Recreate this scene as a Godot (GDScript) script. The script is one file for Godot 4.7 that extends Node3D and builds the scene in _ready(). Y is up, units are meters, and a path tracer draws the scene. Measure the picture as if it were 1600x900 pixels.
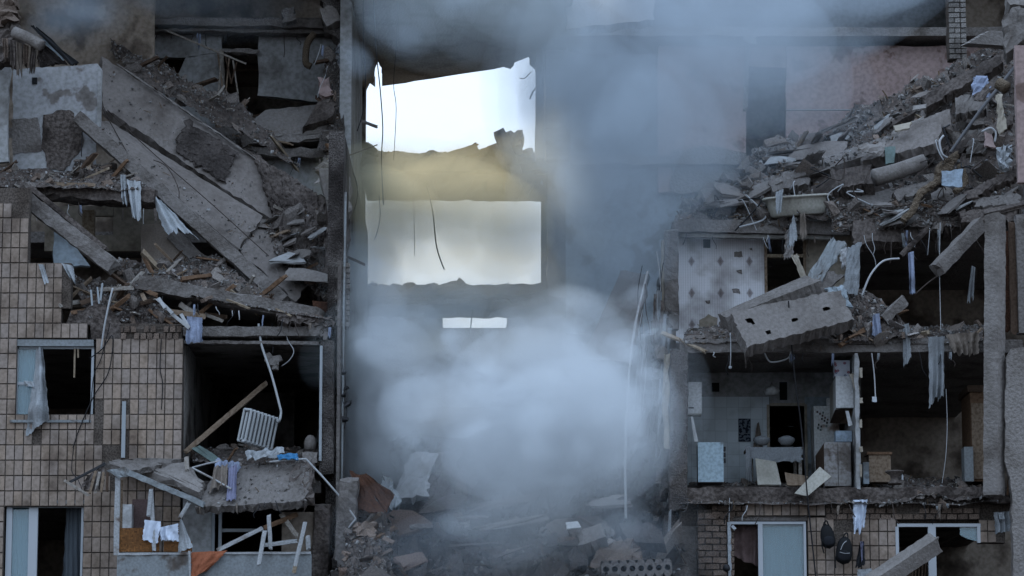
extends Node3D
# ------------------------------------------------------------------ camera maths
const FOCAL := 5171.0            # focal length in photo pixels
const PITCH := 9.5               # degrees
const EYE := Vector3(0, 1.6, 60)
var cam_basis: Basis
var names := {}
var M := {}                      # materials
var T := {}                      # textures
var noise := FastNoiseLite.new()
var rng := RandomNumberGenerator.new()
var chunk_meshes: Array = []
var brick_meshes: Array = []
var plank_meshes: Array = []
var flake_meshes: Array = []

# a photo pixel on the upright plane DEPTH metres behind the facade
func pt(px: float, py: float, depth: float) -> Vector3:
	var d: Vector3 = cam_basis * Vector3((px - 800.0) / FOCAL, -(py - 450.0) / FOCAL, -1.0)
	var t: float = (-depth - EYE.z) / d.z
	return EYE + d * t
# pixels per metre at a depth
func ppm(depth: float) -> float:
	return 5100.0 / (60.0 + depth)

# ------------------------------------------------------------------ nodes
func numbered(called: String) -> String:
	var n: int = names.get(called, 0)
	names[called] = n + 1
	return called if n == 0 else "%s_%03d" % [called, n]
func meta(o: Node, label: String, category := "", group := "", kind := "") -> Node:
	if label: o.set_meta("label", label)
	if category: o.set_meta("category", category)
	if group: o.set_meta("group", group)
	if kind: o.set_meta("kind", kind)
	return o
func thing(called: String, at: Vector3, label: String, category: String, group := "") -> Node3D:
	var o := Node3D.new()
	o.name = numbered(called)
	add_child(o)
	o.position = at
	meta(o, label, category, group)
	return o
func origin_of(p: Node) -> Vector3:
	var v := Vector3.ZERO
	while p != self and p is Node3D:
		v += p.position
		p = p.get_parent()
	return v
# triangles given in world space become one node, its origin at the base of the shape; top-level when parent is null
func put(called: String, tris: PackedVector3Array, m: Material, parent: Node = null, smooth := false) -> MeshInstance3D:
	var lo := tris[0]
	var hi := tris[0]
	for v in tris:
		lo = lo.min(v)
		hi = hi.max(v)
	var base := Vector3((lo.x + hi.x) / 2, lo.y, (lo.z + hi.z) / 2)
	var o := MeshInstance3D.new()
	o.mesh = commit(tris, base, smooth)
	o.material_override = m
	if parent == null:
		o.name = numbered(called)
		add_child(o)
		o.position = base
	else:
		o.name = called
		parent.add_child(o, true)
		o.position = base - origin_of(parent)
	return o
func solo(called: String, tris: PackedVector3Array, m: Material, label: String, category: String, group := "", smooth := false) -> MeshInstance3D:
	var o := put(called, tris, m, null, smooth)
	meta(o, label, category, group)
	return o
# outward triangles are counter-clockwise here; Godot wants them clockwise
func commit(tris: PackedVector3Array, base: Vector3, smooth: bool) -> ArrayMesh:
	var n := tris.size()
	var vs := PackedVector3Array()
	var ns := PackedVector3Array()
	vs.resize(n)
	ns.resize(n)
	var acc := {}
	for i in range(0, n, 3):
		var a := tris[i]
		var b := tris[i + 1]
		var c := tris[i + 2]
		var nn := (b - a).cross(c - a)
		vs[i] = a - base
		vs[i + 1] = c - base
		vs[i + 2] = b - base
		if smooth:
			for v in [a, b, c]:
				var k := Vector3i((v * 2000.0).round())
				acc[k] = acc.get(k, Vector3.ZERO) + nn
		else:
			nn = nn.normalized() if nn.length() > 1e-12 else Vector3.UP
			ns[i] = nn
			ns[i + 1] = nn
			ns[i + 2] = nn
	if smooth:
		for i in n:
			var k := Vector3i(((vs[i] + base) * 2000.0).round())
			var nn: Vector3 = acc.get(k, Vector3.UP)
			ns[i] = nn.normalized() if nn.length() > 1e-12 else Vector3.UP
	var arr := []
	arr.resize(Mesh.ARRAY_MAX)
	arr[Mesh.ARRAY_VERTEX] = vs
	arr[Mesh.ARRAY_NORMAL] = ns
	var am := ArrayMesh.new()
	am.add_surface_from_arrays(Mesh.PRIMITIVE_TRIANGLES, arr)
	return am

# ------------------------------------------------------------------ shapes (all return triangles in world space)
func hash3(i: int, j: int, k: int, s: int) -> Vector3:
	var h: int = (i * 73856093) ^ (j * 19349663) ^ (k * 83492791) ^ (s * 2654435)
	var a: int = (h * 1103515245 + 12345) & 0x7fffffff
	var b: int = (a * 1103515245 + 12345) & 0x7fffffff
	var c: int = (b * 1103515245 + 12345) & 0x7fffffff
	return Vector3(float((a >> 8) % 4096) / 2048.0 - 1.0, float((b >> 8) % 4096) / 2048.0 - 1.0, float((c >> 8) % 4096) / 2048.0 - 1.0)
func quad(t: PackedVector3Array, a: Vector3, b: Vector3, c: Vector3, d: Vector3) -> void:
	t.append(a); t.append(b); t.append(c)
	t.append(a); t.append(c); t.append(d)
# a box of SIZE round XF's origin, cut into N cells, every corner shaken by JIT, arrises worn by WORN, its two x ends torn by TORN
func rbox(xf: Transform3D, size: Vector3, n := Vector3i(1, 1, 1), jit := 0.0, s := 1, worn := 0.0, torn := 0.0) -> PackedVector3Array:
	var t := PackedVector3Array()
	var cache := {}
	var at := func(i: int, j: int, k: int) -> Vector3:
		var key := Vector3i(i, j, k)
		if cache.has(key): return cache[key]
		var p := Vector3(float(i) / n.x - 0.5, float(j) / n.y - 0.5, float(k) / n.z - 0.5) * size
		var h := hash3(i, j, k, s)
		p += h * jit
		var ex := 1 if i == 0 or i == n.x else 0
		var ey := 1 if j == 0 or j == n.y else 0
		var ez := 1 if k == 0 or k == n.z else 0
		if worn > 0.0 and ex + ey + ez >= 2:
			var w := worn * (0.25 + 0.75 * absf(h.y + h.z) * 0.7)
			if ex: p.x -= signf(p.x) * w
			if ey: p.y -= signf(p.y) * w
			if ez: p.z -= signf(p.z) * w
		if torn > 0.0 and ex:
			p.x -= signf(p.x) * torn * absf(h.x + 0.5 * h.y)
		var w3: Vector3 = xf * p
		cache[key] = w3
		return w3
	for i in n.x:
		for j in n.y:
			quad(t, at.call(i, j, n.z), at.call(i + 1, j, n.z), at.call(i + 1, j + 1, n.z), at.call(i, j + 1, n.z))
			quad(t, at.call(i + 1, j, 0), at.call(i, j, 0), at.call(i, j + 1, 0), at.call(i + 1, j + 1, 0))
	for j in n.y:
		for k in n.z:
			quad(t, at.call(n.x, j, k + 1), at.call(n.x, j, k), at.call(n.x, j + 1, k), at.call(n.x, j + 1, k + 1))
			quad(t, at.call(0, j, k), at.call(0, j, k + 1), at.call(0, j + 1, k + 1), at.call(0, j + 1, k))
	for i in n.x:
		for k in n.z:
			quad(t, at.call(i, n.y, k + 1), at.call(i + 1, n.y, k + 1), at.call(i + 1, n.y, k), at.call(i, n.y, k))
			quad(t, at.call(i, 0, k), at.call(i + 1, 0, k), at.call(i + 1, 0, k + 1), at.call(i, 0, k + 1))
	return t
# an axis-aligned box between two corners
func box(lo: Vector3, hi: Vector3, n := Vector3i(1, 1, 1), jit := 0.0, s := 1, worn := 0.0) -> PackedVector3Array:
	return rbox(Transform3D(Basis(), (lo + hi) / 2), (hi - lo).abs(), n, jit, s, worn)
# a box whose front face covers a rectangle of photo pixels at a depth
func pbox(x0: float, y0: float, x1: float, y1: float, depth: float, thick: float, n := Vector3i(1, 1, 1), jit := 0.0, s := 1, worn := 0.0) -> PackedVector3Array:
	var a := pt((x0 + x1) / 2, y0, depth)
	var b := pt((x0 + x1) / 2, y1, depth)
	var l := pt(x0, (y0 + y1) / 2, depth)
	var r := pt(x1, (y0 + y1) / 2, depth)
	return box(Vector3(l.x, b.y, -depth - thick), Vector3(r.x, a.y, -depth), n, jit, s, worn)
# a bar from A to B, W across and H up-and-away
func beam(a: Vector3, b: Vector3, w: float, h: float, jit := 0.0, s := 1, torn := 0.0, worn := 0.0, roll := 0.0, fine := 0.0) -> PackedVector3Array:
	var x := (b - a).normalized()
	var up := Vector3(0, 0, 1) if absf(x.dot(Vector3(0, 0, 1))) < 0.9 else Vector3.UP
	var y := up.cross(x).normalized()
	var z := x.cross(y).normalized()
	var bs := Basis(x, y, z) * Basis(Vector3.RIGHT, roll)
	var len := (b - a).length()
	var cell := fine if fine > 0.0 else maxf(maxf(w, h), 0.12)
	var n := Vector3i(clampi(int(len / cell), 1, 60), 2 if jit > 0.0 else 1, 2 if jit > 0.0 else 1)
	if fine > 0.0:
		n = Vector3i(clampi(int(len / fine), 1, 80), clampi(int(w / fine), 1, 12), clampi(int(h / fine), 1, 12))
	return rbox(Transform3D(bs, (a + b) / 2), Vector3(len, w, h), n, jit, s, worn, torn)
# a panel over four corners (top left, top right, bottom right, bottom left as the camera sees them), THICK away from the camera
func panel4(c: Array, thick: float, nu := 6, nv := 6, jit := 0.0, edge := 0.0, s := 1, holes := {}) -> PackedVector3Array:
	var t := PackedVector3Array()
	var nrm: Vector3 = ((c[3] - c[0]) as Vector3).cross(c[1] - c[0]).normalized()
	if nrm.dot(EYE - (c[0] as Vector3)) < 0: nrm = -nrm
	var front := []
	var back := []
	for j in nv + 1:
		var fr := []
		var bk := []
		for i in nu + 1:
			var u := float(i) / nu
			var v := float(j) / nv
			var p: Vector3 = (c[0] as Vector3).lerp(c[1], u).lerp((c[3] as Vector3).lerp(c[2], u), v)
			var h := hash3(i, j, 0, s)
			var h2 := hash3(i, j, 1, s)
			var border := i == 0 or j == 0 or i == nu or j == nv
			var q := p - nrm * thick
			p += nrm * h.z * jit
			if not border: p += (h2 - nrm * h2.dot(nrm)) * edge * 0.7
			if border:
				var e := h - nrm * h.dot(nrm)
				p += e * edge
				var e2 := h2 - nrm * h2.dot(nrm)
				q += e * edge * 0.5 + e2 * edge * 0.9
				p -= nrm * absf(h2.z) * minf(edge, thick) * 0.3
			fr.append(p)
			bk.append(q)
		front.append(fr)
		back.append(bk)
	for j in nv:
		for i in nu:
			if not holes.has(Vector2i(i, j)): quad(t, front[j + 1][i], front[j + 1][i + 1], front[j][i + 1], front[j][i])
			quad(t, back[j][i], back[j][i + 1], back[j + 1][i + 1], back[j + 1][i])
	for i in nu:
		_rim(t, front[0][i], front[0][i + 1], back[0][i], back[0][i + 1], edge, i + s, nrm)
		_rim(t, front[nv][i + 1], front[nv][i], back[nv][i + 1], back[nv][i], edge, -i + s, nrm)
	for j in nv:
		_rim(t, front[j + 1][0], front[j][0], back[j + 1][0], back[j][0], edge, j * 3 + s, nrm)
		_rim(t, front[j][nu], front[j + 1][nu], back[j][nu], back[j + 1][nu], edge, j * 5 + s, nrm)
	return t
func _rim(t: PackedVector3Array, f0: Vector3, f1: Vector3, b0: Vector3, b1: Vector3, edge: float, s: int, _n: Vector3) -> void:
	if edge < 0.004:
		quad(t, f0, f1, b1, b0)
		return
	var m0 := (f0 + b0) / 2
	var mid := (f0 + f1 + b0 + b1) / 4 + hash3(s, 3, 7, 11) * edge * 0.6
	var _unused := m0
	t.append(f0); t.append(f1); t.append(mid)
	t.append(f1); t.append(b1); t.append(mid)
	t.append(b1); t.append(b0); t.append(mid)
	t.append(b0); t.append(f0); t.append(mid)
# a wall cut to an outline of photo pixels at one depth, its edge shaken by EDGE metres every STEP metres
func outline(px: Array, depth: float, thick: float, edge := 0.0, step := 0.25, s := 1) -> PackedVector3Array:
	var poly := PackedVector2Array()
	for i in px.size():
		var a := pt(px[i][0], px[i][1], depth)
		var b := pt(px[(i + 1) % px.size()][0], px[(i + 1) % px.size()][1], depth)
		var n := maxi(1, int((b - a).length() / step)) if edge > 0.0 else 1
		for k in n:
			var p := a.lerp(b, float(k) / n)
			var h := hash3(i, k, 5, s)
			poly.append(Vector2(p.x, p.y) + Vector2(h.x, h.y) * edge)
	var idx := Geometry2D.triangulate_polygon(poly)
	var t := PackedVector3Array()
	if idx.is_empty():
		push_warning("outline failed")
		return t
	if Geometry2D.is_polygon_clockwise(poly) == false:
		pass
	for i in range(0, idx.size(), 3):
		var a := poly[idx[i]]
		var b := poly[idx[i + 1]]
		var c := poly[idx[i + 2]]
		if (b - a).cross(c - a) < 0:
			var q := b
			b = c
			c = q
		t.append(Vector3(a.x, a.y, -depth)); t.append(Vector3(b.x, b.y, -depth)); t.append(Vector3(c.x, c.y, -depth))
		t.append(Vector3(a.x, a.y, -depth - thick)); t.append(Vector3(c.x, c.y, -depth - thick)); t.append(Vector3(b.x, b.y, -depth - thick))
	var area := 0.0
	for i in poly.size():
		area += poly[i].cross(poly[(i + 1) % poly.size()])
	for i in poly.size():
		var a := poly[i]
		var b := poly[(i + 1) % poly.size()]
		if area < 0:
			var q := a
			a = b
			b = q
		var fa := Vector3(a.x, a.y, -depth)
		var fb := Vector3(b.x, b.y, -depth)
		_rim(t, fb, fa, fb - Vector3(0, 0, thick), fa - Vector3(0, 0, thick), edge, i + s, Vector3.ZERO)
	return t
func curve(p: Array, per := 6) -> Array:
	var out := []
	for i in p.size() - 1:
		var a: Vector3 = p[maxi(i - 1, 0)]
		var b: Vector3 = p[i]
		var c: Vector3 = p[i + 1]
		var d: Vector3 = p[mini(i + 2, p.size() - 1)]
		for k in per:
			out.append(b.cubic_interpolate(c, a, d, float(k) / per))
	out.append(p[p.size() - 1])
	return out
func tube(p: Array, r: float, sides := 6, r_end := -1.0, rough := 0.0) -> PackedVector3Array:
	var t := PackedVector3Array()
	var rings := []
	var up := Vector3(0.13, 0.3, 0.94).normalized()
	for i in p.size():
		var d: Vector3 = ((p[mini(i + 1, p.size() - 1)] as Vector3) - (p[maxi(i - 1, 0)] as Vector3)).normalized()
		var x := up.cross(d)
		if x.length() < 0.05: x = Vector3.RIGHT.cross(d)
		x = x.normalized()
		var y := d.cross(x).normalized()
		var rr: float = r if r_end < 0.0 else lerpf(r, r_end, float(i) / (p.size() - 1))
		var ring := []
		for k in sides:
			var a := TAU * k / sides
			var rk := rr * (1.0 + rough * hash3(i, k, 3, 7).x)
			ring.append((p[i] as Vector3) + (x * cos(a) + y * sin(a)) * rk)
		rings.append(ring)
	for i in p.size() - 1:
		for k in sides:
			var k2 := (k + 1) % sides
			quad(t, rings[i][k], rings[i][k2], rings[i + 1][k2], rings[i + 1][k])
	for k in range(1, sides - 1):
		t.append(rings[0][0]); t.append(rings[0][k + 1]); t.append(rings[0][k])
		var e: Array = rings[p.size() - 1]
		t.append(e[0]); t.append(e[k]); t.append(e[k + 1])
	return t
# cloth or sheeting over four corners with folds running down it; hem torn by RAG
func cloth4(c: Array, nu := 14, nv := 14, amp := 0.03, waves := 3.0, rag := 0.0, s := 1, thick := 0.004) -> PackedVector3Array:
	var nrm: Vector3 = ((c[3] - c[0]) as Vector3).cross(c[1] - c[0]).normalized()
	if nrm.dot(EYE - (c[0] as Vector3)) < 0: nrm = -nrm
	var g := []
	for j in nv + 1:
		var row := []
		for i in nu + 1:
			var u := float(i) / nu
			var v := float(j) / nv
			var vv := v
			if rag > 0.0: vv = v * (1.0 - rag * clampf(0.45 + 0.9 * noise.get_noise_2d(u * 260.0, s * 57.0) + 0.22 * hash3(i, 77, 3, s).x, 0.0, 1.0))
			var uu := u + (0.035 * hash3(j, 5, 9, s).x if i == 0 or i == nu else 0.0)
			var p: Vector3 = (c[0] as Vector3).lerp(c[1], uu).lerp((c[3] as Vector3).lerp(c[2], uu), vv)
			var ph := u * waves * TAU + s * 1.7 + 1.6 * noise.get_noise_2d(p.y * 60.0, s * 40.0) + 4.0 * noise.get_noise_2d(u * 80.0 + s * 31.0, v * 45.0)
			var am := amp * 1.7 * (0.35 + 0.65 * v) * (0.6 + 0.9 * noise.get_noise_2d(u * 110.0 + s * 17.0, v * 60.0))
			p += nrm * (am * sin(ph) + amp * 2.6 * noise.get_noise_3d(p.x * 90.0, p.y * 90.0, s * 9.0))
			row.append(p)
		g.append(row)
	var t := PackedVector3Array()
	for j in nv:
		for i in nu:
			quad(t, g[j + 1][i], g[j + 1][i + 1], g[j][i + 1], g[j][i])
	var q := PackedVector3Array()
	for i in range(0, t.size(), 3):
		q.append(t[i] - nrm * thick); q.append(t[i + 2] - nrm * thick); q.append(t[i + 1] - nrm * thick)
	t.append_array(q)
	return t
func P4(a: Array) -> Array:   # [[px,py,depth] x4] -> points
	var out := []
	for q in a: out.append(pt(q[0], q[1], q[2]))
	return out
func lathe(at: Vector3, prof: Array, sides := 16, squash := Vector3.ONE, bs := Basis(), sq := 1.0) -> PackedVector3Array:
	var t := PackedVector3Array()
	for i in prof.size() - 1:
		for k in sides:
			var a := TAU * k / sides
			var b := TAU * (k + 1) / sides
			var f := func(r: float, y: float, g: float) -> Vector3: return at + bs * (Vector3(signf(cos(g)) * pow(absf(cos(g)), sq) * r, y, -signf(sin(g)) * pow(absf(sin(g)), sq) * r) * squash)
			quad(t, f.call(prof[i][0], prof[i][1], a), f.call(prof[i][0], prof[i][1], b), f.call(prof[i + 1][0], prof[i + 1][1], b), f.call(prof[i + 1][0], prof[i + 1][1], a))
	return t
# irregular broken lumps round the origin, about one metre across
func lump(s: int, cuts := 7, flat := 1.0) -> PackedVector3Array:
	var r := RandomNumberGenerator.new()
	r.seed = s * 977 + 5
	var planes := []
	for i in cuts:
		var n := Vector3(r.randf_range(-1, 1), r.randf_range(-1, 1), r.randf_range(-1, 1)).normalized()
		planes.append([n, r.randf_range(0.26, 0.44)])
	var t := rbox(Transform3D(), Vector3.ONE, Vector3i(3, 3, 3), 0.05, s)
	for i in t.size():
		var p := t[i]
		for k in 2:
			for pl in planes:
				var d: float = p.dot(pl[0]) - pl[1]
				if d > 0: p -= (pl[0] as Vector3) * d
		p.y *= flat
		t[i] = p
	return t
# ------------------------------------------------------------------ materials
func ntex(key: String, freq: float, octaves: int, cols: Array, type := FastNoiseLite.TYPE_SIMPLEX_SMOOTH, size := 512, s := 3) -> NoiseTexture2D:
	var n := FastNoiseLite.new()
	n.noise_type = type
	n.frequency = freq
	n.fractal_octaves = octaves
	n.fractal_gain = 0.55
	n.seed = s
	var t := NoiseTexture2D.new()
	t.width = size
	t.height = size
	t.seamless = true
	t.seamless_blend_skirt = 0.2
	t.noise = n
	t.generate_mipmaps = false
	if cols.size():
		var g := Gradient.new()
		var o := PackedFloat32Array()
		var c := PackedColorArray()
		for q in cols:
			o.append(q[0])
			c.append(Color(q[1], q[2], q[3]))
		g.offsets = o
		g.colors = c
		t.color_ramp = g
	T[key] = t
	return t
func mat(key: String, r: float, g: float, b: float, tex := "mottle", scale := 0.9, stain := "stain", rough := 0.9, bump := 1.2) -> StandardMaterial3D:
	var m := StandardMaterial3D.new()
	m.resource_name = key
	m.albedo_color = Color(r * 0.74, g * 0.74, b * 0.74).linear_to_srgb()
	m.roughness = rough
	m.metallic_specular = 0.3
	if tex:
		m.albedo_texture = T[tex]
		m.uv1_triplanar = true
		m.uv1_world_triplanar = true
		m.uv1_scale = Vector3.ONE * scale
		if bump > 0.0:
			m.heightmap_enabled = true
			m.heightmap_texture = T["relief"]
			m.heightmap_scale = bump
	if stain:
		m.detail_enabled = true
		m.detail_albedo = T[stain]
		m.detail_blend_mode = BaseMaterial3D.BLEND_MODE_MUL
		m.detail_uv_layer = BaseMaterial3D.DETAIL_UV_2
		m.uv2_triplanar = true
		m.uv2_world_triplanar = true
		m.uv2_scale = Vector3.ONE * 0.14
	M[key] = m
	return m
func plain(key: String, r: float, g: float, b: float, rough := 0.7, metal := 0.0) -> StandardMaterial3D:
	var m := mat(key, r, g, b, "", 1.0, "", rough, 0.0)
	m.metallic = metal
	return m
func glassy(key: String, r: float, g: float, b: float, alpha: float) -> StandardMaterial3D:
	var m := StandardMaterial3D.new()
	m.resource_name = key
	m.albedo_color = Color(r, g, b, alpha)
	m.transparency = BaseMaterial3D.TRANSPARENCY_ALPHA
	m.roughness = 0.08
	M[key] = m
	return m
func wallpaper_image() -> ImageTexture:
	var im := Image.create(256, 284, false, Image.FORMAT_RGB8)
	var r := RandomNumberGenerator.new()
	r.seed = 8
	for y in 284:
		for x in 256:
			var v := 0.93 + 0.03 * sin(x * 0.31) + r.randf_range(-0.02, 0.02)
			if x % 24 < 2: v -= 0.05
			if y % 24 < 2: v -= 0.04
			var dx := absf(x - 128.0) / 27.0
			var dy := absf(y - 142.0) / 43.0
			var d := dx + dy
			var c := Color(v, v, v * 1.01)
			if d < 1.25 and d > 1.08: c = c * Color(0.86, 0.86, 0.88)
			elif d < 1.0:
				c = Color(0.66, 0.63, 0.63) * (0.95 + 0.1 * r.randf())
				if d < 0.45: c = c * Color(0.86, 0.85, 0.85)
			im.set_pixel(x, y, c)
	return ImageTexture.create_from_image(im)
func wall_tile_image() -> ImageTexture:      # glazed kitchen tiles far inside the room, under ten pixels each
	var im := Image.create(128, 128, false, Image.FORMAT_RGB8)
	var r := RandomNumberGenerator.new()
	r.seed = 4
	for y in 128:
		for x in 128:
			var v := 0.97 + r.randf_range(-0.02, 0.02) - (0.03 if (x / 64 + y / 64) % 2 == 0 else 0.0)
			if x % 64 < 2 or y % 64 < 2: v = 0.80
			im.set_pixel(x, y, Color(v, v, v))
	return ImageTexture.create_from_image(im)
func board_image() -> ImageTexture:          # pressed wood chips
	var im := Image.create(256, 256, false, Image.FORMAT_RGB8)
	im.fill(Color(0.62, 0.46, 0.30))
	var r := RandomNumberGenerator.new()
	r.seed = 12
	for k in 1500:
		var w := r.randi_range(4, 22)
		var h := r.randi_range(2, 8)
		if r.randf() < 0.5:
			var q := w
			w = h
			h = q
		var v := r.randf_range(0.75, 1.15)
		im.fill_rect(Rect2i(r.randi_range(0, 250), r.randi_range(0, 250), w, h), Color(0.66 * v, 0.48 * v, 0.30 * v))
	return ImageTexture.create_from_image(im)
func carton_image() -> ImageTexture:         # white carton printed with red and dark flowers
	var im := Image.create(128, 128, false, Image.FORMAT_RGB8)
	im.fill(Color(0.80, 0.82, 0.86))
	var r := RandomNumberGenerator.new()
	r.seed = 21
	for k in 16:
		var cx := r.randi_range(14, 114)
		var cy := r.randi_range(14, 114)
		var col := Color(0.52, 0.24, 0.30) if k % 2 else Color(0.32, 0.36, 0.48)
		for q in 7:
			var a := TAU * q / 7
			im.fill_rect(Rect2i(clampi(cx + int(cos(a) * 6), 0, 120), clampi(cy + int(sin(a) * 6), 0, 120), 6, 6), col.lerp(Color.WHITE, r.randf() * 0.3))
	return ImageTexture.create_from_image(im)
func picture_image() -> ImageTexture:        # the dark and pale leaves printed on the kitchen calendar
	var im := Image.create(64, 128, false, Image.FORMAT_RGB8)
	var n := FastNoiseLite.new()
	n.frequency = 0.045
	n.seed = 31
	for y in 128:
		for x in 64:
			var v := n.get_noise_2d(x, y * 1.1)
			im.set_pixel(x, y, Color(0.16, 0.18, 0.24) if v > 0.03 else Color(0.55, 0.60, 0.66))
	im.fill_rect(Rect2i(0, 68, 64, 4), Color(0.6, 0.64, 0.68))
	return ImageTexture.create_from_image(im)
func lace_image(a: Color, b: Color, s: int) -> ImageTexture:
	var im := Image.create(128, 128, false, Image.FORMAT_RGB8)
	var n := FastNoiseLite.new()
	n.frequency = 0.07
	n.seed = s
	n.noise_type = FastNoiseLite.TYPE_CELLULAR
	for y in 128:
		for x in 128:
			im.set_pixel(x, y, a.lerp(b, clampf(0.5 + 1.2 * (n.get_noise_2d(x, y) + 0.5), 0, 1)))
	return ImageTexture.create_from_image(im)
func imat(key: String, im: Texture2D, scale: Vector3, r: float, g: float, b: float, offset := Vector3.ZERO) -> StandardMaterial3D:
	var m := mat(key, r, g, b, "", 1.0, "stain", 0.8, 0.0)
	m.albedo_texture = im
	m.uv1_triplanar = true
	m.uv1_world_triplanar = true
	m.uv1_scale = scale
	m.uv1_offset = offset
	return m
func make_materials() -> void:
	noise.frequency = 0.01
	noise.seed = 7
	ntex("mottle", 0.03, 6, [[0.0, 0.80, 0.80, 0.79], [0.40, 0.91, 0.91, 0.90], [0.6, 0.97, 0.97, 0.97], [1.0, 1.0, 1.0, 1.0]])
	ntex("rubbly", 0.035, 6, [[0.0, 0.55, 0.54, 0.53], [0.42, 0.78, 0.77, 0.76], [0.6, 0.94, 0.93, 0.92], [1.0, 1.0, 1.0, 1.0]], FastNoiseLite.TYPE_SIMPLEX_SMOOTH, 512, 9)
	ntex("pores", 0.09, 4, [[0.0, 0.25, 0.25, 0.26], [0.36, 0.55, 0.55, 0.56], [0.46, 0.90, 0.90, 0.90], [1.0, 1.0, 1.0, 1.0]], FastNoiseLite.TYPE_CELLULAR, 512, 5)
	ntex("relief", 0.03, 6, [], FastNoiseLite.TYPE_SIMPLEX_SMOOTH, 512, 15)
	ntex("stain", 0.012, 6, [[0.0, 0.66, 0.64, 0.63], [0.30, 0.84, 0.83, 0.82], [0.50, 0.97, 0.97, 0.97], [1.0, 1.0, 1.0, 1.0]], FastNoiseLite.TYPE_SIMPLEX_SMOOTH, 512, 23)
	ntex("soot", 0.011, 6, [[0.0, 0.40, 0.38, 0.37], [0.30, 0.64, 0.62, 0.61], [0.52, 0.94, 0.93, 0.92], [1.0, 1.0, 1.0, 1.0]], FastNoiseLite.TYPE_SIMPLEX_SMOOTH, 512, 41)
	ntex("peel", 0.013, 5, [[0.0, 0.62, 0.59, 0.57], [0.30, 0.72, 0.69, 0.67], [0.36, 0.93, 0.93, 0.94], [1.0, 1.0, 1.0, 1.0]], FastNoiseLite.TYPE_SIMPLEX_SMOOTH, 512, 57)
	ntex("grain", 0.02, 4, [[0.0, 0.60, 0.55, 0.5], [0.5, 0.85, 0.83, 0.8], [1.0, 1.0, 1.0, 1.0]], FastNoiseLite.TYPE_PERLIN, 512, 61)
	ntex("rustspots", 0.02, 5, [[0.0, 0.45, 0.34, 0.27], [0.22, 0.70, 0.62, 0.57], [0.34, 0.96, 0.95, 0.94], [1.0, 1.0, 1.0, 1.0]], FastNoiseLite.TYPE_SIMPLEX_SMOOTH, 512, 71)
	mat("concrete", 0.230, 0.209, 0.198, "mottle", 0.7, "stain", 0.95, 2.0)
	mat("concrete_pale", 0.294, 0.269, 0.255, "mottle", 0.8, "stain", 0.95, 1.6)
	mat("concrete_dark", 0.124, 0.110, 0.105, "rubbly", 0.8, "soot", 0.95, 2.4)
	mat("concrete_rough", 0.202, 0.182, 0.170, "pores", 1.1, "soot", 0.97, 4.0)
	mat("concrete_brown", 0.188, 0.164, 0.153, "rubbly", 0.6, "soot", 0.95, 2.2)
	mat("concrete_pink", 0.25, 0.222, 0.208, "mottle", 0.6, "stain", 0.95, 1.8)
	mat("sooty", 0.055, 0.045, 0.042, "rubbly", 1.0, "soot", 0.98, 3.0)
	mat("interior", 0.38, 0.36, 0.34, "mottle", 0.5, "soot", 0.95, 0.0)
	mat("interior_brown", 0.40, 0.34, 0.285, "mottle", 0.5, "soot", 0.95, 0.0)
	mat("plaster", 0.46, 0.465, 0.47, "mottle", 0.5, "peel", 0.9, 0.0)
	mat("plaster_grey", 0.42, 0.425, 0.43, "mottle", 0.5, "stain", 0.9, 0.0)
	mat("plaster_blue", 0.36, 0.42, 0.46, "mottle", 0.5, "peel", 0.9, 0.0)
	mat("plaster_pink", 0.46, 0.345, 0.32, "mottle", 0.5, "peel", 0.9, 0.0)
	mat("plaster_cream", 0.45, 0.40, 0.33, "mottle", 0.5, "stain", 0.9, 0.0)
	mat("ceiling_white", 0.42, 0.41, 0.39, "mottle", 0.5, "stain", 0.9, 0.0)
	mat("mortar", 0.165, 0.14, 0.122, "rubbly", 1.2, "stain", 0.97, 0.0)
	for k in 7:
		var v: float = [0.93, 0.87, 0.97, 0.80, 0.94, 0.90, 1.0][k]
		var w: float = [0.0, 0.006, -0.008, 0.003, 0.014, -0.010, 0.004][k]
		mat("tile%d" % k, 0.42 * v + w, 0.335 * v, 0.278 * v - w, "mottle", 0.6, "stain", 0.6, 0.0)
	for k in 5:
		var v: float = [1.0, 0.82, 1.15, 0.95, 0.7][k]
		mat("brick%d" % k, 0.30 * v, 0.235 * v, 0.195 * v, "rubbly", 1.6, "stain", 0.95, 0.0)
	for k in 4:
		var v: float = [1.0, 0.85, 1.12, 0.75][k]
		mat("grey_brick%d" % k, 0.36 * v, 0.345 * v, 0.33 * v, "rubbly", 1.6, "stain", 0.95, 0.0)
	for k in 7:
		var c: Array = [[0.27, 0.26, 0.25], [0.36, 0.35, 0.34], [0.18, 0.17, 0.165], [0.27, 0.245, 0.23], [0.46, 0.46, 0.465], [0.20, 0.155, 0.135], [0.25, 0.24, 0.235]][k]
		mat("rubble%d" % k, c[0] * 0.90, c[1] * 0.84, c[2] * 0.80, "rubbly", 1.3, "", 0.97, 0.0)
	for k in 5:
		var c: Array = [[0.20, 0.125, 0.08], [0.30, 0.235, 0.18], [0.11, 0.075, 0.055], [0.42, 0.40, 0.38], [0.36, 0.30, 0.23]][k]
		mat("wood%d" % k, c[0], c[1], c[2], "grain", 1.7, "", 0.85, 0.0)
	mat("white_paint", 0.46, 0.48, 0.50, "mottle", 1.4, "rustspots", 0.6, 0.0)
	mat("white_enamel", 0.66, 0.69, 0.70, "mottle", 1.0, "rustspots", 0.4, 0.0)
	mat("blue_enamel", 0.42, 0.54, 0.60, "mottle", 0.8, "peel", 0.45, 0.0)
	mat("white_board", 0.66, 0.67, 0.68, "mottle", 1.0, "stain", 0.5, 0.0)
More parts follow.
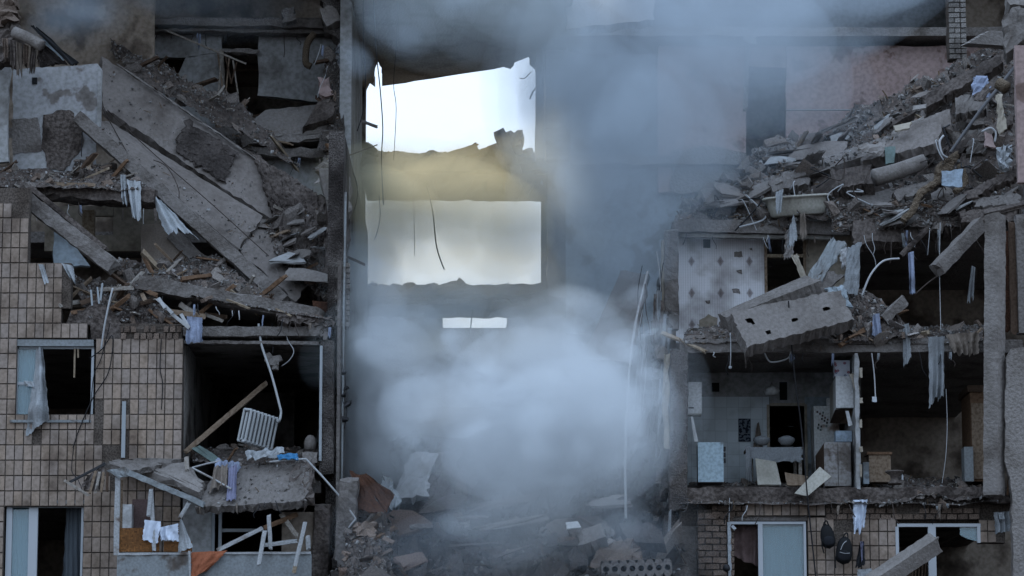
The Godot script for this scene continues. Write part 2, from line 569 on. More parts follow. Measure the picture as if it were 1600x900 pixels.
	mat("cream_board", 0.52, 0.50, 0.44, "mottle", 1.0, "stain", 0.5, 0.0)
	mat("scuffed", 0.33, 0.33, 0.335, "grain", 1.4, "peel", 0.5, 0.0)
	mat("sheet_metal", 0.30, 0.33, 0.35, "mottle", 1.0, "rustspots", 0.5, 0.0)
	mat("rust", 0.13, 0.062, 0.038, "rubbly", 1.0, "soot", 0.85, 0.0)
	mat("cloth_white", 0.46, 0.49, 0.52, "mottle", 1.5, "stain", 0.95, 0.0)
	mat("cloth_blue", 0.32, 0.37, 0.50, "mottle", 1.5, "stain", 0.95, 0.0)
	mat("cloth_grey", 0.30, 0.32, 0.34, "mottle", 1.5, "stain", 0.95, 0.0)
	mat("cloth_brown", 0.24, 0.20, 0.17, "mottle", 1.5, "stain", 0.95, 0.0)
	mat("cloth_orange", 0.42, 0.145, 0.075, "mottle", 1.5, "stain", 0.95, 0.0)
	mat("cloth_dark", 0.02, 0.022, 0.028, "mottle", 1.5, "stain", 0.9, 0.0)
	mat("cloth_lilac", 0.24, 0.245, 0.36, "mottle", 1.5, "stain", 0.95, 0.0)
	mat("cloth_black", 0.010, 0.011, 0.013, "mottle", 2.0, "", 0.7, 0.0)
	mat("cloth_plum", 0.16, 0.11, 0.105, "mottle", 1.5, "stain", 0.95, 0.0)
	mat("insulation", 0.24, 0.19, 0.14, "rubbly", 2.0, "stain", 0.98, 3.0)
	mat("blue_panel", 0.36, 0.45, 0.55, "mottle", 1.0, "stain", 0.6, 0.0)
	mat("green_panel", 0.15, 0.21, 0.20, "mottle", 1.0, "stain", 0.6, 0.0)
	mat("leather", 0.10, 0.085, 0.075, "mottle", 1.0, "stain", 0.6, 0.0)
	plain("blue_plastic", 0.03, 0.17, 0.36, 0.4)
	plain("iron", 0.10, 0.10, 0.105, 0.6, 0.2)
	plain("cable", 0.015, 0.015, 0.017, 0.6)
	plain("cable_pale", 0.42, 0.43, 0.44, 0.6)
	plain("rebar", 0.07, 0.055, 0.048, 0.8, 0.3)
	plain("radiator_white", 0.40, 0.415, 0.42, 0.45)
	plain("pvc", 0.46, 0.49, 0.52, 0.4)
	plain("frame_metal", 0.34, 0.37, 0.39, 0.45)
	plain("hole_shade", 0.012, 0.012, 0.013, 0.9)  # near-black colour stands in for the shade inside holes
	plain("black_metal", 0.02, 0.02, 0.022, 0.5)
	glassy("glass", 0.55, 0.68, 0.72, 0.25)
	glassy("film", 0.80, 0.84, 0.90, 0.62)
	M["film"].roughness = 0.45
	var veil := mat("curtain_teal", 0.20, 0.33, 0.40, "", 1.0, "", 0.95, 0.0)
	veil.albedo_texture = lace_image(Color(0.80, 0.86, 0.9), Color(1, 1, 1), 3)
	veil.uv1_triplanar = true
	veil.uv1_world_triplanar = true
	veil.uv1_scale = Vector3.ONE * 1.6
	var net := mat("curtain_net", 0.11, 0.13, 0.15, "", 1.0, "", 0.95, 0.0)
	net.albedo_texture = lace_image(Color(0.85, 0.85, 0.85), Color(1, 1, 1), 9)
	net.uv1_triplanar = true
	net.uv1_world_triplanar = true
	net.uv1_scale = Vector3.ONE * 5.0
	imat("wallpaper", wallpaper_image(), Vector3(1.0 / 0.56, 1.0 / 0.62, 1.0 / 0.56), 0.94, 0.94, 0.95, Vector3(0.32, 0.1, 0))
	imat("wall_tiles", wall_tile_image(), Vector3.ONE * 2.2, 0.70, 0.78, 0.82)
	imat("chipboard", board_image(), Vector3.ONE * 0.9, 0.62, 0.55, 0.48)
	imat("carton", carton_image(), Vector3.ONE * 2.6, 0.8, 0.8, 0.8, Vector3(0.3, 0.4, 0))
	imat("calendar", picture_image(), Vector3(4.4, 2.1, 4.4), 0.5, 0.5, 0.5)
	# the small debris takes its colour from each copy
	var dm := StandardMaterial3D.new()
	dm.resource_name = "debris"
	dm.vertex_color_use_as_albedo = true
	dm.albedo_texture = T["rubbly"]
	dm.uv1_triplanar = true
	dm.uv1_world_triplanar = true
	dm.uv1_scale = Vector3.ONE * 1.5
	dm.roughness = 0.97
	dm.metallic_specular = 0.2
	M["debris"] = dm
# ------------------------------------------------------------------ the scene
func _ready() -> void:
	cam_basis = Basis(Vector3.RIGHT, deg_to_rad(PITCH))
	rng.seed = 20
	var cam := Camera3D.new()
	cam.name = "camera"
	cam.fov = rad_to_deg(2.0 * atan(450.0 / FOCAL))
	cam.near = 1.0
	cam.far = 900.0
	add_child(cam)
	cam.transform = Transform3D(cam_basis, EYE)
	cam.current = true
	# a pale overcast morning: one soft sky, hardly any sun
	var sky := ProceduralSkyMaterial.new()
	sky.sky_top_color = Color(1.07, 1.19, 1.35)
	sky.sky_horizon_color = Color(0.69, 0.745, 0.81)
	sky.sky_curve = 0.60
	sky.ground_bottom_color = Color(0.22, 0.23, 0.25)
	sky.ground_horizon_color = Color(0.35, 0.37, 0.40)
	sky.sun_angle_max = 4.0
	var env := Environment.new()
	env.background_mode = Environment.BG_SKY
	env.sky = Sky.new()
	env.sky.sky_material = sky
	env.background_energy_multiplier = 0.85
	env.tonemap_mode = Environment.TONE_MAPPER_LINEAR
	env.tonemap_exposure = 1.9
	env.sdfgi_enabled = true
	env.ssao_enabled = true
	env.ssil_enabled = true
	env.volumetric_fog_enabled = true
	env.volumetric_fog_density = 0.0
	var we := WorldEnvironment.new()
	we.name = "world_environment"
	we.environment = env
	add_child(we)
	var sun := DirectionalLight3D.new()
	sun.name = "sun"
	sun.light_energy = 1.5
	sun.light_color = Color(1.0, 0.97, 0.91)
	sun.light_angular_distance = 4.0
	sun.shadow_enabled = true
	sun.rotation_degrees = Vector3(-20, 185, 0)
	add_child(sun)
	make_materials()
	make_debris_meshes()
	build_structure()
	build_left()
	build_centre()
	build_right()
	build_debris()
	build_dangles()
	build_smoke()
# ------------------------------------------------------------------ debris meshes shared by all heaps
func unit(tris: PackedVector3Array) -> ArrayMesh:
	return commit(tris, Vector3.ZERO, false)
func make_debris_meshes() -> void:
	for k in 14: chunk_meshes.append(unit(lump(k + 1, 6 + k % 4)))
	for k in 4: brick_meshes.append(unit(rbox(Transform3D(), Vector3(1.0, 0.26, 0.48), Vector3i(3, 1, 2), 0.02, k + 5, 0.035, 0.12 if k > 1 else 0.02)))
	for k in 5: plank_meshes.append(unit(rbox(Transform3D(), Vector3(1.0, 0.035 + 0.012 * k, 0.09), Vector3i(5, 1, 2), 0.008, k + 15, 0.005, 0.06)))
	for k in 6: flake_meshes.append(unit(lump(k + 40, 5, 0.12)))
# the box of a storey's slab, wall or column in plain metres
func wall_box(called: String, lo: Vector3, hi: Vector3, m: String, label: String, category := "wall", group := "") -> MeshInstance3D:
	return solo(called, box(lo, hi, Vector3i(maxi(1, int((hi.x - lo.x) / 1.5)), maxi(1, int((hi.y - lo.y) / 1.5)), 1)), M[m], label, category, group)
# facade walls faced with tiles: ROWS are [y in pixels of the row's top edge, x from, x to] cut from one grid; HOLES are pixel rectangles without wall
var TW := 0.0
var TH := 0.0
func tiled_wall(called: String, label: String, runs: Array, depth: float, s: int, bare: Array, mix: Array, group := "", grid := [-2.7, 270.4, 13.7, 23.61]) -> Node3D:
	# runs: list of [row, first column, last column]; bare: list of [row, column] without a tile
	var r := RandomNumberGenerator.new()
	r.seed = s
	var gone := {}
	for b in bare: gone[Vector2i(b[1], b[0])] = true
	var top := pt(grid[0], grid[1], depth)
	var ym: float = 620.0 if grid[1] < 500 else 850.0
	TW = (pt(grid[0] + grid[2] * 10, ym, depth).x - pt(grid[0], ym, depth).x) / 10.0
	TH = (top.y - pt(0, grid[1] + grid[3] * (19 if grid[1] < 500 else 4), depth).y) / (19.0 if grid[1] < 500 else 4.0)
	top.x = pt(grid[0], ym, depth).x
	var lo := Vector3(1e9, 1e9, 0)
	for q in runs:
		lo.x = minf(lo.x, top.x + q[1] * TW)
		lo.y = minf(lo.y, top.y - (q[0] + 1) * TH)
	var o := thing(called, Vector3(lo.x, lo.y, -depth), label, "wall", group)
	var back := PackedVector3Array()
	var meshes := []
	for k in 4:
		var t := rbox(Transform3D(), Vector3(TW - 0.016, TH - 0.018, 0.03), Vector3i(2, 2, 1), 0.0012, k + 31, 0.004)
		meshes.append(unit(t))
	for q in runs:
		var y1: float = top.y - q[0] * TH
		var y0: float = y1 - TH
		back.append_array(box(Vector3(top.x + q[1] * TW, y0, -depth - 0.30), Vector3(top.x + (q[2] + 1) * TW, y1, -depth - 0.018), Vector3i(mini(8, q[2] - q[1] + 1), 1, 1), 0.004, q[0] + s))
	put("backing", back, M.mortar, o)
	for q in runs:
		for c in range(q[1], q[2] + 1):
			if gone.has(Vector2i(c, q[0])) or r.randf() < 0.008 or (s == 3 and c == q[2] and r.randf() < 0.4): continue
			var t := MeshInstance3D.new()
			t.mesh = meshes[r.randi() % 4]
			t.material_override = M["tile%d" % mix[r.randi() % mix.size()]]
			t.name = "tile"
			o.add_child(t, true)
			t.position = Vector3(top.x + (c + 0.5) * TW, top.y - (q[0] + 0.5) * TH, -depth - 0.012 + r.randf_range(-0.003, 0.003)) - o.position
			t.rotation = Vector3(r.randf_range(-0.012, 0.012), r.randf_range(-0.012, 0.012), r.randf_range(-0.006, 0.006))
	return o
# a wall laid of single bricks over a pixel rectangle; KEEP decides which are left
func brick_wall(called: String, label: String, x0: float, y0: float, x1: float, y1: float, depth: float, thick: float, s: int, mats: String, nmat: int, miss := 0.06, bl := 0.25, bh := 0.085, category := "wall", group := "") -> Node3D:
	var r := RandomNumberGenerator.new()
	r.seed = s
	var a := pt(x0, y0, depth)
	var b := pt(x1, y1, depth)
	a.x = pt(x0, (y0 + y1) / 2, depth).x
	b.x = pt(x1, (y0 + y1) / 2, depth).x
	var o := thing(called, Vector3(a.x, b.y, -depth), label, category, group)
	put("backing", box(Vector3(a.x, b.y, -depth - thick), Vector3(b.x, a.y, -depth - 0.05), Vector3i(2, 6, 1), 0.015, s), M.mortar, o)
	var meshes := []
	for k in 4: meshes.append(unit(rbox(Transform3D(), Vector3(bl - 0.012, bh - 0.012, 0.10), Vector3i(3, 1, 1), 0.004, k + s, 0.008, 0.006)))
	var half: Mesh = unit(rbox(Transform3D(), Vector3(bl / 2 - 0.012, bh - 0.012, 0.10), Vector3i(2, 1, 1), 0.004, s, 0.008))
	var rows := int((a.y - b.y) / bh)
	for j in rows:
		var x := a.x
		var first := j % 2 == 1
		while x < b.x - 0.04:
			var w := bl / 2 if first or x + bl > b.x + 0.02 else bl
			first = false
			if r.randf() > miss:
				var t := MeshInstance3D.new()
				t.mesh = half if w < bl else meshes[r.randi() % 4]
				t.material_override = M["%s%d" % [mats, r.randi() % nmat]]
				t.name = "brick"
				o.add_child(t, true)
				t.position = Vector3(x + w / 2, b.y + (j + 0.5) * bh, -depth - 0.045 + r.randf_range(-0.012, 0.012)) - o.position
				t.rotation = Vector3(0, r.randf_range(-0.04, 0.04), r.randf_range(-0.015, 0.015))
			x += w
	return o
const U1 := 10.6    # undersides of the floor slabs
const U2 := 13.3
const U3 := 16.0
const U4 := 18.7
const U5 := 21.4
func build_structure() -> void:
	var g := put("ground", rbox(Transform3D(Basis(), Vector3(0, -0.25, 0)), Vector3(700, 0.5, 700), Vector3i(20, 1, 20)), M.concrete_brown)
	meta(g, "", "", "", "structure")
	# --- rear facade, far side of the building
	wall_box("rear_wall", Vector3(-17, 0, -14.6), Vector3(-3.36, 25, -14.2), "interior", "grey rear facade wall behind the left rooms")
	wall_box("rear_wall", Vector3(0.66, 0, -14.6), Vector3(17, 25, -14.2), "plaster_grey", "hazy grey rear wall behind the brick pier")
	wall_box("rear_wall", Vector3(-3.36, 0, -14.6), Vector3(0.66, 13.10, -14.2), "concrete", "rear wall below the narrow slit of daylight")
	# --- end walls that close the building off to both sides
	wall_box("end_wall", Vector3(-17.3, 0, -14.6), Vector3(-17, 25, -0.1), "interior", "gable wall at the far end of the tiled wing")
	wall_box("end_wall", Vector3(17, 0, -14.6), Vector3(17.3, 25, -0.1), "interior", "gable wall at the far end of the kitchen wing")
	# --- left wing: its party wall beside the gap, and the rooms below the frame
	wall_box("party_wall", Vector3(-3.42, 0, -11.0), Vector3(-3.14, 14.7, -0.5), "concrete_rough", "rough concrete party wall beside the gap under the fallen slabs")
	wall_box("party_wall", Vector3(-3.54, 14.7, -11.2), Vector3(-3.30, 25, -6.4), "plaster_grey", "pale grey upper party wall beside the gap")
	wall_box("inner_wall", Vector3(-17, 0, -10.2), Vector3(-3.42, 13.2, -10.0), "interior_brown", "papered inner wall far behind the left rooms")
	wall_box("inner_wall", Vector3(-17, 18.6, -12.2), Vector3(-3.42, 25, -12.0), "interior_brown", "papered inner wall of the topmost left room")
	wall_box("base_wall", Vector3(-17, 0, -0.4), Vector3(-3.2, 5.6, -0.02), "tile1", "tiled base of the left wing below the balcony")
	wall_box("floor_slab", Vector3(-17, U1 - 2.70, -10.0), Vector3(-3.5, U1 - 2.48, -0.35), "concrete", "floor slab under the room with the radiator", "slab")
	wall_box("floor_slab", Vector3(-17, U1 - 5.40, -10.0), Vector3(-3.5, U1 - 5.18, -0.35), "concrete", "floor slab under the balcony room", "slab")
	wall_box("floor_slab", Vector3(-17, U1 + 0.10, -10.0), Vector3(-6.1, U1 + 0.32, -0.35), "concrete", "slab above the window with the white sheet", "slab")
	wall_box("floor_slab", Vector3(-17, U5, -14.2), Vector3(-3.42, U5 + 0.22, -0.5), "concrete", "unseen ceiling slab of the topmost left room, drawn forward to darken it", "slab")  # out of view, carried far forward so the room below goes dark
	# --- right wing
	wall_box("inner_wall", Vector3(2.95, 0, -11.2), Vector3(17, 10.45, -11.0), "interior_brown", "papered inner wall behind the kitchen's neighbours")
	wall_box("party_wall", Vector3(2.80, 0, -11.0), Vector3(3.02, 7.5, -0.4), "concrete_rough", "rough party wall under the kitchen beside the heap")
	wall_box("inner_wall", Vector3(3.2, 10.85, -9.6), Vector3(17, 13.1, -9.4), "interior_brown", "papered inner wall far behind the wallpapered room")
	wall_box("base_wall", Vector3(3.1, 0, -0.45), Vector3(17, 5.9, -0.15), "tile1", "tiled base of the kitchen wing under its windows")
	wall_box("floor_slab", Vector3(-17, U4, -14.2), Vector3(-3.42, U4 + 0.22, -8.6), "concrete", "slab behind the broken edge over the upper left doorway", "slab")
	wall_box("floor_slab", Vector3(-17, U3, -14.2), Vector3(-3.42, U3 + 0.22, -7.2), "concrete", "slab under the upper left doorway room", "slab")
	wall_box("floor_slab", Vector3(-17, U2 + 0.1, -14.2), Vector3(-3.42, U2 + 0.32, -5.0), "concrete", "slab behind the leaning left slabs", "slab")
# ------------------------------------------------------------------ left wing
func wire(px: Array, r: float, m: String, called: String, label: String, category := "wire", group := "") -> MeshInstance3D:
	return solo(called, tube(curve(P4(px), 5), r, 5), M[m], label, category, group, true)
func stick(a: Array, b: Array, w: float, h: float, m: String, called: String, label: String, category := "plank", s := 1, group := "") -> MeshInstance3D:
	return solo(called, beam(pt(a[0], a[1], a[2]), pt(b[0], b[1], b[2]), w, h, w * 0.06, s, w * 0.5, w * 0.08), M[m], label, category, group)
func slab4(px: Array, thick: float, m: String, called: String, label: String, category := "slab", s := 1, jit := 0.012, edge := 0.05, nu := 14, nv := 8) -> MeshInstance3D:
	return solo(called, panel4(P4(px), thick, nu, nv, jit, edge, s), M[m], label, category)
func rag(px: Array, m: String, called: String, label: String, amp := 0.03, waves := 3.0, torn := 0.2, s := 1, category := "cloth", group := "", thick := 0.004) -> MeshInstance3D:
	return solo(called, cloth4(P4(px), 18, 18, amp, waves, torn, s, thick), M[m], label, category, group, true)
# a broken slab with bars of its mesh sticking out of one end
func bars(parent: Node3D, px: Array, r := 0.009) -> void:
	for q in px:
		var p := []
		for k in q: p.append(pt(k[0], k[1], k[2]))
		put("reinforcing_bar", tube(curve(p, 4), r, 5), M.rebar, parent, true)

func build_left() -> void:
	# --- tiled facade, three pieces of one wall
	var runs := []
	for r in range(1, 6): runs.append([r, -8, 2])
	runs.append_array([[6, -8, 7], [7, -8, 7], [8, -8, 7], [9, -8, 6], [10, -8, 9]])
	tiled_wall("tiled_wall", "broken tiled facade strip with ragged steps beside the leaning grey beam", runs, 0.0, 3, [[1, 0], [1, 1], [1, 2], [1, -1], [2, 2], [6, 7], [8, 7], [2, 1]], [0, 1, 3, 5, 1])
	runs = []
	for r in range(11, 16): runs.append_array([[r, -8, 1], [r, 11, 20]])
	for r in range(16, 19): runs.append([r, -8, 20])
	tiled_wall("tiled_wall", "beige tiled facade round the window with the white sheet", runs, 0.0, 4, [[16, 11], [17, 11], [18, 12], [18, 13], [15, 11], [15, 14], [17, 14], [18, 14]], [0, 1, 2, 4, 6, 5, 0])
	runs = []
	for r in range(19, 22): runs.append([r, -8, 20])
	for r in range(22, 30): runs.append_array([[r, -8, 0], [r, 10, 20]])
	tiled_wall("tiled_wall", "beige tiled facade round the white framed window with two curtains", runs, 0.0, 5, [[19, 12], [19, 13], [20, 13], [19, 14]], [0, 1, 3, 5, 4, 1])
	var strip := thing("conduit", pt(192, 720, 0), "grey conduit running down the beige tiles beside the window", "conduit")
	put("pipe", pbox(190, 627, 196, 715, -0.03, 0.03), M.frame_metal, strip)
	# bare concrete where tiles fell
	solo("wall_remnant", outline([[128, 483], [150, 470], [172, 480], [190, 510], [282, 506], [284, 530], [143, 531], [140, 508], [104, 506], [110, 486]], 0.06, 0.3, 0.03, 0.15, 4), M.concrete_brown, "bare brown masonry left over the tiled wall above the window", "wall")
	var bw := brick_wall("brick_course", "short run of bare bricks over the tiles below the fallen slab", 188, 506, 284, 531, 0.0, 0.1, 9, "brick", 5, 0.12, 0.12, 0.13)
	bw.position.z += 0.02
	# --- window with the sheet
	var w1 := thing("window", pt(85, 657, 0.1), "grey framed window with one pane left, white sheet hanging from it", "window")
	put("lintel", pbox(24, 530, 147, 541, 0.02, 0.25, Vector3i(4, 1, 1), 0.004, 3, 0.01), M.sheet_metal, w1)
	var sash1 := put("frame", pbox(24, 541, 28, 657, 0.10, 0.08), M.frame_metal, w1)
	put("frame", pbox(28, 541, 147, 545, 0.10, 0.08), M.frame_metal, w1)
	put("frame", pbox(142, 545, 146, 657, 0.10, 0.08), M.pvc, w1)
	put("mullion", pbox(55, 545, 59, 657, 0.10, 0.06), M.frame_metal, w1)
	put("sill", pbox(15, 656, 142, 660, -0.04, 0.25), M.sheet_metal, w1)
	put("rail", pbox(28, 597, 55, 601, 0.105, 0.04), M.pvc, sash1)
	put("pane", pbox(28, 545, 55, 656, 0.13, 0.008), M.glass, sash1)
	put("splinter", beam(pt(117, 545, 0.1), pt(116, 590, 0.05), 0.03, 0.02), M.wood4, w1)
	put("splinter", beam(pt(122, 545, 0.1), pt(122, 559, 0.08), 0.03, 0.02), M.wood4, w1)
	solo("curtain", cloth4(P4([[28, 545, 0.35], [56, 545, 0.35], [55, 656, 0.35], [26, 656, 0.35]]), 16, 10, 0.03, 4, 0.0, 4), M.curtain_teal, "teal lace curtain behind the one remaining pane", "curtain", "", true)
	rag([[57, 541, -0.02], [66, 541, -0.02], [78, 655, -0.2], [38, 685, -0.16]], "cloth_white", "sheet", "white sheet hanging out of the grey framed window", 0.10, 1.4, 0.04, 6)
	rag([[36, 594, 0.02], [52, 596, 0.0], [55, 606, -0.05], [40, 603, 0.0]], "cloth_white", "rag", "small white rag caught on the window rail", 0.02, 2.0, 0.1, 9)
	# room behind it
	solo("room_wall", box(Vector3(-6.16, 8.1, -10.0), Vector3(-6.02, 10.8, -0.32)), M.interior, "wall between the window room and the radiator room", "wall")
	solo("room_wall", box(Vector3(-6.16, 5.3, -10.0), Vector3(-6.02, 8.0, -0.32)), M.interior, "wall between the curtain window room and the balcony room", "wall")
	# --- lower window with two curtains
	var w2 := thing("window", pt(70, 905, 0.1), "white plastic window with teal lace curtain and dark net curtain", "window")
	put("lintel", pbox(8, 781, 134, 787, 0.02, 0.2), M.sheet_metal, w2)
	var sash2 := put("frame", pbox(9, 787, 18, 920, 0.1, 0.09), M.pvc, w2)
	put("frame", pbox(18, 787, 132, 793, 0.1, 0.09), M.frame_metal, w2)
	put("mullion", pbox(44, 793, 58, 920, 0.09, 0.09), M.pvc, w2)
	put("frame", pbox(126, 793, 131, 920, 0.1, 0.09), M.pvc, w2)
	put("pane", pbox(18, 796, 44, 920, 0.14, 0.008), M.glass, sash2)
	solo("curtain", cloth4(P4([[18, 793, 0.4], [46, 793, 0.4], [46, 930, 0.4], [18, 930, 0.4]]), 16, 10, 0.035, 4, 0.0, 14), M.curtain_teal, "teal lace curtain behind the pane of the white plastic window", "curtain", "", true)
	solo("curtain", cloth4(P4([[104, 790, 0.4], [128, 790, 0.4], [127, 930, 0.4], [96, 930, 0.4]]), 16, 10, 0.04, 4, 0.0, 17), M.curtain_net, "dark net curtain at the side of the white plastic window", "curtain", "", true)
	# --- opening of the radiator room
	var lint := thing("lintel_beam", pt(400, 540, 0.1), "cracked grey lintel beam over the radiator room", "beam")
	put("beam", beam(pt(283, 521, 0.3), pt(520, 520, 0.3), 0.21, 0.5, 0.012, 5, 0.05, 0.03, 0.0, 0.14), M.concrete, lint)
	put("ledge", beam(pt(286, 536, 0.25), pt(500, 538, 0.25), 0.07, 0.34, 0.005, 8, 0.02, 0.01, 0.0, 0.1), M.concrete, lint)
	solo("ceiling_slab", pbox(283, 526, 522, 536, 0.56, 9.4), M.interior, "plastered ceiling slab of the radiator room", "slab")
	solo("room_wall", pbox(380, 600, 460, 700, 7.4, 0.2), M.interior, "chimney breast at the back of the radiator room", "wall")
	var rad := thing("radiator", pt(402, 702, 0.0), "white ribbed radiator dangling from its pipe in the dark room", "radiator")
	var rb := Basis(Vector3.BACK, -0.19) * Basis(Vector3.UP, 0.92)
	var ro := pt(403, 671, 0.0)
	for k in 8:
		var sec := PackedVector3Array()
		var x := (k - 3.5) * 0.104
		for z in [-0.085, 0.0, 0.085]:
			sec.append_array(tube([ro + rb * Vector3(x, -0.29, z), ro + rb * Vector3(x, 0.29, z)], 0.025, 8))
		for y in [-0.29, 0.29]:
			sec.append_array(tube([ro + rb * Vector3(x, y, -0.09), ro + rb * Vector3(x, y, 0.09)], 0.026 if absf(y) > 0.2 else 0.012, 8))
		put("section", sec, M.radiator_white, rad, true)
	for y in [-0.27, 0.27]:
		put("header_pipe", tube([ro + rb * Vector3(-0.40, y, 0), ro + rb * Vector3(0.44, y, 0)], 0.03, 8), M.radiator_white, rad, true)
	put("pipe", tube(curve([ro + rb * Vector3(0.44, 0.27, 0), pt(436, 659, 0), pt(439, 645, 0), pt(437, 634, 0), pt(424, 585, 0.05), pt(409, 540, 0.1), pt(404, 506, 0.15)], 6), 0.022, 8), M.radiator_white, rad, true)
	put("pipe", tube([ro + rb * Vector3(0.45, 0.27, 0), ro + rb * Vector3(0.46, -0.36, 0.02)], 0.018, 8), M.radiator_white, rad, true)
	stick([288, 708, 0.2], [418, 597, 0.9], 0.10, 0.07, "wood1", "timber_post", "long brown timber leaning across the radiator room", "timber", 3)
	wire([[425, 505, 0.2], [427, 530, 0.2], [426, 552, 0.2]], 0.012, "cable", "cable", "short cable holding the grey clump over the radiator")
	var clump := thing("plaster_clump", pt(426, 580, 0.2), "grey plaster clump hanging from a cable over the radiator", "rubble")
	for k in 5:
		var c := lump(k + 60, 7)
		for i in c.size(): c[i] = c[i] * 0.19 + pt(422 + k * 3, 558 + (k * 5) % 17, 0.2)
		put("lump", c, M.concrete, clump)
	wire([[446, 508, 0.1], [449, 530, 0.1], [459, 548, 0.05], [452, 563, 0.1], [440, 572, 0.2]], 0.008, "cable_pale", "loop_wire", "thin looping wire under the cracked lintel beam")
	# --- end of the wing beside the gap
	var endc := thing("corner_column", pt(512, 905, 0), "rust-stained concrete column closing the radiator room beside the gap", "column")
	put("shaft", beam(pt(512, 532, 0.3), pt(511, 745, 0.3), 0.28, 0.5, 0.012, 12, 0.02, 0.03, 0.0, 0.13), M.concrete_rough, endc)
	put("edge_strip", pbox(499, 540, 503, 720, -0.01, 0.2), M.frame_metal, endc)
	put("corner_strip", beam(pt(531, 408, 0.4), pt(527, 905, 0.2), 0.07, 0.3, 0.004, 3, 0.0, 0.01, 0.0, 0.3), M.concrete, endc)
	solo("drain_pipe", tube([pt(540, 300, 0.3), pt(537, 500, 0.2), pt(534, 760, 0.2), pt(530, 905, 0.2)], 0.022, 6), M.sheet_metal, "thin steel pipe down the edge of the left wing", "pipe", "", true)
	brick_wall("brick_pier", "narrow pier of blackened bricks above the corner column", 523, 408, 543, 510, 0.5, 0.4, 19, "grey_brick", 4, 0.05, 0.19, 0.10)
	solo("pier_wall", pbox(488, 470, 524, 512, 0.7, 0.5, Vector3i(3, 3, 2), 0.02, 4, 0.03), M.rust, "rust-brown wall stub under the leaning slabs", "wall")
	solo("low_column", beam(pt(506, 786, -0.05), pt(499, 920, -0.05), 0.34, 0.45, 0.012, 14, 0.03, 0.04, 0.0, 0.13), M.concrete_brown, "worn concrete column at the end of the balcony", "column")
	solo("low_column", beam(pt(546, 744, -0.4), pt(534, 930, -0.4), 0.36, 0.4, 0.014, 17, 0.09, 0.04, 0.0, 0.13), M.concrete, "broken grey concrete stump beside the rusty sheet", "column")
	for k in 5:
		var c := lump(k + 80, 8, 0.9)
		var at := pt([538, 541, 537, 543, 540][k], [582, 606, 618, 632, 655][k], 0.0)
		for i in c.size(): c[i] = c[i] * [0.09, 0.12, 0.10, 0.15, 0.13][k] + at
		solo("dangling_box", c, M.black_metal, ["small black fitting hanging highest on the wing's edge wire", "black fitting second from the top of the edge wire", "flat black fitting in the middle of the edge wire", "largest black fitting on the edge wire", "lowest black fitting on the edge wire"][k], "fitting", "fittings on the edge wire")
	wire([[531, 555, 0.1], [536, 575, 0.0], [540, 600, -0.02], [535, 625, 0.0], [542, 640, 0.0], [538, 670, 0.02]], 0.008, "cable", "cable", "black cable with fittings along the edge of the left wing")
	# --- broken balcony
	var bs := slab4([[342, 727, -0.1], [489, 724, -0.1], [478, 782, -1.0], [308, 792, -1.1]], 0.16, "concrete", "balcony_slab", "tilted pale balcony slab with a flaking right edge", "slab", 21, 0.018, 0.045, 30, 12)
	slab4([[462, 724, -0.12], [492, 722, -0.1], [487, 778, -0.9], [440, 790, -1.02]], 0.14, "concrete_brown", "broken_slab_edge", "crumbled brown edge of the tilted balcony slab", "slab", 25, 0.04, 0.05, 8, 8)
	slab4([[205, 724, -0.2], [290, 722, -0.2], [318, 752, -0.7], [312, 768, -1.0]], 0.14, "concrete_pale", "roof_slab", "sagging balcony roof slab pitched towards the tilted slab", "slab", 27, 0.02, 0.04, 12, 5)
	var bal := thing("balcony", pt(340, 905, -0.9), "glazed balcony with a bent metal roof edge and grey parapet", "balcony")
	put("post", pbox(178, 745, 187, 868, -1.05, 0.07, Vector3i(1, 6, 1), 0.004, 3, 0.01), M.white_paint, bal)
	put("post", pbox(188, 750, 191, 866, -0.95, 0.05), M.wood1, bal)
	put("roof_edge", panel4(P4([[166, 735, -1.1], [196, 729, -1.1], [206, 743, -1.1], [186, 747, -1.1]]), 0.05, 6, 3, 0.01, 0.01, 5), M.sheet_metal, bal)
	put("roof_edge", beam(pt(196, 736, -1.1), pt(320, 789, -1.1), 0.11, 0.06, 0.008, 7, 0.03, 0.01, 0.0, 0.09), M.sheet_metal, bal)
	var par := pt(183, 868, -1.05)
	var par2 := pt(487, 866, -1.05)
	var cor := PackedVector3Array()
	var nn := 64
	for i in nn:
		var a := par.lerp(par2, float(i) / nn)
		var b := par.lerp(par2, float(i + 1) / nn)
		var za := 0.012 * sin(i * 1.1)
		var zb := 0.012 * sin((i + 1) * 1.1)
		var dn := Vector3(0, -1.6, 0)
		quad(cor, a + dn + Vector3(0, 0, za), b + dn + Vector3(0, 0, zb), b + Vector3(0, 0, zb), a + Vector3(0, 0, za))
		quad(cor, b + dn + Vector3(0, 0, zb - 0.02), a + dn + Vector3(0, 0, za - 0.02), a + Vector3(0, 0, za - 0.02), b + Vector3(0, 0, zb - 0.02))
	put("parapet", cor, M.sheet_metal, bal, true)
	put("handrail", beam(pt(184, 866, -1.03), pt(486, 864, -1.03), 0.05, 0.09, 0.004, 4, 0.0, 0.006, 0.0, 0.2), M.white_paint, bal)
	put("floor_plate", box(Vector3(pt(180, 905, 0).x, 5.15, 0.0), Vector3(pt(488, 905, 0).x, 5.3, 1.1)), M.concrete, bal)
	solo("particle_board", pbox(186, 825, 249, 862, -0.99, 0.02, Vector3i(2, 2, 1), 0.002, 3), M.chipboard, "brown chipboard panel behind the balcony's white post", "board")
	solo("particle_board", pbox(256, 846, 300, 862, -0.99, 0.02, Vector3i(2, 2, 1), 0.002, 5), M.chipboard, "low chipboard panel under the plastic sheets", "board")
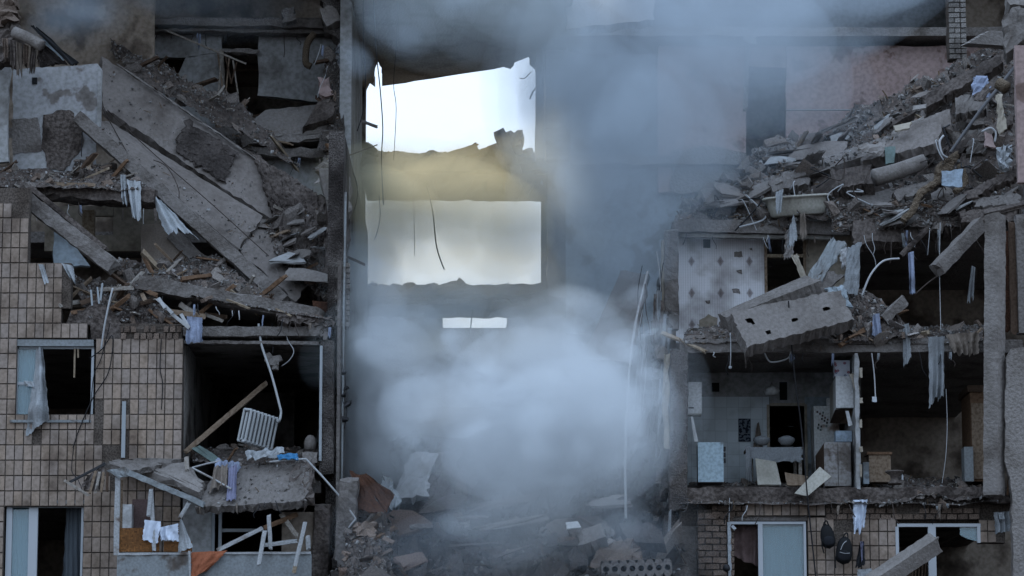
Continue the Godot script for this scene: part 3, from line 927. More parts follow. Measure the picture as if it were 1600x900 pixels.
	solo("white_cabinet", pbox(189, 787, 206, 826, -0.5, 0.3, Vector3i(2, 3, 2), 0.004, 5, 0.01), M.white_board, "narrow white cabinet standing on the balcony", "cabinet")
	solo("dark_door", pbox(206, 780, 236, 862, -0.2, 0.06), M.cloth_plum, "dark purple door leaf at the back of the balcony", "door")
	for q in [[[236, 763, -1.04], [241, 862, -1.04], "white_paint", "white glazing bar standing on the balcony rail"], [[236, 765, -1.06], [232, 808, -1.06], "white_paint", "short white bar leaning against the glazing bar"], [[296, 784, -1.06], [280, 811, -1.06], "white_paint", "slanting white bar above the triangular plastic sheet"], [[338, 861, -1.0], [412, 824, -0.9], "white_paint", "white rail fallen across the balcony rail"], [[410, 826, -0.9], [466, 803, -0.6], "wood0", "brown rail continuing the fallen white rail"], [[420, 803, -1.15], [423, 860, -1.15], "white_paint", "upright white bar hanging under the balcony slab"], [[414, 828, -1.2], [404, 884, -1.3], "white_paint", "white bar hanging over the parapet with a bare end"], [[477, 815, -1.2], [459, 895, -1.3], "white_paint", "long white bar with an orange-brown end over the parapet"], [[412, 852, -0.85], [466, 845, -0.85], "white_paint", "level white bar behind the hanging bars"], [[438, 802, -0.7], [466, 840, -0.7], "wood3", "thin grey stick under the tilted slab"]]:
		stick(q[0], q[1], 0.075 if q[2] == "white_paint" else 0.09, 0.045, q[2], "glazing_bar", q[3], "bar", 5 + int(q[0][0]))
	stick([463, 878, -1.27], [459, 897, -1.32], 0.08, 0.05, "wood4", "bar_end", "bare orange-brown tip of the long hanging bar", "bar", 9)
	stick([481, 836, -0.9], [482, 861, -0.9], 0.085, 0.06, "white_paint", "glazing_bar", "short white block beside the worn column", "bar", 3)
	rag([[226, 812, -1.08], [252, 815, -1.08], [246, 852, -1.1], [222, 845, -1.08]], "film", "plastic_sheet", "torn clear plastic sheet on the chipboard panel", 0.03, 2, 0.15, 4)
	rag([[246, 824, -1.06], [278, 818, -1.06], [280, 848, -1.06], [252, 846, -1.06]], "film", "plastic_sheet", "crumpled plastic sheet between the white bars", 0.04, 2, 0.2, 8)
	rag([[281, 811, -1.1], [284, 811, -1.1], [302, 855, -1.15], [278, 865, -1.15]], "cloth_white", "plastic_sheet", "white triangular plastic sheet hanging from a slanting bar", 0.03, 1.5, 0.05, 12)
	rag([[299, 862, -1.15], [356, 861, -1.12], [322, 892, -1.2], [298, 905, -1.2]], "cloth_orange", "tarpaulin", "orange tarpaulin corner sagging over the parapet", 0.05, 1.2, 0.03, 14)
	stick([296, 860, -1.14], [297, 910, -1.14], 0.04, 0.03, "white_paint", "glazing_bar", "thin white edge bar beside the orange tarpaulin", "bar", 4)
	solo("room_wall", pbox(285, 770, 330, 905, 0.0, 0.3), M.plaster_grey, "grey wall at the back of the balcony", "wall")
	var bd := thing("balcony_door", pt(338, 905, 0.05), "dark balcony door frame under the tilted slab", "door")
	put("frame", pbox(330, 798, 335, 905, 0.02, 0.1), M.frame_metal, bd)
	put("frame", pbox(341, 798, 346, 905, 0.02, 0.1), M.frame_metal, bd)
	put("crossbar", pbox(346, 826, 410, 831, 0.05, 0.06), M.frame_metal, bd)
	solo("room_wall", pbox(440, 800, 500, 905, 0.0, 0.3), M.interior_brown, "brown wall stub behind the hanging bars", "wall")
	# things heaped on the tilted slab
	rag([[356, 730, -0.5], [371, 724, -0.5], [368, 780, -1.12], [352, 784, -1.14]], "cloth_lilac", "shirt", "lilac cloth hanging down the tilted balcony slab", 0.03, 3, 0.1, 4)
	rag([[338, 716, -0.2], [372, 722, -0.2], [376, 734, -0.5], [336, 730, -0.5]], "cloth_blue", "blanket", "blue-grey blanket bunched at the slab's upper corner", 0.06, 3, 0.1, 7)
	rag([[335, 728, -0.5], [356, 726, -0.45], [354, 765, -0.9], [326, 770, -0.95]], "cloth_brown", "blanket", "brown cloth crumpled beside the lilac cloth", 0.06, 3, 0.15, 9)
	rag([[383, 707, -0.2], [418, 703, -0.1], [422, 718, -0.3], [386, 722, -0.3]], "cloth_white", "pillow", "pale bundle lying behind the tilted slab", 0.07, 1.2, 0.05, 11, "pillow")
	rag([[418, 706, 0.0], [444, 704, 0.0], [446, 718, -0.2], [416, 718, -0.2]], "cloth_white", "pillow", "second pale bundle under the radiator pipe", 0.07, 1.0, 0.05, 13, "pillow")
	rag([[433, 712, -0.3], [465, 709, -0.25], [466, 719, -0.35], [436, 720, -0.35]], "blue_plastic", "plastic_bag", "bright blue plastic bag on the tilted slab", 0.03, 2.0, 0.1, 15, "bag")
	for q in [[300, 731, -0.55, 361, 764, -0.95, "pale curtain rail lying over the crumpled brown cloth"], [300, 731, -0.5, 345, 720, -0.3, "short pale rail above the crumpled brown cloth"], [420, 722, -0.35, 478, 717, -0.3, "pale rail lying along the slab's rear edge"], [478, 717, -0.3, 528, 772, -0.5, "bent white pipe falling past the column end"], [528, 772, -0.5, 556, 811, -0.6, "white pipe end bending away over the stump"], [556, 811, -0.6, 545, 825, -0.6, "short bent white tip over the stump"]]:
		solo("rail", tube([pt(q[0], q[1], q[2]), pt((q[0] + q[3]) / 2.0, (q[1] + q[4]) / 2.0 - 0.8, (q[2] + q[5]) / 2.0), pt(q[3], q[4], q[5])], 0.019, 7), M.white_paint, q[6], "rail", "", true)
	stick([291, 713, -0.4], [293, 737, -0.45], 0.08, 0.06, "wood3", "timber_stub", "short grey timber stub standing beside the fallen rails", "timber", 6)
	solo("roof_panel", panel4(P4([[300, 700, 0.1], [312, 696, 0.1], [352, 722, 0.1], [338, 726, -0.1]]), 0.05, 6, 2, 0.01, 0.01, 6), M.green_panel, "grey-green board sloping behind the timber stub", "board")
	solo("stone_urn", lathe(pt(485, 694, 0.3), [[0.0, -0.12], [0.11, -0.1], [0.12, 0.0], [0.10, 0.10], [0.05, 0.16], [0.0, 0.17]], 14), M.concrete_pale, "pale rounded plaster head at the back of the radiator room", "ornament", "", true)
	solo("plaster_block", pbox(470, 705, 496, 724, -0.1, 0.3, Vector3i(3, 2, 2), 0.02, 7, 0.03), M.concrete_pale, "pale plaster block on the slab beside the column", "rubble")
	# torn canopy left of the roof edge
	stick([108, 754, -0.9], [165, 724, -0.6], 0.05, 0.03, "black_metal", "canopy_bar", "black bar at the torn corner of the balcony roof", "bar", 3)
	stick([100, 750, -0.9], [140, 775, -0.9], 0.05, 0.03, "wood3", "canopy_bar", "grey bent lath under the black roof bar", "bar", 5)
	rag([[136, 744, -0.75], [163, 726, -0.6], [160, 775, -0.8], [124, 765, -0.85]], "concrete_brown", "roofing_felt", "torn brown roofing felt hanging at the roof corner", 0.06, 3, 0.3, 16)
	for k in 4:
		stick([150 + k * 6, 735 + k, -0.8], [140 + k * 9, 772 - k, -0.85], 0.05, 0.03, ["wood1", "wood3", "wood1", "wood2"][k], "lath", "splintered lath under the torn roof corner", "lath", 30 + k, "laths under the torn roof corner")
	solo("roof_debris", panel4(P4([[163, 722, -0.3], [206, 716, -0.1], [285, 716, -0.1], [205, 736, -0.7]]), 0.10, 14, 6, 0.03, 0.04, 8), M.concrete, "dark crushed roofing on top of the balcony", "rubble")
	build_left_upper()

func build_left_upper() -> void:
	# --- white wall panel and the wall stub beside it
	solo("room_wall", outline([[20, 108], [152, 100], [158, 108], [156, 196], [150, 215], [148, 288], [20, 290]], 2.0, 0.14, 0.012, 0.12, 3), M.plaster, "stained white room wall behind the leaning beam", "wall")
	solo("wall_edge", pbox(152, 112, 158, 198, 1.97, 0.1), M.plaster_grey, "raised edge of the stained white wall", "wall")
	solo("wall_patch", outline([[18, 186], [60, 184], [66, 236], [20, 240]], 1.985, 0.02, 0.015, 0.08, 5), M.concrete, "bare grey patch low on the stained white wall", "patch")
	solo("wall_patch", outline([[70, 180], [110, 170], [130, 200], [128, 232], [100, 268], [74, 262], [64, 220]], 1.982, 0.018, 0.03, 0.08, 6), M.concrete_brown, "brown broken patch beside the leaning beam's top", "patch")
	solo("socket", pbox(50, 121, 58, 131, 1.98, 0.04), M.hole_shade, "small black plate painted as the shade of a socket hole in the stained white wall", "socket")  # solid black box, the shade of the hole is its colour
	solo("room_wall", outline([[-40, 85], [8, 88], [17, 110], [10, 180], [12, 252], [-40, 255]], 1.4, 0.15, 0.02, 0.15, 7), M.plaster_grey, "narrow grey wall strip beside the stained white wall", "wall")
	solo("room_wall", pbox(-60, -60, 240, 340, 7.2, 0.1), M.interior_brown, "papered wall deep behind the stained white wall", "wall")
	stick([129, 195, 1.7], [127, 245, 1.7], 0.02, 0.02, "cable", "cord", "thin cord hanging on the stained white wall", "cord", 3)
	# straw-like lath bundle by the foot of the white wall
	for k in 7:
		stick([155 - k * 3, 240 + k, 1.6], [118 + k * 5, 284 + (k % 3), 1.3], 0.03, 0.02, ["wood1", "wood3", "wood4"][k % 3], "lath", "pale lath in the fanned bundle under the leaning beam", "lath", 50 + k, "fanned laths under the leaning beam")
	# --- the two great leaning slabs
	var s2 := thing("leaning_slab", pt(470, 372, 2.6), "upper fallen slab with a pinkish dusty face and burnt patch", "slab")
	put("panel", panel4(P4([[158, 86, 4.6], [505, 318, 3.2], [468, 372, 2.5], [160, 166, 3.7]]), 0.22, 34, 9, 0.014, 0.04, 41), M.concrete_pink, s2)
	put("burnt_plaster", panel4(P4([[292, 186, 3.66], [372, 240, 3.42], [350, 284, 2.95], [274, 236, 3.25]]), 0.05, 14, 10, 0.02, 0.07, 42), M.concrete_dark, s2)
	put("broken_lip", beam(pt(180, 98, 4.4), pt(498, 316, 3.15), 0.04, 0.10, 0.012, 45, 0.05, 0.01, 0.0, 0.12), M.concrete_pale, s2)
	var s1 := thing("leaning_slab", pt(450, 475, 1.2), "long fallen slab with a rib beam, cracked near its foot", "slab")
	put("panel", panel4(P4([[172, 190, 3.0], [412, 338, 2.4], [372, 388, 1.8], [132, 184, 2.0]]), 0.16, 26, 8, 0.014, 0.03, 47), M.concrete_pink, s1)
	put("panel", panel4(P4([[408, 343, 2.6], [505, 406, 2.2], [462, 470, 1.3], [376, 394, 1.75]]), 0.16, 12, 8, 0.018, 0.05, 49), M.concrete_pink, s1)
	put("rib", beam(pt(119, 181, 1.75), pt(449, 476, 1.05), 0.27, 0.34, 0.01, 51, 0.06, 0.03, 0.0, 0.14), M.concrete, s1)
	bars(s1, [[[168, 172, 3.0], [240, 240, 2.5], [330, 318, 1.9], [420, 400, 1.5]], [[155, 160, 2.9], [180, 205, 2.4], [205, 250, 1.7]], [[240, 250, 2.2], [262, 262, 2.0], [280, 300, 1.6], [272, 330, 1.4]]], 0.010)
	slab4([[355, 388, 1.75], [400, 430, 1.55], [440, 478, 1.2], [385, 440, 1.3]], 0.08, "concrete_pale", "slab_splinter", "loose plank-like splinter of concrete on the cracked slab", "slab", 53, 0.012, 0.02, 10, 4)
	# crushed masonry where both slabs meet the party wall
	var cm := solo("crushed_masonry", panel4(P4([[395, 238, 3.6], [528, 322, 2.6], [520, 478, 1.3], [448, 395, 1.9]]), 0.5, 40, 34, 0.03, 0.05, 55), M.concrete_brown, "crushed brown masonry where the leaning slabs meet the wall", "rubble")
	cm.set_meta("kind", "stuff")
	slab4([[498, 262, 2.6], [545, 258, 2.6], [548, 330, 2.4], [520, 350, 2.2]], 0.3, "concrete_pale", "wall_block", "pale broken wall block beside the yellow haze", "block", 57, 0.03, 0.05, 5, 7)
	slab4([[512, 330, 2.0], [546, 335, 2.0], [540, 440, 1.4], [505, 425, 1.4]], 0.35, "concrete_brown", "wall_block", "brown broken pier under the pale wall block", "block", 59, 0.05, 0.06, 5, 8)
	# --- lower leaning beam, the ledge and the small cream room
	solo("leaning_beam", beam(pt(42, 312, 0.45), pt(180, 420, 0.15), 0.30, 0.32, 0.012, 61, 0.06, 0.03, 0.0, 0.13), M.concrete, "short grey beam leaning on the tiled strip", "beam")
	stick([45, 291, 0.5], [168, 392, 0.2], 0.10, 0.2, "concrete_brown", "beam_topping", "brown screed left along the short leaning beam", "beam", 62)
	solo("floor_edge", beam(pt(-60, 292, 1.3), pt(250, 312, 1.3), 0.30, 0.7, 0.03, 63, 0.08, 0.05, 0.0, 0.16), M.concrete_brown, "rubbly brown floor edge under the stained white wall", "slab")
	for q in [[70, 322, 147, 392], [177, 322, 262, 392], [147, 322, 177, 337], [147, 367, 177, 392]]:
		var w := solo("cream_wall", pbox(q[0], q[1], q[2], q[3], 3.4, 0.14), M.plaster_cream, ["cream wall piece left of the small dark hatch", "cream wall piece right of the small dark hatch", "cream wall strip above the small dark hatch", "cream wall strip below the small dark hatch"][[70, 177, 147].find(q[0]) if q[1] == 322 else 3], "wall")
		w.position.z += 0.0
	solo("cream_post", pbox(128, 328, 147, 372, 2.9, 0.2), M.wood4, "cream painted post in front of the small dark hatch", "post")
	solo("room_wall", pbox(-40, 300, 260, 480, 6.8, 0.1), M.interior_brown, "papered wall far behind the short leaning beam", "wall")
	slab4([[84, 360, 1.6], [108, 368, 1.6], [140, 415, 1.0], [84, 415, 1.0]], 0.05, "plaster_blue", "door_leaf", "pale blue board in the dark under the short leaning beam", "board", 66, 0.005, 0.02, 4, 4)
	solo("inner_beam", beam(pt(268, 366, 2.0), pt(360, 452, 1.2), 0.28, 0.25, 0.012, 68, 0.04, 0.03, 0.0, 0.14), M.concrete, "grey beam under the rib of the long slab", "beam")
	slab4([[222, 352, 2.2], [262, 345, 2.2], [318, 440, 1.3], [220, 420, 1.6]], 0.06, "cloth_brown", "fallen_board", "brown board leaning under the long slab", "board", 69, 0.01, 0.02, 6, 6)
	# --- low slab with debris
	var low := thing("low_slab", pt(370, 505, 0.4), "low fallen slab lying along the top of the radiator room", "slab")
	put("panel", beam(pt(222, 450, 0.95), pt(512, 503, 0.75), 0.29, 1.5, 0.014, 71, 0.08, 0.03, 0.0, 0.16), M.concrete, low)
	slab4([[430, 486, -0.06], [520, 497, -0.02], [522, 508, -0.05], [436, 503, -0.1]], 0.5, "concrete_brown", "rubble_crust", "crumbling brown crust at the end of the low slab", "rubble", 73, 0.05, 0.05, 16, 4)
	slab4([[482, 505, -0.05], [517, 505, 0.0], [512, 530, 0.0], [490, 528, -0.03]], 0.3, "concrete", "block", "broken grey block at the end of the cracked lintel", "block", 75, 0.03, 0.05, 5, 4)
	# --- upper left rooms far behind
	solo("upper_wall", outline([[180, 45], [346, 48], [346, 82], [300, 88], [228, 92], [190, 86]], 8.5, 0.2, 0.02, 0.2, 81), M.plaster_grey, "pale wall piece over the broken hole above the leaning slab", "wall")
	solo("upper_wall", outline([[290, 88], [346, 82], [340, 215], [250, 150], [278, 112]], 8.5, 0.2, 0.025, 0.2, 83), M.plaster_grey, "pale wall piece beside the upper doorway", "wall")
	solo("upper_wall", outline([[404, 52], [540, 56], [540, 165], [500, 158], [470, 156], [430, 150], [404, 148]], 8.5, 0.2, 0.03, 0.2, 85), M.plaster_grey, "pale grey wall right of the upper doorway", "wall")
	solo("upper_wall", pbox(180, 70, 300, 200, 9.4, 0.1), M.rust, "red-brown masonry seen through the broken hole", "wall")
	var dj := thing("upper_doorway", pt(375, 190, 8.5), "dark upper doorway with splintered lath hanging in it", "doorway")
	put("jamb", beam(pt(346, 78, 8.45), pt(350, 190, 8.45), 0.10, 0.25, 0.02, 5, 0.05, 0.02, 0.0, 0.15), M.wood3, dj)
	put("head", beam(pt(343, 79, 8.45), pt(408, 82, 8.45), 0.12, 0.25, 0.03, 7, 0.05, 0.03, 0.0, 0.12), M.concrete_pale, dj)
	for k in 6: put("lath", beam(pt(340 + k * 6, 82 + k * 3, 8.3), pt(352 + k * 5 - (k % 2) * 16, 165 - (k * 17) % 50, 8.2), 0.03, 0.015), M["wood%d" % [1, 3, 2][k % 3]], dj)
	var te := thing("slab_edge", pt(300, 50, 8.0), "broken plaster-faced slab edge across the top of the left rooms", "slab")
	put("edge", beam(pt(40, 33, 8.2), pt(545, 42, 8.2), 0.20, 0.5, 0.02, 87, 0.1, 0.03, 0.0, 0.2), M.concrete_pink, te)
	put("soffit", beam(pt(60, 47, 8.3), pt(545, 53, 8.3), 0.10, 0.4, 0.02, 89, 0.1, 0.03, 0.0, 0.2), M.concrete, te)
	stick([258, 47, 7.9], [385, 100, 7.8], 0.04, 0.04, "wood3", "loose_rail", "thin rail slanting down across the upper doorway", "rail", 91)
	solo("upper_floor", beam(pt(335, 240, 6.9), pt(548, 246, 6.9), 0.22, 0.8, 0.02, 93, 0.1, 0.03, 0.0, 0.2), M.concrete, "slab edge under the upper doorway room", "slab")
	slab4([[412, 172, 7.2], [520, 160, 7.2], [526, 205, 6.4], [372, 215, 6.4]], 0.18, "concrete_pale", "fallen_plate", "pale plate lying on the upper floor edge", "slab", 95, 0.015, 0.04, 10, 5)
	slab4([[374, 205, 6.4], [526, 196, 6.4], [526, 216, 6.4], [378, 228, 6.4]], 0.5, "concrete_pale", "fallen_plate", "thick pale plate edge lying over the upper floor", "slab", 97, 0.015, 0.04, 12, 3)
	slab4([[505, 150, 6.6], [528, 150, 6.6], [520, 180, 6.2], [470, 198, 6.2]], 0.25, "concrete_brown", "wedge_block", "brown wedge of masonry on the pale plates", "block", 99, 0.04, 0.06, 5, 5)
	slab4([[498, 122, 6.5], [512, 122, 6.5], [520, 148, 6.4], [500, 150, 6.4]], 0.14, "plaster_pink", "plaster_scrap", "pinkish plaster scrap above the brown wedge", "rubble", 101, 0.03, 0.04, 3, 4)
	solo("upper_wall", outline([[380, 250], [545, 250], [545, 332], [490, 340], [455, 330], [420, 290]], 6.9, 0.2, 0.03, 0.2, 103), M.plaster_grey, "grey plaster wall under the upper floor edge", "wall")
	slab4([[498, 14, 6.6], [520, 8, 6.6], [534, 32, 6.5], [510, 40, 6.5]], 0.25, "concrete_pale", "wall_block", "pale cube of masonry hanging at the upper corner", "block", 105, 0.015, 0.03, 3, 3)
	slab4([[440, 14, 7.6], [458, 12, 7.6], [462, 30, 7.5], [442, 34, 7.5]], 0.2, "concrete", "wall_block", "small dark cube of masonry on the slab edge", "block", 107, 0.015, 0.03, 3, 3)
	slab4([[500, -10, 6.8], [545, -10, 6.8], [545, 70, 6.7], [508, 50, 6.7]], 0.4, "concrete_rough", "wall_block", "rough masonry at the top of the pale party wall", "block", 109, 0.05, 0.06, 6, 8)
	solo("hanging_pipe", tube(curve(P4([[492, 52, 7.4], [482, 64, 7.4], [478, 78, 7.4], [478, 98, 7.4], [486, 104, 7.4]]), 4), 0.075, 7), M.insulation, "short brown lagged pipe dangling from the slab edge", "pipe", "", true)
	# top left corner: torn brickwork and sheet
	slab4([[-30, -10, 0.6], [20, -10, 0.6], [26, 30, 0.5], [-30, 40, 0.5]], 0.4, "brick1", "torn_masonry", "torn red-brown masonry at the upper corner of the wing", "rubble", 111, 0.07, 0.08, 8, 8)
	slab4([[-30, 40, 0.6], [28, 34, 0.6], [40, 90, 0.5], [-30, 95, 0.5]], 0.4, "concrete_brown", "torn_masonry", "torn grey-brown masonry under the red-brown corner", "rubble", 113, 0.07, 0.08, 8, 8)
	solo("rolled_felt", tube(curve(P4([[22, 50, 0.4], [45, 60, 0.3], [66, 72, 0.2]]), 4), 0.11, 9), M.concrete_pale, "pale rolled roofing felt at the upper corner", "roll", "", true)
	slab4([[48, 40, 0.2], [60, 44, 0.2], [122, 98, 0.1], [108, 100, 0.1]], 0.04, "cloth_black", "bent_sheet", "black bent roofing sheet slanting over the white wall", "sheet", 115, 0.02, 0.03, 10, 3)
	slab4([[62, 60, 0.25], [72, 62, 0.25], [104, 88, 0.2], [98, 94, 0.2]], 0.03, "plaster_blue", "sheet_scrap", "pale blue strip beside the black bent sheet", "sheet", 117, 0.01, 0.02, 6, 3)
	slab4([[58, 74, 0.3], [70, 72, 0.3], [104, 98, 0.2], [62, 102, 0.2]], 0.05, "sooty", "bent_sheet", "sooty crumpled sheet under the black one", "sheet", 119, 0.04, 0.03, 8, 4)
	for k in 6:
		rag([[4 + k * 11, 60 + k * 3, 0.45], [13 + k * 11, 60 + k * 4, 0.45], [15 + k * 10, 100 + (k * 13) % 28, 0.5], [6 + k * 10, 98 + (k * 13) % 28, 0.5]], ["brick1", "concrete_brown", "cloth_brown"][k % 3], "felt_strip", "torn felt strip hanging at the upper corner", 0.04, 2, 0.4, 120 + k, "strip", "felt strips at the upper corner")
	# --- cloths, sash, wires
	rag([[188, 273, 1.0], [196, 272, 1.0], [200, 325, 0.9], [190, 318, 0.9]], "cloth_white", "curtain_rag", "narrow white curtain rag hanging beside the wider one", 0.03, 1.5, 0.3, 131)
	rag([[198, 280, 1.0], [220, 283, 1.0], [221, 350, 0.8], [208, 346, 0.8]], "cloth_white", "curtain_rag", "white curtain rag hanging below the leaning beam", 0.04, 2, 0.15, 133)
	rag([[237, 300, 1.1], [262, 320, 1.0], [312, 372, 0.8], [260, 366, 0.7]], "cloth_white", "torn_sheet", "white torn sheet draped under the rib beam", 0.06, 3, 0.25, 135)
	rag([[292, 494, -0.15], [316, 496, -0.15], [317, 536, -0.2], [291, 540, -0.2]], "cloth_blue", "towel", "blue-grey cloth hanging under the low slab", 0.04, 3, 0.12, 137)
	wire([[176, 450, -0.1], [170, 475, -0.15], [163, 510, -0.15], [158, 545, -0.1]], 0.018, "cable_pale", "hanging_wire", "white cord hanging in front of the bare masonry", "cord")
	rag([[60, 413, -0.05], [68, 413, -0.05], [77, 443, -0.08], [70, 446, -0.08]], "cloth_white", "rag", "white rag over the stepped tiles", 0.01, 1.5, 0.1, 139)
	rag([[96, 411, -0.05], [114, 415, -0.05], [120, 450, -0.08], [112, 440, -0.05]], "cloth_white", "rag", "white tattered rag at the end of the stepped tiles", 0.03, 2, 0.4, 141)
	var sash := thing("window_sash", pt(285, 512, -0.1), "twisted white window sash jutting from under the low slab", "window")
	for q in [[246, 467, 270, 490], [268, 490, 296, 513], [283, 491, 295, 512], [248, 466, 258, 482]]:
		put("bar", beam(pt(q[0], q[1], -0.15), pt(q[2], q[3], -0.25), 0.06, 0.04, 0.003, 3), M.white_paint, sash)
	for q in [[142, 452, 144, 478], [152, 448, 155, 475], [160, 442, 157, 470]]:
		stick([q[0], q[1], 0.0], [q[2], q[3], 0.0], 0.035, 0.03, "frame_metal", "railing_bar", "bent railing bar at the end of the stepped tiles", "bar", q[0], "bent railing bars")
	for k in 22:
		var x := rng.randf_range(110, 290)
		var y := rng.randf_range(448, 500)
		stick([x, y, rng.randf_range(0.1, 0.8)], [x + rng.randf_range(-40, 70), y + rng.randf_range(-6, 26), rng.randf_range(-0.1, 0.5)], rng.randf_range(0.05, 0.12), 0.03, "wood%d" % (rng.randi() % 4), "broken_plank", "splintered plank crushed under the low slab", "plank", 200 + k, "planks crushed under the low slab")
	wire([[140, 560, -0.05], [160, 545, -0.05], [176, 525, -0.05], [170, 580, -0.04], [146, 620, -0.04], [124, 670, -0.04], [114, 700, -0.04]], 0.011, "cable", "cable", "black cable looping down beside the window with the sheet")
	wire([[172, 505, -0.05], [158, 560, -0.05], [146, 590, -0.05], [140, 660, -0.05]], 0.009, "cable", "cable", "black cable hanging along the window frame")
	wire([[252, 530, -0.03], [250, 575, -0.03], [254, 600, -0.03], [252, 640, -0.03]], 0.010, "cable", "cable", "dark cable on the tiles beside the radiator room")
	wire([[115, 700, -0.04], [112, 735, -0.06], [122, 750, -0.3], [130, 770, -0.6]], 0.008, "cable", "cable", "thin cable running down to the torn roof corner")
# ------------------------------------------------------------------ the gap in the middle
# where the ray through a pixel meets the level LEVEL
func on_level(px: float, py: float, level: float) -> Vector3:
	var d: Vector3 = cam_basis * Vector3((px - 800.0) / FOCAL, -(py - 450.0) / FOCAL, -1.0)
	return EYE + d * ((level - EYE.y) / d.y)
# a floor slab whose underside has the outline of these pixels
func plate(px: Array, level: float, thick: float, edge := 0.0, step := 0.2, s := 1) -> PackedVector3Array:
	var poly := PackedVector2Array()
	for i in px.size():
		var a := on_level(px[i][0], px[i][1], level)
		var b := on_level(px[(i + 1) % px.size()][0], px[(i + 1) % px.size()][1], level)
		var n := maxi(1, int((b - a).length() / step)) if edge > 0.0 else 1
		for k in n:
			var p := a.lerp(b, float(k) / n)
			var h := hash3(i, k, 9, s)
			poly.append(Vector2(p.x, p.z) + Vector2(h.x, h.y) * edge)
	var t := PackedVector3Array()
	var idx := Geometry2D.triangulate_polygon(poly)
	for i in range(0, idx.size(), 3):
		var q := [poly[idx[i]], poly[idx[i + 1]], poly[idx[i + 2]]]
		if (q[1] - q[0]).cross(q[2] - q[0]) < 0: q = [q[0], q[2], q[1]]
		for v in q: t.append(Vector3(v.x, level, v.y))
		for v in [q[0], q[2], q[1]]: t.append(Vector3(v.x, level + thick, v.y))
	for i in poly.size():
		var a := poly[i]
		var b := poly[(i + 1) % poly.size()]
		_rim(t, Vector3(a.x, level, a.y), Vector3(b.x, level, b.y), Vector3(a.x, level + thick, a.y), Vector3(b.x, level + thick, b.y), edge, i + s, Vector3.ZERO)
	return t
func build_centre() -> void:
	solo("roof_slab", plate([[548, -25], [548, 150], [571, 150], [577, 130], [584, 136], [586, 112], [592, 97], [597, 108], [599, 135], [650, 127], [700, 119], [788, 105], [800, 108], [802, 97], [826, 89], [832, 96], [829, 101], [838, 113], [842, 106], [850, 150], [882, 150], [896, -25]], U4, 0.24, 0.035, 0.3, 3), M.concrete_pale, "torn ceiling slab hanging over the bright upper opening", "slab")
	var sa := thing("gap_floor", Vector3(-1.2, U3, -11), "broken floor slab between the two bright openings", "slab")
	put("plate", box(Vector3(-3.34, U3, -14.15), Vector3(1.28, U3 + 0.24, -11.0), Vector3i(26, 1, 6), 0.02, 7, 0.03), M.plaster_cream, sa)
	put("edge_beam", box(Vector3(-3.34, U3 + 0.02, -11.0), Vector3(1.28, U3 + 0.36, -10.75), Vector3i(26, 2, 2), 0.03, 9, 0.04), M.concrete, sa)
	var sb := thing("gap_floor", Vector3(-1.2, U2, -11), "broken floor slab below the lower bright opening", "slab")
	put("plate", box(Vector3(-3.34, U2, -14.15), Vector3(1.28, U2 + 0.24, -11.0), Vector3i(26, 1, 6), 0.035, 11, 0.03), M.concrete, sb)
	put("edge_beam", box(Vector3(-3.34, U2 - 0.02, -11.0), Vector3(1.28, U2 + 0.22, -10.75), Vector3i(26, 2, 2), 0.04, 13, 0.04), M.concrete, sb)
	solo("gap_floor", box(Vector3(-3.12, U1, -14.15), Vector3(2.8, U1 + 0.24, -9.0), Vector3i(20, 1, 6), 0.05, 15, 0.03), M.concrete, "buried floor slab behind the main smoke cloud", "slab")
	solo("slit_wall", outline([[500, 478], [690, 478], [694, 560], [500, 560]], 14.16, 0.35, 0.02, 0.2, 17), M.concrete, "wall piece at the near end of the daylight slit", "wall")
	solo("slit_wall", outline([[792, 478], [880, 478], [880, 560], [788, 560]], 14.16, 0.35, 0.02, 0.2, 19), M.concrete, "wall piece at the far end of the daylight slit", "wall")
	# brick pier right of the openings
	brick_wall("brick_pier", "tall pier of pale bricks beside the bright openings", 852, -20, 890, 250, 10.6, 0.4, 25, "grey_brick", 4, 0.05, 0.25, 0.10)
	solo("pier_lining", beam(pt(843, -20, 10.7), pt(842, 252, 10.7), 0.17, 0.5, 0.008, 27, 0.02, 0.02, 0.0, 0.2), M.plaster_cream, "cream plastered edge of the brick pier", "wall")
	solo("pier", beam(pt(872, 262, 10.8), pt(872, 470, 10.8), 0.50, 0.5, 0.012, 29, 0.03, 0.03, 0.0, 0.2), M.concrete_pale, "pale pier beside the lower opening", "column")
	# rubble lying on the upper slab against the sky
	var lb := beam(pt(780, 208, 11.6), pt(806, 268, 10.6), 0.28, 0.3, 0.01, 31, 0.06, 0.03, 0.0, 0.12)
	solo("fallen_beam", lb, M.concrete, "stubby beam propped on the slab in the upper opening", "beam")
	slab4([[788, 206, 12.4], [815, 205, 12.4], [816, 226, 12.2], [790, 236, 12.2]], 0.4, "concrete", "fallen_block", "dark block behind the stubby beam against the sky", "block", 33, 0.04, 0.06, 4, 4)
	slab4([[752, 232, 12.0], [790, 218, 12.0], [800, 250, 11.5], [748, 252, 11.5]], 0.3, "concrete", "fallen_block", "sloping block under the stubby beam", "block", 35, 0.03, 0.06, 6, 4)
	slab4([[664, 248, 12.6], [744, 224, 12.6], [750, 238, 12.2], [690, 252, 12.2]], 0.12, "concrete", "fallen_plate", "thin plate leaning on the sloping block", "slab", 37, 0.02, 0.04, 8, 3)
	slab4([[628, 462, 11.2], [752, 459, 11.2], [850, 455, 11.2], [620, 472, 11.2]], 0.4, "concrete", "rubble_ridge", "dark ridge of rubble along the lower opening", "rubble", 39, 0.04, 0.05, 26, 3)
	slab4([[742, 462, 11.0], [755, 449, 11.0], [757, 451, 11.0], [748, 464, 11.0]], 0.08, "concrete", "slab_shard", "pointed shard standing on the rubble ridge", "rubble", 41, 0.01, 0.01, 3, 3)
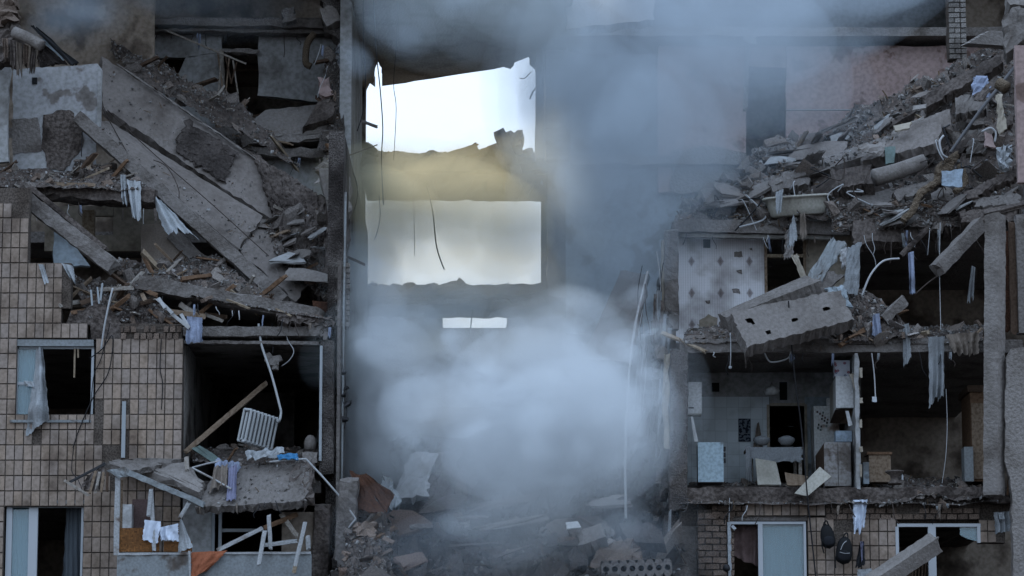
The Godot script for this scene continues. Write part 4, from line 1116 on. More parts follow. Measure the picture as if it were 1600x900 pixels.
	slab4([[768, 452, 11.6], [830, 447, 11.6], [852, 455, 11.3], [766, 464, 11.3]], 0.3, "concrete", "fallen_block", "grey block on the ridge beside the pale pier", "block", 43, 0.04, 0.05, 8, 3)
	# --- hazy rooms right of the gap
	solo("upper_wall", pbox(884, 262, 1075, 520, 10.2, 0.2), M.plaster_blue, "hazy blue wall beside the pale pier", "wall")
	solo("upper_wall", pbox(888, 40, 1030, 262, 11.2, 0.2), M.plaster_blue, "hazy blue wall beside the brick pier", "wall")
	solo("upper_slab", box(Vector3(1.25, U3 - 0.05, -11.3), Vector3(9.5, U3 + 0.17, -9.7), Vector3i(24, 1, 3), 0.02, 45, 0.03), M.concrete, "slab edge under the pink walls", "slab")
	slab4([[885, -30, 7.2], [1022, -30, 7.2], [1021, 30, 6.4], [886, 44, 6.4]], 0.22, "concrete_pale", "roof_plate", "pale broken roof plate over the hazy room", "slab", 47, 0.012, 0.035, 14, 6)
	solo("roof_slab", box(Vector3(1.2, U4 + 0.06, -14.2), Vector3(12, U4 + 0.28, -9.6), Vector3i(24, 1, 4), 0.02, 49, 0.03), M.concrete_pale, "slab over the pink walls", "slab")
	solo("roof_slab", box(Vector3(1.2, U5, -14.2), Vector3(17, U5 + 0.22, -8.0)), M.concrete, "unseen topmost slab added to shade the smoke-filled upper room", "slab")  # added out of view to keep sky light off the rear wall
	solo("upper_wall", outline([[1028, 72], [1166, 72], [1166, 300], [1028, 300]], 10.0, 0.16, 0.015, 0.3, 51), M.plaster_pink, "pink plastered wall between the haze and the dark doorway", "wall")
	solo("upper_wall", outline([[1166, 72], [1228, 72], [1228, 105], [1166, 103]], 10.0, 0.16, 0.015, 0.3, 53), M.plaster_pink, "pink plaster over the dark doorway", "wall")
	solo("upper_wall", outline([[1228, 72], [1560, 72], [1560, 300], [1228, 300]], 10.0, 0.16, 0.015, 0.3, 55), M.plaster_pink, "pink plastered wall behind the rubble slope", "wall")
	solo("upper_wall", pbox(1080, 60, 1340, 310, 13.8, 0.15), M.interior_brown, "papered wall seen through the pink wall's doorway", "wall")
	stick([1168, 64, 9.4], [1164, 175, 9.4], 0.10, 0.10, "concrete", "doorway_post", "thin post beside the dark doorway with a pale knob", "post", 57)
	var kn := lump(90, 6)
	for i in kn.size(): kn[i] = kn[i] * 0.32 + pt(1170, 62, 9.3)
	solo("masonry_knob", kn, M.concrete_pale, "pale lump on top of the doorway post", "rubble")
	solo("wall_crack", outline([[1050, 235], [1110, 228], [1165, 240], [1160, 300], [1048, 300]], 9.9, 0.05, 0.04, 0.2, 59), M.concrete, "bare grey band low on the pink wall", "patch")
	solo("wall_pipe", tube(P4([[1228, 172, 9.85], [1560, 172, 9.85]]), 0.02, 6), M.sheet_metal, "thin pipe across the pink wall", "pipe", "", true)
	# the leaning panel and pipes at the right side of the gap
	slab4([[972, 422, 4.2], [1014, 428, 4.0], [986, 566, 2.4], [908, 560, 3.0]], 0.12, "concrete_pink", "leaning_slab", "pinkish panel leaning against the kitchen wing", "slab", 61, 0.01, 0.03, 8, 10)
	solo("stand_pipe", tube(curve(P4([[1012, 424, 0.6], [994, 500, 0.4], [984, 570, 0.3], [979, 640, 0.3], [977, 720, 0.2], [978, 810, 0.2]]), 4), 0.025, 8), M.white_paint, "long white pipe slanting down through the smoke", "pipe", "", true)
	solo("stand_pipe", tube(curve(P4([[1008, 520, 0.9], [998, 560, 0.9], [990, 640, 0.9]]), 4), 0.015, 6), M.sheet_metal, "thin pipe behind the long white one", "pipe", "", true)
	# --- torn side of the kitchen wing
	solo("torn_wall", panel4(P4([[1020, 500, 0.5], [1046, 480, 0.5], [1050, 760, 0.4], [1030, 790, 0.4]]), 0.35, 8, 30, 0.05, 0.07, 63), M.concrete_rough, "torn masonry edge of the kitchen wing beside the smoke", "wall")
	for k in 10:
		var x := 1020 + rng.randf_range(0, 26)
		var y := rng.randf_range(440, 640)
		rag([[x, y, 0.4], [x + rng.randf_range(4, 9), y, 0.4], [x + rng.randf_range(-3, 8), y + rng.randf_range(40, 110), 0.35], [x - rng.randf_range(1, 4), y + rng.randf_range(40, 90), 0.35]], ["cloth_grey", "cloth_white", "concrete_brown"][k % 3], "torn_strip", "torn strip hanging down the kitchen wing's broken edge", 0.02, 1.5, 0.4, 300 + k, "strip", "strips on the kitchen wing's broken edge")
	for k in 9:
		var x := 1000 + rng.randf_range(0, 42)
		var y := rng.randf_range(380, 600)
		wire([[x, y, 0.5], [x + rng.randf_range(-8, 6), y + 40, 0.5], [x + rng.randf_range(-12, 8), y + 80, 0.5], [x + rng.randf_range(-12, 6), y + rng.randf_range(110, 160), 0.5]], 0.008, ["cable", "cable_pale", "rebar"][k % 3], "loose_wire", "loose wire dangling on the kitchen wing's broken edge", "wire", "wires on the kitchen wing's broken edge")
	slab4([[1016, 548, 0.2], [1030, 538, 0.2], [1044, 545, 0.2], [1040, 566, 0.2]], 0.2, "concrete", "fallen_block", "grey lump hanging beside the kitchen column's top", "block", 65, 0.03, 0.04, 4, 4)
	rag([[1045, 800, -0.1], [1049, 795, -0.1], [1048, 850, -0.1], [1040, 880, -0.1]], "cloth_white", "rag", "thin white rag under the torn masonry edge", 0.02, 1.5, 0.4, 67)
	# --- wires across the openings
	var g := "wires hanging in the gap"
	wire([[568, -20, 6], [568, 60, 6], [571, 120, 6], [568, 170, 6], [558, 205, 6]], 0.010, "cable", "hanging_wire", "black wire hanging beside the upper opening and curling away", "wire", g)
	wire([[583, -20, 5], [587, 70, 5], [594, 140, 5], [598, 200, 5], [596, 250, 5], [599, 320, 5]], 0.012, "cable", "hanging_wire", "longest wire hanging across the upper opening's side", "wire", g)
	wire([[622, -20, 6], [620, 60, 6], [615, 130, 6], [619, 170, 6], [615, 250, 6]], 0.007, "cable", "hanging_wire", "fine wire hanging down through the upper opening", "wire", g)
	wire([[667, 290, 8], [676, 330, 8], [682, 385, 8], [694, 421, 8]], 0.015, "cable", "hanging_wire", "short thick wire hanging in the yellow haze", "wire", g)
	wire([[646, 300, 8], [647, 345, 8], [648, 400, 8]], 0.006, "cable", "hanging_wire", "hair-thin wire in the yellow haze", "wire", g)
	wire([[545, 255, 4], [557, 285, 4], [557, 315, 4], [546, 350, 4], [545, 385, 4], [552, 425, 4]], 0.010, "cable", "hanging_wire", "wire curving along the left edge of the yellow haze", "wire", g)
	wire([[592, 305, 5], [594, 335, 5], [590, 360, 5], [585, 375, 5]], 0.007, "cable", "hanging_wire", "thin bent wire near the left edge of the haze", "wire", g)
	wire([[738, 485, 10.5], [736, 505, 10.5], [733, 530, 10.5]], 0.014, "cable", "hanging_wire", "short wire hanging before the daylight slit", "wire", g)
	wire([[812, 122, 11], [820, 122, 11], [830, 112, 11]], 0.012, "cable", "hanging_wire", "wire stub at the torn ceiling's corner", "wire", g)
	wire([[828, 155, 11], [833, 143, 11], [842, 132, 11]], 0.02, "rebar", "hanging_wire", "bent bar on the cream plastered edge", "wire", g)
	stick([564, 189, 7], [591, 199, 7], 0.06, 0.06, "concrete", "wall_bar", "short bar jutting into the upper opening", "bar", 69)
	stick([545, 243, 5], [590, 226, 5.5], 0.025, 0.025, "rebar", "wall_bar", "thin bent bar jutting over the slab edge", "bar", 71)
	stick([540, 400, 2], [571, 414, 1.5], 0.05, 0.03, "wood2", "wall_bar", "dark splinter jutting from the left wing's edge", "bar", 73)
	# --- big pieces in the heap
	slab4([[562, 742, 0.0], [572, 740, 0.0], [616, 772, -0.5], [604, 800, -0.6]], 0.03, "rust", "rusty_sheet", "rusty bent sheet standing behind the concrete stump", "sheet", 75, 0.02, 0.02, 8, 6)
	slab4([[548, 735, -0.1], [560, 742, -0.1], [604, 802, -0.6], [556, 796, -0.4]], 0.03, "rust", "rusty_sheet", "rust-red panel leaning over the stump", "sheet", 77, 0.02, 0.03, 6, 6)
	slab4([[640, 706, 2.2], [682, 708, 2.2], [668, 772, 1.6], [612, 782, 1.6]], 0.2, "plaster", "wall_slab", "pale stained wall slab standing in the smoke", "slab", 79, 0.02, 0.05, 8, 10)
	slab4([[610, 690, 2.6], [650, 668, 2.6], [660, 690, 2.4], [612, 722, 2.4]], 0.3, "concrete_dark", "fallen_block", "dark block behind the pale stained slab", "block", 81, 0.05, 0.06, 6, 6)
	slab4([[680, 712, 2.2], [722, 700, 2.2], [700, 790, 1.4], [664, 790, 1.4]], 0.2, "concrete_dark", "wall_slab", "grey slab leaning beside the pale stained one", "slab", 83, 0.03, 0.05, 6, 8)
	slab4([[902, 828, -1.0], [938, 818, -1.0], [946, 838, -1.4], [904, 852, -1.4]], 0.3, "concrete", "fallen_block", "pale squared block on the heap beside the kitchen wing", "block", 85, 0.02, 0.03, 5, 4)
	slab4([[930, 850, -1.2], [990, 840, -1.2], [1010, 890, -1.8], [925, 900, -1.8]], 0.5, "brick4", "fallen_block", "reddish masonry block low in the heap", "block", 87, 0.06, 0.07, 9, 7)
	slab4([[888, 858, -1.2], [912, 848, -1.2], [918, 880, -1.5], [890, 890, -1.5]], 0.3, "concrete_dark", "fallen_block", "grey block beside the reddish masonry", "block", 89, 0.03, 0.05, 5, 5)
	slab4([[968, 818, -0.8], [1020, 816, -0.8], [1042, 850, -1.2], [980, 846, -1.2]], 0.2, "concrete_dark", "fallen_plate", "grey plate lying over the reddish masonry", "slab", 91, 0.02, 0.04, 6, 4)
	slab4([[884, 816, -1.0], [902, 814, -1.0], [908, 824, -1.2], [886, 826, -1.2]], 0.03, "white_board", "board_scrap", "white board scrap on the heap", "board", 93, 0.005, 0.01, 3, 2)
	hollow_slab("hollow_slab", "hollow-core slab end at the foot of the heap", pt(940, 890, -2.1), pt(1050, 886, -2.1), 0.30, 1.2, 8, "concrete")
	slab4([[552, 818, -1.0], [586, 812, -1.0], [584, 855, -1.3], [556, 860, -1.3]], 0.4, "brick0", "brick_block", "block of pale bricks beside the stump", "block", 95, 0.05, 0.05, 6, 8)
	slab4([[578, 846, -1.2], [616, 848, -1.2], [620, 890, -1.6], [576, 888, -1.6]], 0.4, "concrete_dark", "fallen_block", "rounded dark block below the brick block", "block", 97, 0.05, 0.06, 6, 6)
	slab4([[640, 820, -0.6], [676, 818, -0.6], [676, 824, -0.6], [640, 827, -0.6]], 0.05, "concrete", "lintel_piece", "thin pale bar lying in the dark heap", "bar", 99, 0.01, 0.02, 6, 2)
	slab4([[600, 742, 0.5], [615, 752, 0.5], [628, 790, 0.0], [606, 800, 0.0]], 0.1, "sheet_metal", "bent_sheet", "crumpled grey sheet beside the rusty one", "sheet", 101, 0.05, 0.05, 6, 6)
# a floor slab with round channels: its end faces the camera
func hollow_slab(called: String, label: String, a: Vector3, b: Vector3, high: float, deep: float, holes: int, m: String, tilt := Vector3(0, 0, -1)) -> Node3D:
	var o := thing(called, (a + b) / 2 - Vector3(0, high / 2, 0), label, "slab")
	var ax := (b - a).normalized()
	var back := tilt.normalized()
	var up := ax.cross(back).normalized()
	if up.y < 0: up = -up
	var w := (b - a).length() / holes
	var t := PackedVector3Array()
	var sides := 12
	for h in holes:
		var c := a + ax * (h + 0.5) * w
		var r := minf(w, high) * 0.34
		for k in sides:
			var g0 := TAU * k / sides
			var g1 := TAU * (k + 1) / sides
			var rim := func(g: float, sq: bool) -> Vector3:
				var x := cos(g)
				var y := sin(g)
				if sq:
					var q := maxf(absf(x), absf(y))
					return c + ax * (x / q * w / 2) + up * (y / q * high / 2)
				return c + ax * (x * r) + up * (y * r)
			quad(t, rim.call(g0, true), rim.call(g1, true), rim.call(g1, false), rim.call(g0, false))
			quad(t, rim.call(g0, false), rim.call(g1, false), rim.call(g1, false) + back * deep, rim.call(g0, false) + back * deep)
	put("end", t, M[m], o)
	var u2 := up * high / 2
	var shell := PackedVector3Array()
	for s in [1.0, -1.0]:
		quad(shell, a + u2 * s, b + u2 * s, b + u2 * s + back * deep, a + u2 * s + back * deep)
	quad(shell, a - u2, a + u2, a + u2 + back * deep, a - u2 + back * deep)
	quad(shell, b - u2, b + u2, b + u2 + back * deep, b - u2 + back * deep)
	quad(shell, a - u2 + back * deep, a + u2 + back * deep, b + u2 + back * deep, b - u2 + back * deep)
	put("shell", shell, M[m], o)
	return o
# ------------------------------------------------------------------ right wing
func build_right() -> void:
	var xl: float = pt(1070, 650, 0.0).x      # inner face of the kitchen's left column
	# --- storey slabs
	var ks := thing("kitchen_ceiling", pt(1300, 552, 0.0), "grey slab edge over the kitchen, debris lying along it", "slab")
	put("slab", box(Vector3(pt(1062, 540, 0).x, pt(1300, 551, 0).y, -11.0), Vector3(pt(1600, 540, 0).x, pt(1300, 530, 0).y, -0.02), Vector3i(30, 1, 6), 0.006, 5, 0.01), M.concrete, ks)
	put("edge", beam(pt(1066, 541, 0.05), pt(1536, 540, 0.05), 0.27, 0.16, 0.012, 7, 0.03, 0.02, 0.0, 0.16), M.concrete, ks)
	solo("kitchen_floor", box(Vector3(pt(1060, 770, 0).x, pt(1300, 786, 0).y, -11.0), Vector3(pt(1620, 770, 0).x, pt(1300, 760, 0).y, 0.0), Vector3i(36, 2, 6), 0.02, 9, 0.03), M.concrete_brown, "rubble-strewn floor slab under the kitchen", "slab")
	var us := thing("upper_floor", pt(1170, 366, 2.4), "grey slab over the wallpapered room carrying the rubble slope", "slab")
	put("slab", box(Vector3(pt(1050, 350, 2.5).x, pt(1200, 364, 2.5).y, -9.6), Vector3(pt(1700, 350, 2.5).x, pt(1200, 345, 2.5).y, -2.5), Vector3i(30, 1, 8), 0.008, 11, 0.02), M.concrete, us)
	put("edge", beam(pt(1050, 353, 2.4), pt(1330, 358, 2.4), 0.28, 0.2, 0.012, 13, 0.05, 0.03, 0.0, 0.16), M.concrete, us)
	put("cornice", beam(pt(1062, 368, 2.5), pt(1300, 372, 2.5), 0.08, 0.16, 0.006, 14, 0.02, 0.01, 0.0, 0.2), M.ceiling_white, us)
	# --- columns
	solo("kitchen_column", beam(pt(1061, 547, 0.15), pt(1059, 800, 0.15), 0.33, 0.4, 0.012, 15, 0.02, 0.02, 0.0, 0.1), M.concrete_rough, "rough grey column at the open side of the kitchen", "column")
	solo("upper_column", beam(pt(1048, 358, 2.3), pt(1049, 520, 2.3), 0.28, 0.4, 0.012, 17, 0.05, 0.03, 0.0, 0.12), M.concrete, "grey column at the corner of the wallpapered room", "column")
	solo("column_facing", pbox(1034, 375, 1039, 520, 2.2, 0.2, Vector3i(1, 8, 1), 0.015, 3, 0.0), M.plaster_cream, "cream plaster edge on the wallpapered room's column", "wall")
	solo("column_facing", pbox(1037, 552, 1046, 700, 0.1, 0.2, Vector3i(2, 10, 1), 0.03, 5, 0.0), M.plaster_cream, "ragged cream plaster beside the kitchen column", "wall")
	solo("long_pillar", beam(pt(1555, 333, -0.35), pt(1553, 777, -0.35), 0.30, 0.30, 0.003, 19, 0.05, 0.012, 0.62, 0.1), M.concrete_pale, "tall pale pillar standing in front of both dark rooms", "column")
	solo("side_panel", outline([[1572, 560], [1582, 545], [1640, 540], [1640, 920], [1584, 920], [1580, 760], [1570, 720]], -0.5, 0.25, 0.02, 0.15, 21), M.concrete_pale, "grey concrete panel at the end of the kitchen wing", "wall")
	solo("side_wall", pbox(1588, 70, 1640, 285, 0.2, 0.2, Vector3i(3, 10, 1), 0.008, 23, 0.01), M.plaster_pink, "pale pink wall edge above the rubble slope", "wall")
	solo("side_wall", pbox(1590, 335, 1640, 520, 0.4, 0.3), M.concrete, "dark concrete upright beyond the tall pillar", "wall")
	stick([1581, 345, 0.6], [1585, 525, 0.5], 0.14, 0.1, "wood2", "door_post", "dark wooden post beyond the tall pillar", "post", 25)
	stick([1573, 360, 0.8], [1574, 520, 0.8], 0.12, 0.05, "rust", "door_post", "red-brown door edge beside the tall pillar", "post", 26)
	stick([1580, 700, 0.0], [1574, 775, -0.2], 0.04, 0.04, "wood0", "thin_lath", "thin brown lath at the foot of the tall pillar", "lath", 27)
	# --- kitchen
	var zb := 2.6
	for q in [[1058, 620, 1203, 775, "wall_tiles", "pale blue tiled kitchen wall with the calendar"], [1058, 560, 1345, 620, "plaster_grey", "grey plaster band above the kitchen tiles"], [1203, 620, 1258, 634, "plaster_grey", "plaster strip over the kitchen door"], [1258, 620, 1345, 775, "plaster_blue", "blue plaster wall behind the refrigerator"]]:
		solo("kitchen_wall", pbox(q[0], q[1], q[2], q[3], zb, 0.12), M[q[4]], q[5], "wall")
	var kd := thing("kitchen_doorway", pt(1230, 705, zb), "dark doorway in the kitchen's back wall", "doorway")
	put("frame", pbox(1199, 632, 1203, 775, zb - 0.03, 0.15), M.plaster_cream, kd)
	put("frame", pbox(1258, 632, 1262, 775, zb - 0.03, 0.15), M.plaster_cream, kd)
	put("frame", pbox(1203, 630, 1258, 634, zb - 0.03, 0.15), M.plaster_cream, kd)
	solo("vent", pbox(1112, 598, 1124, 612, zb - 0.01, 0.1), M.hole_shade, "square black plate painted as the shade of a vent hole high on the kitchen wall", "vent")
	solo("vent", pbox(1218, 597, 1230, 625, zb - 0.01, 0.1), M.hole_shade, "tall black plate painted as the shade of a vent hole above the kitchen doorway", "vent")  # both vents are black boxes that paint the shade of holes
	solo("side_wall", box(Vector3(xl - 0.25, pt(0, 770, 0).y, -11.0), Vector3(xl - 0.12, pt(0, 540, 0).y, -0.4)), M.plaster_grey, "inner side wall of the kitchen behind its column", "wall")
	var px: float = pt(1340, 650, 0.0).x
	solo("partition", box(Vector3(px - 0.05, pt(0, 765, 0).y, -11.0), Vector3(px + 0.05, pt(0, 551, 0).y, 0.02), Vector3i(1, 14, 12), 0.012, 31, 0.02), M.plaster_grey, "thin broken partition between kitchen and dark room", "wall")
	for k in 5:
		solo("partition_chip", pbox(1343, [575, 622, 655, 698, 726][k], 1347 + k % 2, [590, 630, 668, 706, 745][k], -0.02, 0.06, Vector3i(1, 2, 1), 0.01, k + 3), M.plaster_cream, "pale tile chip on the partition's broken edge", "chip", "chips on the partition edge")
	var cab := thing("wall_cupboard", pt(1086, 647, 0.6), "white wall cupboard beside the kitchen column", "cupboard")
	put("carcass", pbox(1074, 597, 1096, 648, 0.62, 0.35), M.cream_board, cab)
	var cdoor := put("door", pbox(1075, 597, 1096.5, 646, 0.595, 0.02), M.white_board, cab)
	put("handle", pbox(1076, 636, 1084, 638, 0.57, 0.02), M.black_metal, cdoor)
	solo("hanging_board", panel4(P4([[1079, 651, 0.5], [1083, 651, 0.5], [1091, 690, 0.3], [1085, 690, 0.3]]), 0.03, 2, 4, 0.0, 0.0, 3), M.white_board, "narrow white panel hanging under the wall cupboard", "board")
	var bc := thing("base_cupboard", pt(1111, 754, 0.3), "worn pale blue base cupboard standing at the kitchen edge", "cupboard")
	put("carcass", pbox(1091, 693, 1130, 754, 0.32, 0.5), M.scuffed, bc)
	var bdoor := put("door", pbox(1090.5, 691, 1130.5, 753, 0.28, 0.03), M.blue_enamel, bc)
	for k in 3: put("knob", pbox(1130.5, 698 + k * 9, 1134, 705 + k * 9, 0.3, 0.08), M.black_metal, bdoor)
	solo("calendar", pbox(1154, 654, 1173, 690, zb - 0.02, 0.015), M.calendar, "calendar with dark leaf print on the tiled wall", "calendar")
	rag([[1183, 662, 2.5], [1186, 660, 2.5], [1193, 702, 2.45], [1176, 702, 2.45]], "cloth_brown", "towel", "brown towel hanging beside the calendar", 0.03, 2, 0.02, 31)
	var tb := thing("kitchen_table", pt(1210, 757, 1.4), "kitchen table with a hanging grey cloth", "table")
	put("top", pbox(1166, 699, 1254, 703, 1.2, 0.7), M.wood1, tb)
	for q in [[1168, 1.25], [1248, 1.25], [1172, 1.8], [1240, 1.8]]: put("leg", pbox(q[0], 703, q[0] + 5, 757, q[1], 0.05), M.wood3, tb)
	rag([[1165, 698, 1.15], [1255, 698, 1.15], [1252, 726, 1.12], [1168, 720, 1.12]], "cloth_grey", "tablecloth", "grey cloth hanging over the kitchen table's front", 0.03, 3, 0.25, 33)
	rag([[1165, 700, 1.13], [1174, 700, 1.13], [1176, 756, 1.1], [1166, 750, 1.1]], "cloth_grey", "table_cover", "grey cloth end hanging at the table's corner", 0.02, 2, 0.1, 35)
	for k in 2:
		solo("bowl", lathe(pt([1190, 1229][k], 697, 1.4), [[0.0, 0.0], [0.1, 0.02], [0.16, 0.1], [0.15, 0.15], [0.06, 0.19], [0.0, 0.2]], 12), M.cloth_grey, ["white bundle on the table's end by the towel", "white round pot on the table before the doorway"][k], "pot", "", true)
	solo("leaning_board", panel4(P4([[1180, 716, 1.0], [1212, 721, 1.0], [1221, 757, 0.6], [1184, 757, 0.6]]), 0.03, 3, 3, 0.002, 0.004, 5), M.cream_board, "scuffed pale board leaning against the table", "board")
	solo("leaning_board", panel4(P4([[1226, 738, 0.7], [1262, 744, 0.7], [1258, 758, 0.5], [1230, 758, 0.5]]), 0.03, 3, 3, 0.002, 0.006, 7), M.wood1, "brown board lying under the kitchen table", "board")
	solo("cream_plank", panel4(P4([[1281, 729, -0.1], [1299, 744, -0.1], [1262, 775, -0.25], [1241, 771, -0.25]]), 0.04, 3, 4, 0.001, 0.004, 9), M.cream_board, "cream shelf board propped at the kitchen's floor edge", "board")
	var fr := thing("refrigerator", pt(1285, 757, 2.5), "pale refrigerator with small dark magnets", "refrigerator")
	var fbody := put("body", pbox(1272, 634, 1312, 757, 1.8, 0.7, Vector3i(2, 2, 2), 0.002, 3, 0.01), M.white_enamel, fr)
	for k in 14: put("magnet", pbox(1276 + (k * 7) % 17, 642 + (k * 11) % 30, 1278.5 + (k * 7) % 17, 645 + (k * 11) % 30, 1.785, 0.02), M[["cloth_plum", "black_metal", "green_panel"][k % 3]], fbody)
	solo("jar", pbox(1292, 622, 1299, 634, 1.9, 0.15), M.white_board, "white carton standing on the refrigerator", "carton")
	var wc := thing("wall_cupboard", pt(1318, 660, 0.5), "white wall cupboard with a flowered carton on top", "cupboard")
	put("carcass", panel4(P4([[1306, 588, 0.35], [1335, 588, 0.35], [1335, 637, 0.3], [1306, 637, 0.3]]), 0.5, 2, 2, 0.0, 0.003, 3), M.white_board, wc)
	put("side", panel4(P4([[1296, 606, 2.2], [1306, 588, 0.36], [1306, 637, 0.36], [1297, 660, 1.6]]), 0.03, 2, 2, 0.0, 0.0, 4), M.cream_board, wc)
	put("bottom", panel4(P4([[1306, 638, 0.36], [1335, 638, 0.36], [1326, 662, 0.9], [1297, 661, 1.6]]), 0.02, 2, 2, 0.0, 0.0, 4), M.wood2, wc)
	put("hinged_flap", panel4(P4([[1321, 642, 0.3], [1326, 642, 0.3], [1332, 664, 0.2], [1326, 666, 0.2]]), 0.02, 2, 2, 0.0, 0.0, 4), M.white_board, wc)
	solo("flowered_carton", pbox(1304, 563, 1328, 588, 0.4, 0.3, Vector3i(1, 1, 1), 0.0), M.carton, "white carton printed with red flowers on the wall cupboard", "carton")
	slab4([[1328, 585, 0.1], [1334, 583, 0.1], [1344, 606, 0.0], [1338, 612, 0.0]], 0.05, "plaster_cream", "plaster_scrap", "pale scrap stuck on the partition edge beside the cupboard", "rubble", 11, 0.01, 0.02, 3, 3)
	solo("small_box", pbox(1306, 673, 1331, 690, 0.45, 0.3), M.blue_panel, "pale blue box standing on the scuffed cupboard", "carton")
	var sc := thing("scuffed_cupboard", pt(1306, 760, 0.3), "scratched grey base cupboard beside the partition", "cupboard")
	put("carcass", pbox(1289, 691, 1330, 760, 0.25, 0.6), M.scuffed, sc)
	put("door", pbox(1288, 693, 1309, 759, 0.215, 0.03), M.scuffed, sc)
	put("door", pbox(1310, 693, 1329, 759, 0.215, 0.03), M.scuffed, sc)
	put("side", panel4(P4([[1274, 712, 1.4], [1288, 692, 0.26], [1288, 758, 0.26], [1275, 756, 1.4]]), 0.03, 2, 2, 0.0, 0.0, 4), M.wood2, sc)
	solo("ceiling_lamp", lathe(pt(1206, 612, 2.0), [[0.0, -0.08], [0.12, -0.06], [0.15, 0.02], [0.10, 0.08], [0.03, 0.1], [0.0, 0.2]], 14), M.white_enamel, "unlit white glass lamp under the kitchen ceiling", "lamp", "", true)
	wire([[1141, 520, -0.1], [1142, 545, -0.1], [1141, 572, -0.1]], 0.012, "cable_pale", "hanging_wire", "pale cord with a bulb holder before the kitchen", "wire")
	wire([[1195, 552, 0.05], [1203, 565, 0.05], [1220, 564, 0.05], [1233, 558, 0.05], [1236, 545, 0.0]], 0.016, "cable_pale", "loop_cable", "pale cable looping under the kitchen ceiling edge", "wire")
	solo("bulb_holder", lathe(pt(1141, 574, -0.1), [[0.0, -0.03], [0.03, -0.02], [0.03, 0.02], [0.0, 0.03]], 8), M.pvc, "white bulb holder on the cord before the kitchen", "holder", "", true)
	# --- dark room beside the kitchen
	solo("room_wall", pbox(1240, 540, 1640, 790, 9.4, 0.1), M.interior_brown, "papered back wall of the room beside the kitchen", "wall")
	var cb := thing("bedside_cabinet", pt(1374, 753, 0.6), "brown wooden cabinet in the dark room", "cabinet")
	put("body", pbox(1358, 709, 1392, 753, 0.55, 0.4), M.wood1, cb)
	put("top", pbox(1355, 706, 1394, 710, 0.52, 0.46), M.wood0, cb)
	solo("pale_box", pbox(1349, 722, 1358, 756, 0.4, 0.3), M.plaster_blue, "pale box squeezed beside the brown cabinet", "box")
	solo("stool", lathe(pt(1398, 757, 0.0), [[0.0, 0.0], [0.13, 0.0], [0.12, 0.04], [0.07, 0.08], [0.08, 0.16], [0.17, 0.22], [0.17, 0.25], [0.0, 0.26]], 16), M.concrete_brown, "dusty stool with a round seat at the floor edge", "stool", "", true)
	solo("white_bottle", lathe(pt(1410, 750, 0.0), [[0.0, 0.0], [0.02, 0.0], [0.02, 0.08], [0.008, 0.1], [0.0, 0.12]], 8), M.pvc, "small white bottle beside the stool", "bottle", "", true)
	var wd := thing("wardrobe", pt(1525, 752, 1.0), "tall brown wardrobe at the side of the dark room", "wardrobe")
	var wbody := put("body", pbox(1517, 610, 1560, 752, 1.0, 1.2), M.wood0, wd)
	put("cornice", pbox(1512, 602, 1560, 612, 0.95, 1.3), M.wood2, wd)
	put("door", pbox(1519, 630, 1540, 748, 0.97, 0.03), M.wood1, wbody)
	solo("grey_locker", pbox(1507, 698, 1521, 752, 0.8, 0.4), M.sheet_metal, "grey-blue locker beside the wardrobe", "cabinet")
	var cordg := "cords hanging over the dark rooms"
	wire([[1362, 552, -0.05], [1366, 585, -0.05], [1368, 625, -0.05]], 0.013, "cable_pale", "hanging_wire", "white cord with a plug hanging beside the partition", "wire", cordg)
	solo("plug", pbox(1363, 620, 1370, 628, -0.08, 0.05, Vector3i(2, 2, 1), 0.006, 3), M.pvc, "white plug at the end of the hanging cord", "plug")
	wire([[1478, 608, -0.1], [1480, 660, -0.1], [1478, 710, -0.1], [1472, 755, 0.0]], 0.006, "cable_pale", "hanging_wire", "thin cord hanging from the long grey curtain", "wire", cordg)
	wire([[1232, 470, -0.6], [1236, 530, -0.5], [1243, 600, -0.4], [1250, 650, -0.35], [1257, 720, -0.35], [1262, 780, -0.3], [1275, 905, -0.2]], 0.014, "cable", "long_cable", "long black cable hanging in front of the kitchen", "wire")
	wire([[1469, 348, 0.4], [1468, 420, 0.4], [1470, 515, 0.3]], 0.007, "cable_pale", "hanging_wire", "thin cord hanging across the upper dark room", "wire", cordg)
	# --- wallpapered room
	solo("papered_wall", pbox(1056, 360, 1195, 535, 2.9, 0.12), M.wallpaper, "white wallpapered wall with grey diamonds", "wall")
	solo("papered_patch", outline([[1092, 500], [1108, 492], [1122, 498], [1120, 530], [1090, 530]], 2.885, 0.02, 0.02, 0.08, 35), M.plaster_cream, "bare cream patch low on the papered wall", "patch")
	solo("socket", pbox(1099, 374, 1110, 387, 2.88, 0.05), M.hole_shade, "dark square plate painted as the shade of a hole high in the papered wall", "vent")  # black box on the wall paints the shade of the hole
	for k in 5:
		var qx: float = [1146, 1150, 1101, 1144, 1170][k]
		var qy: float = [394, 422, 470, 452, 388][k]
		var qw: float = [14, 9, 8, 11, 6][k]
		solo("peeled_paper", outline([[qx, qy], [qx + qw, qy - 1], [qx + qw + 1, qy + qw * 0.6], [qx + 2, qy + qw * 0.5]], 2.888, 0.012, 0.014, 0.04, 40 + k), M.concrete_pale, "torn grey scar in the wallpaper", "patch", "scars in the wallpaper")
	var rd := thing("inner_window", pt(1225, 460, 3.9), "brown framed door opening with a fanlight beside the papered wall", "door")
	put("frame", pbox(1195, 368, 1199, 520, 2.85, 0.12), M.wood1, rd)
	put("frame", pbox(1199, 368, 1260, 372, 2.85, 0.12), M.wood1, rd)
	put("transom", pbox(1199, 397, 1260, 402, 2.85, 0.12), M.wood4, rd)
	put("frame", pbox(1256, 372, 1260, 520, 2.85, 0.12), M.wood1, rd)
	solo("papered_wall", pbox(1260, 365, 1340, 530, 2.9, 0.12), M.plaster_cream, "cream wall behind the hanging debris", "wall")
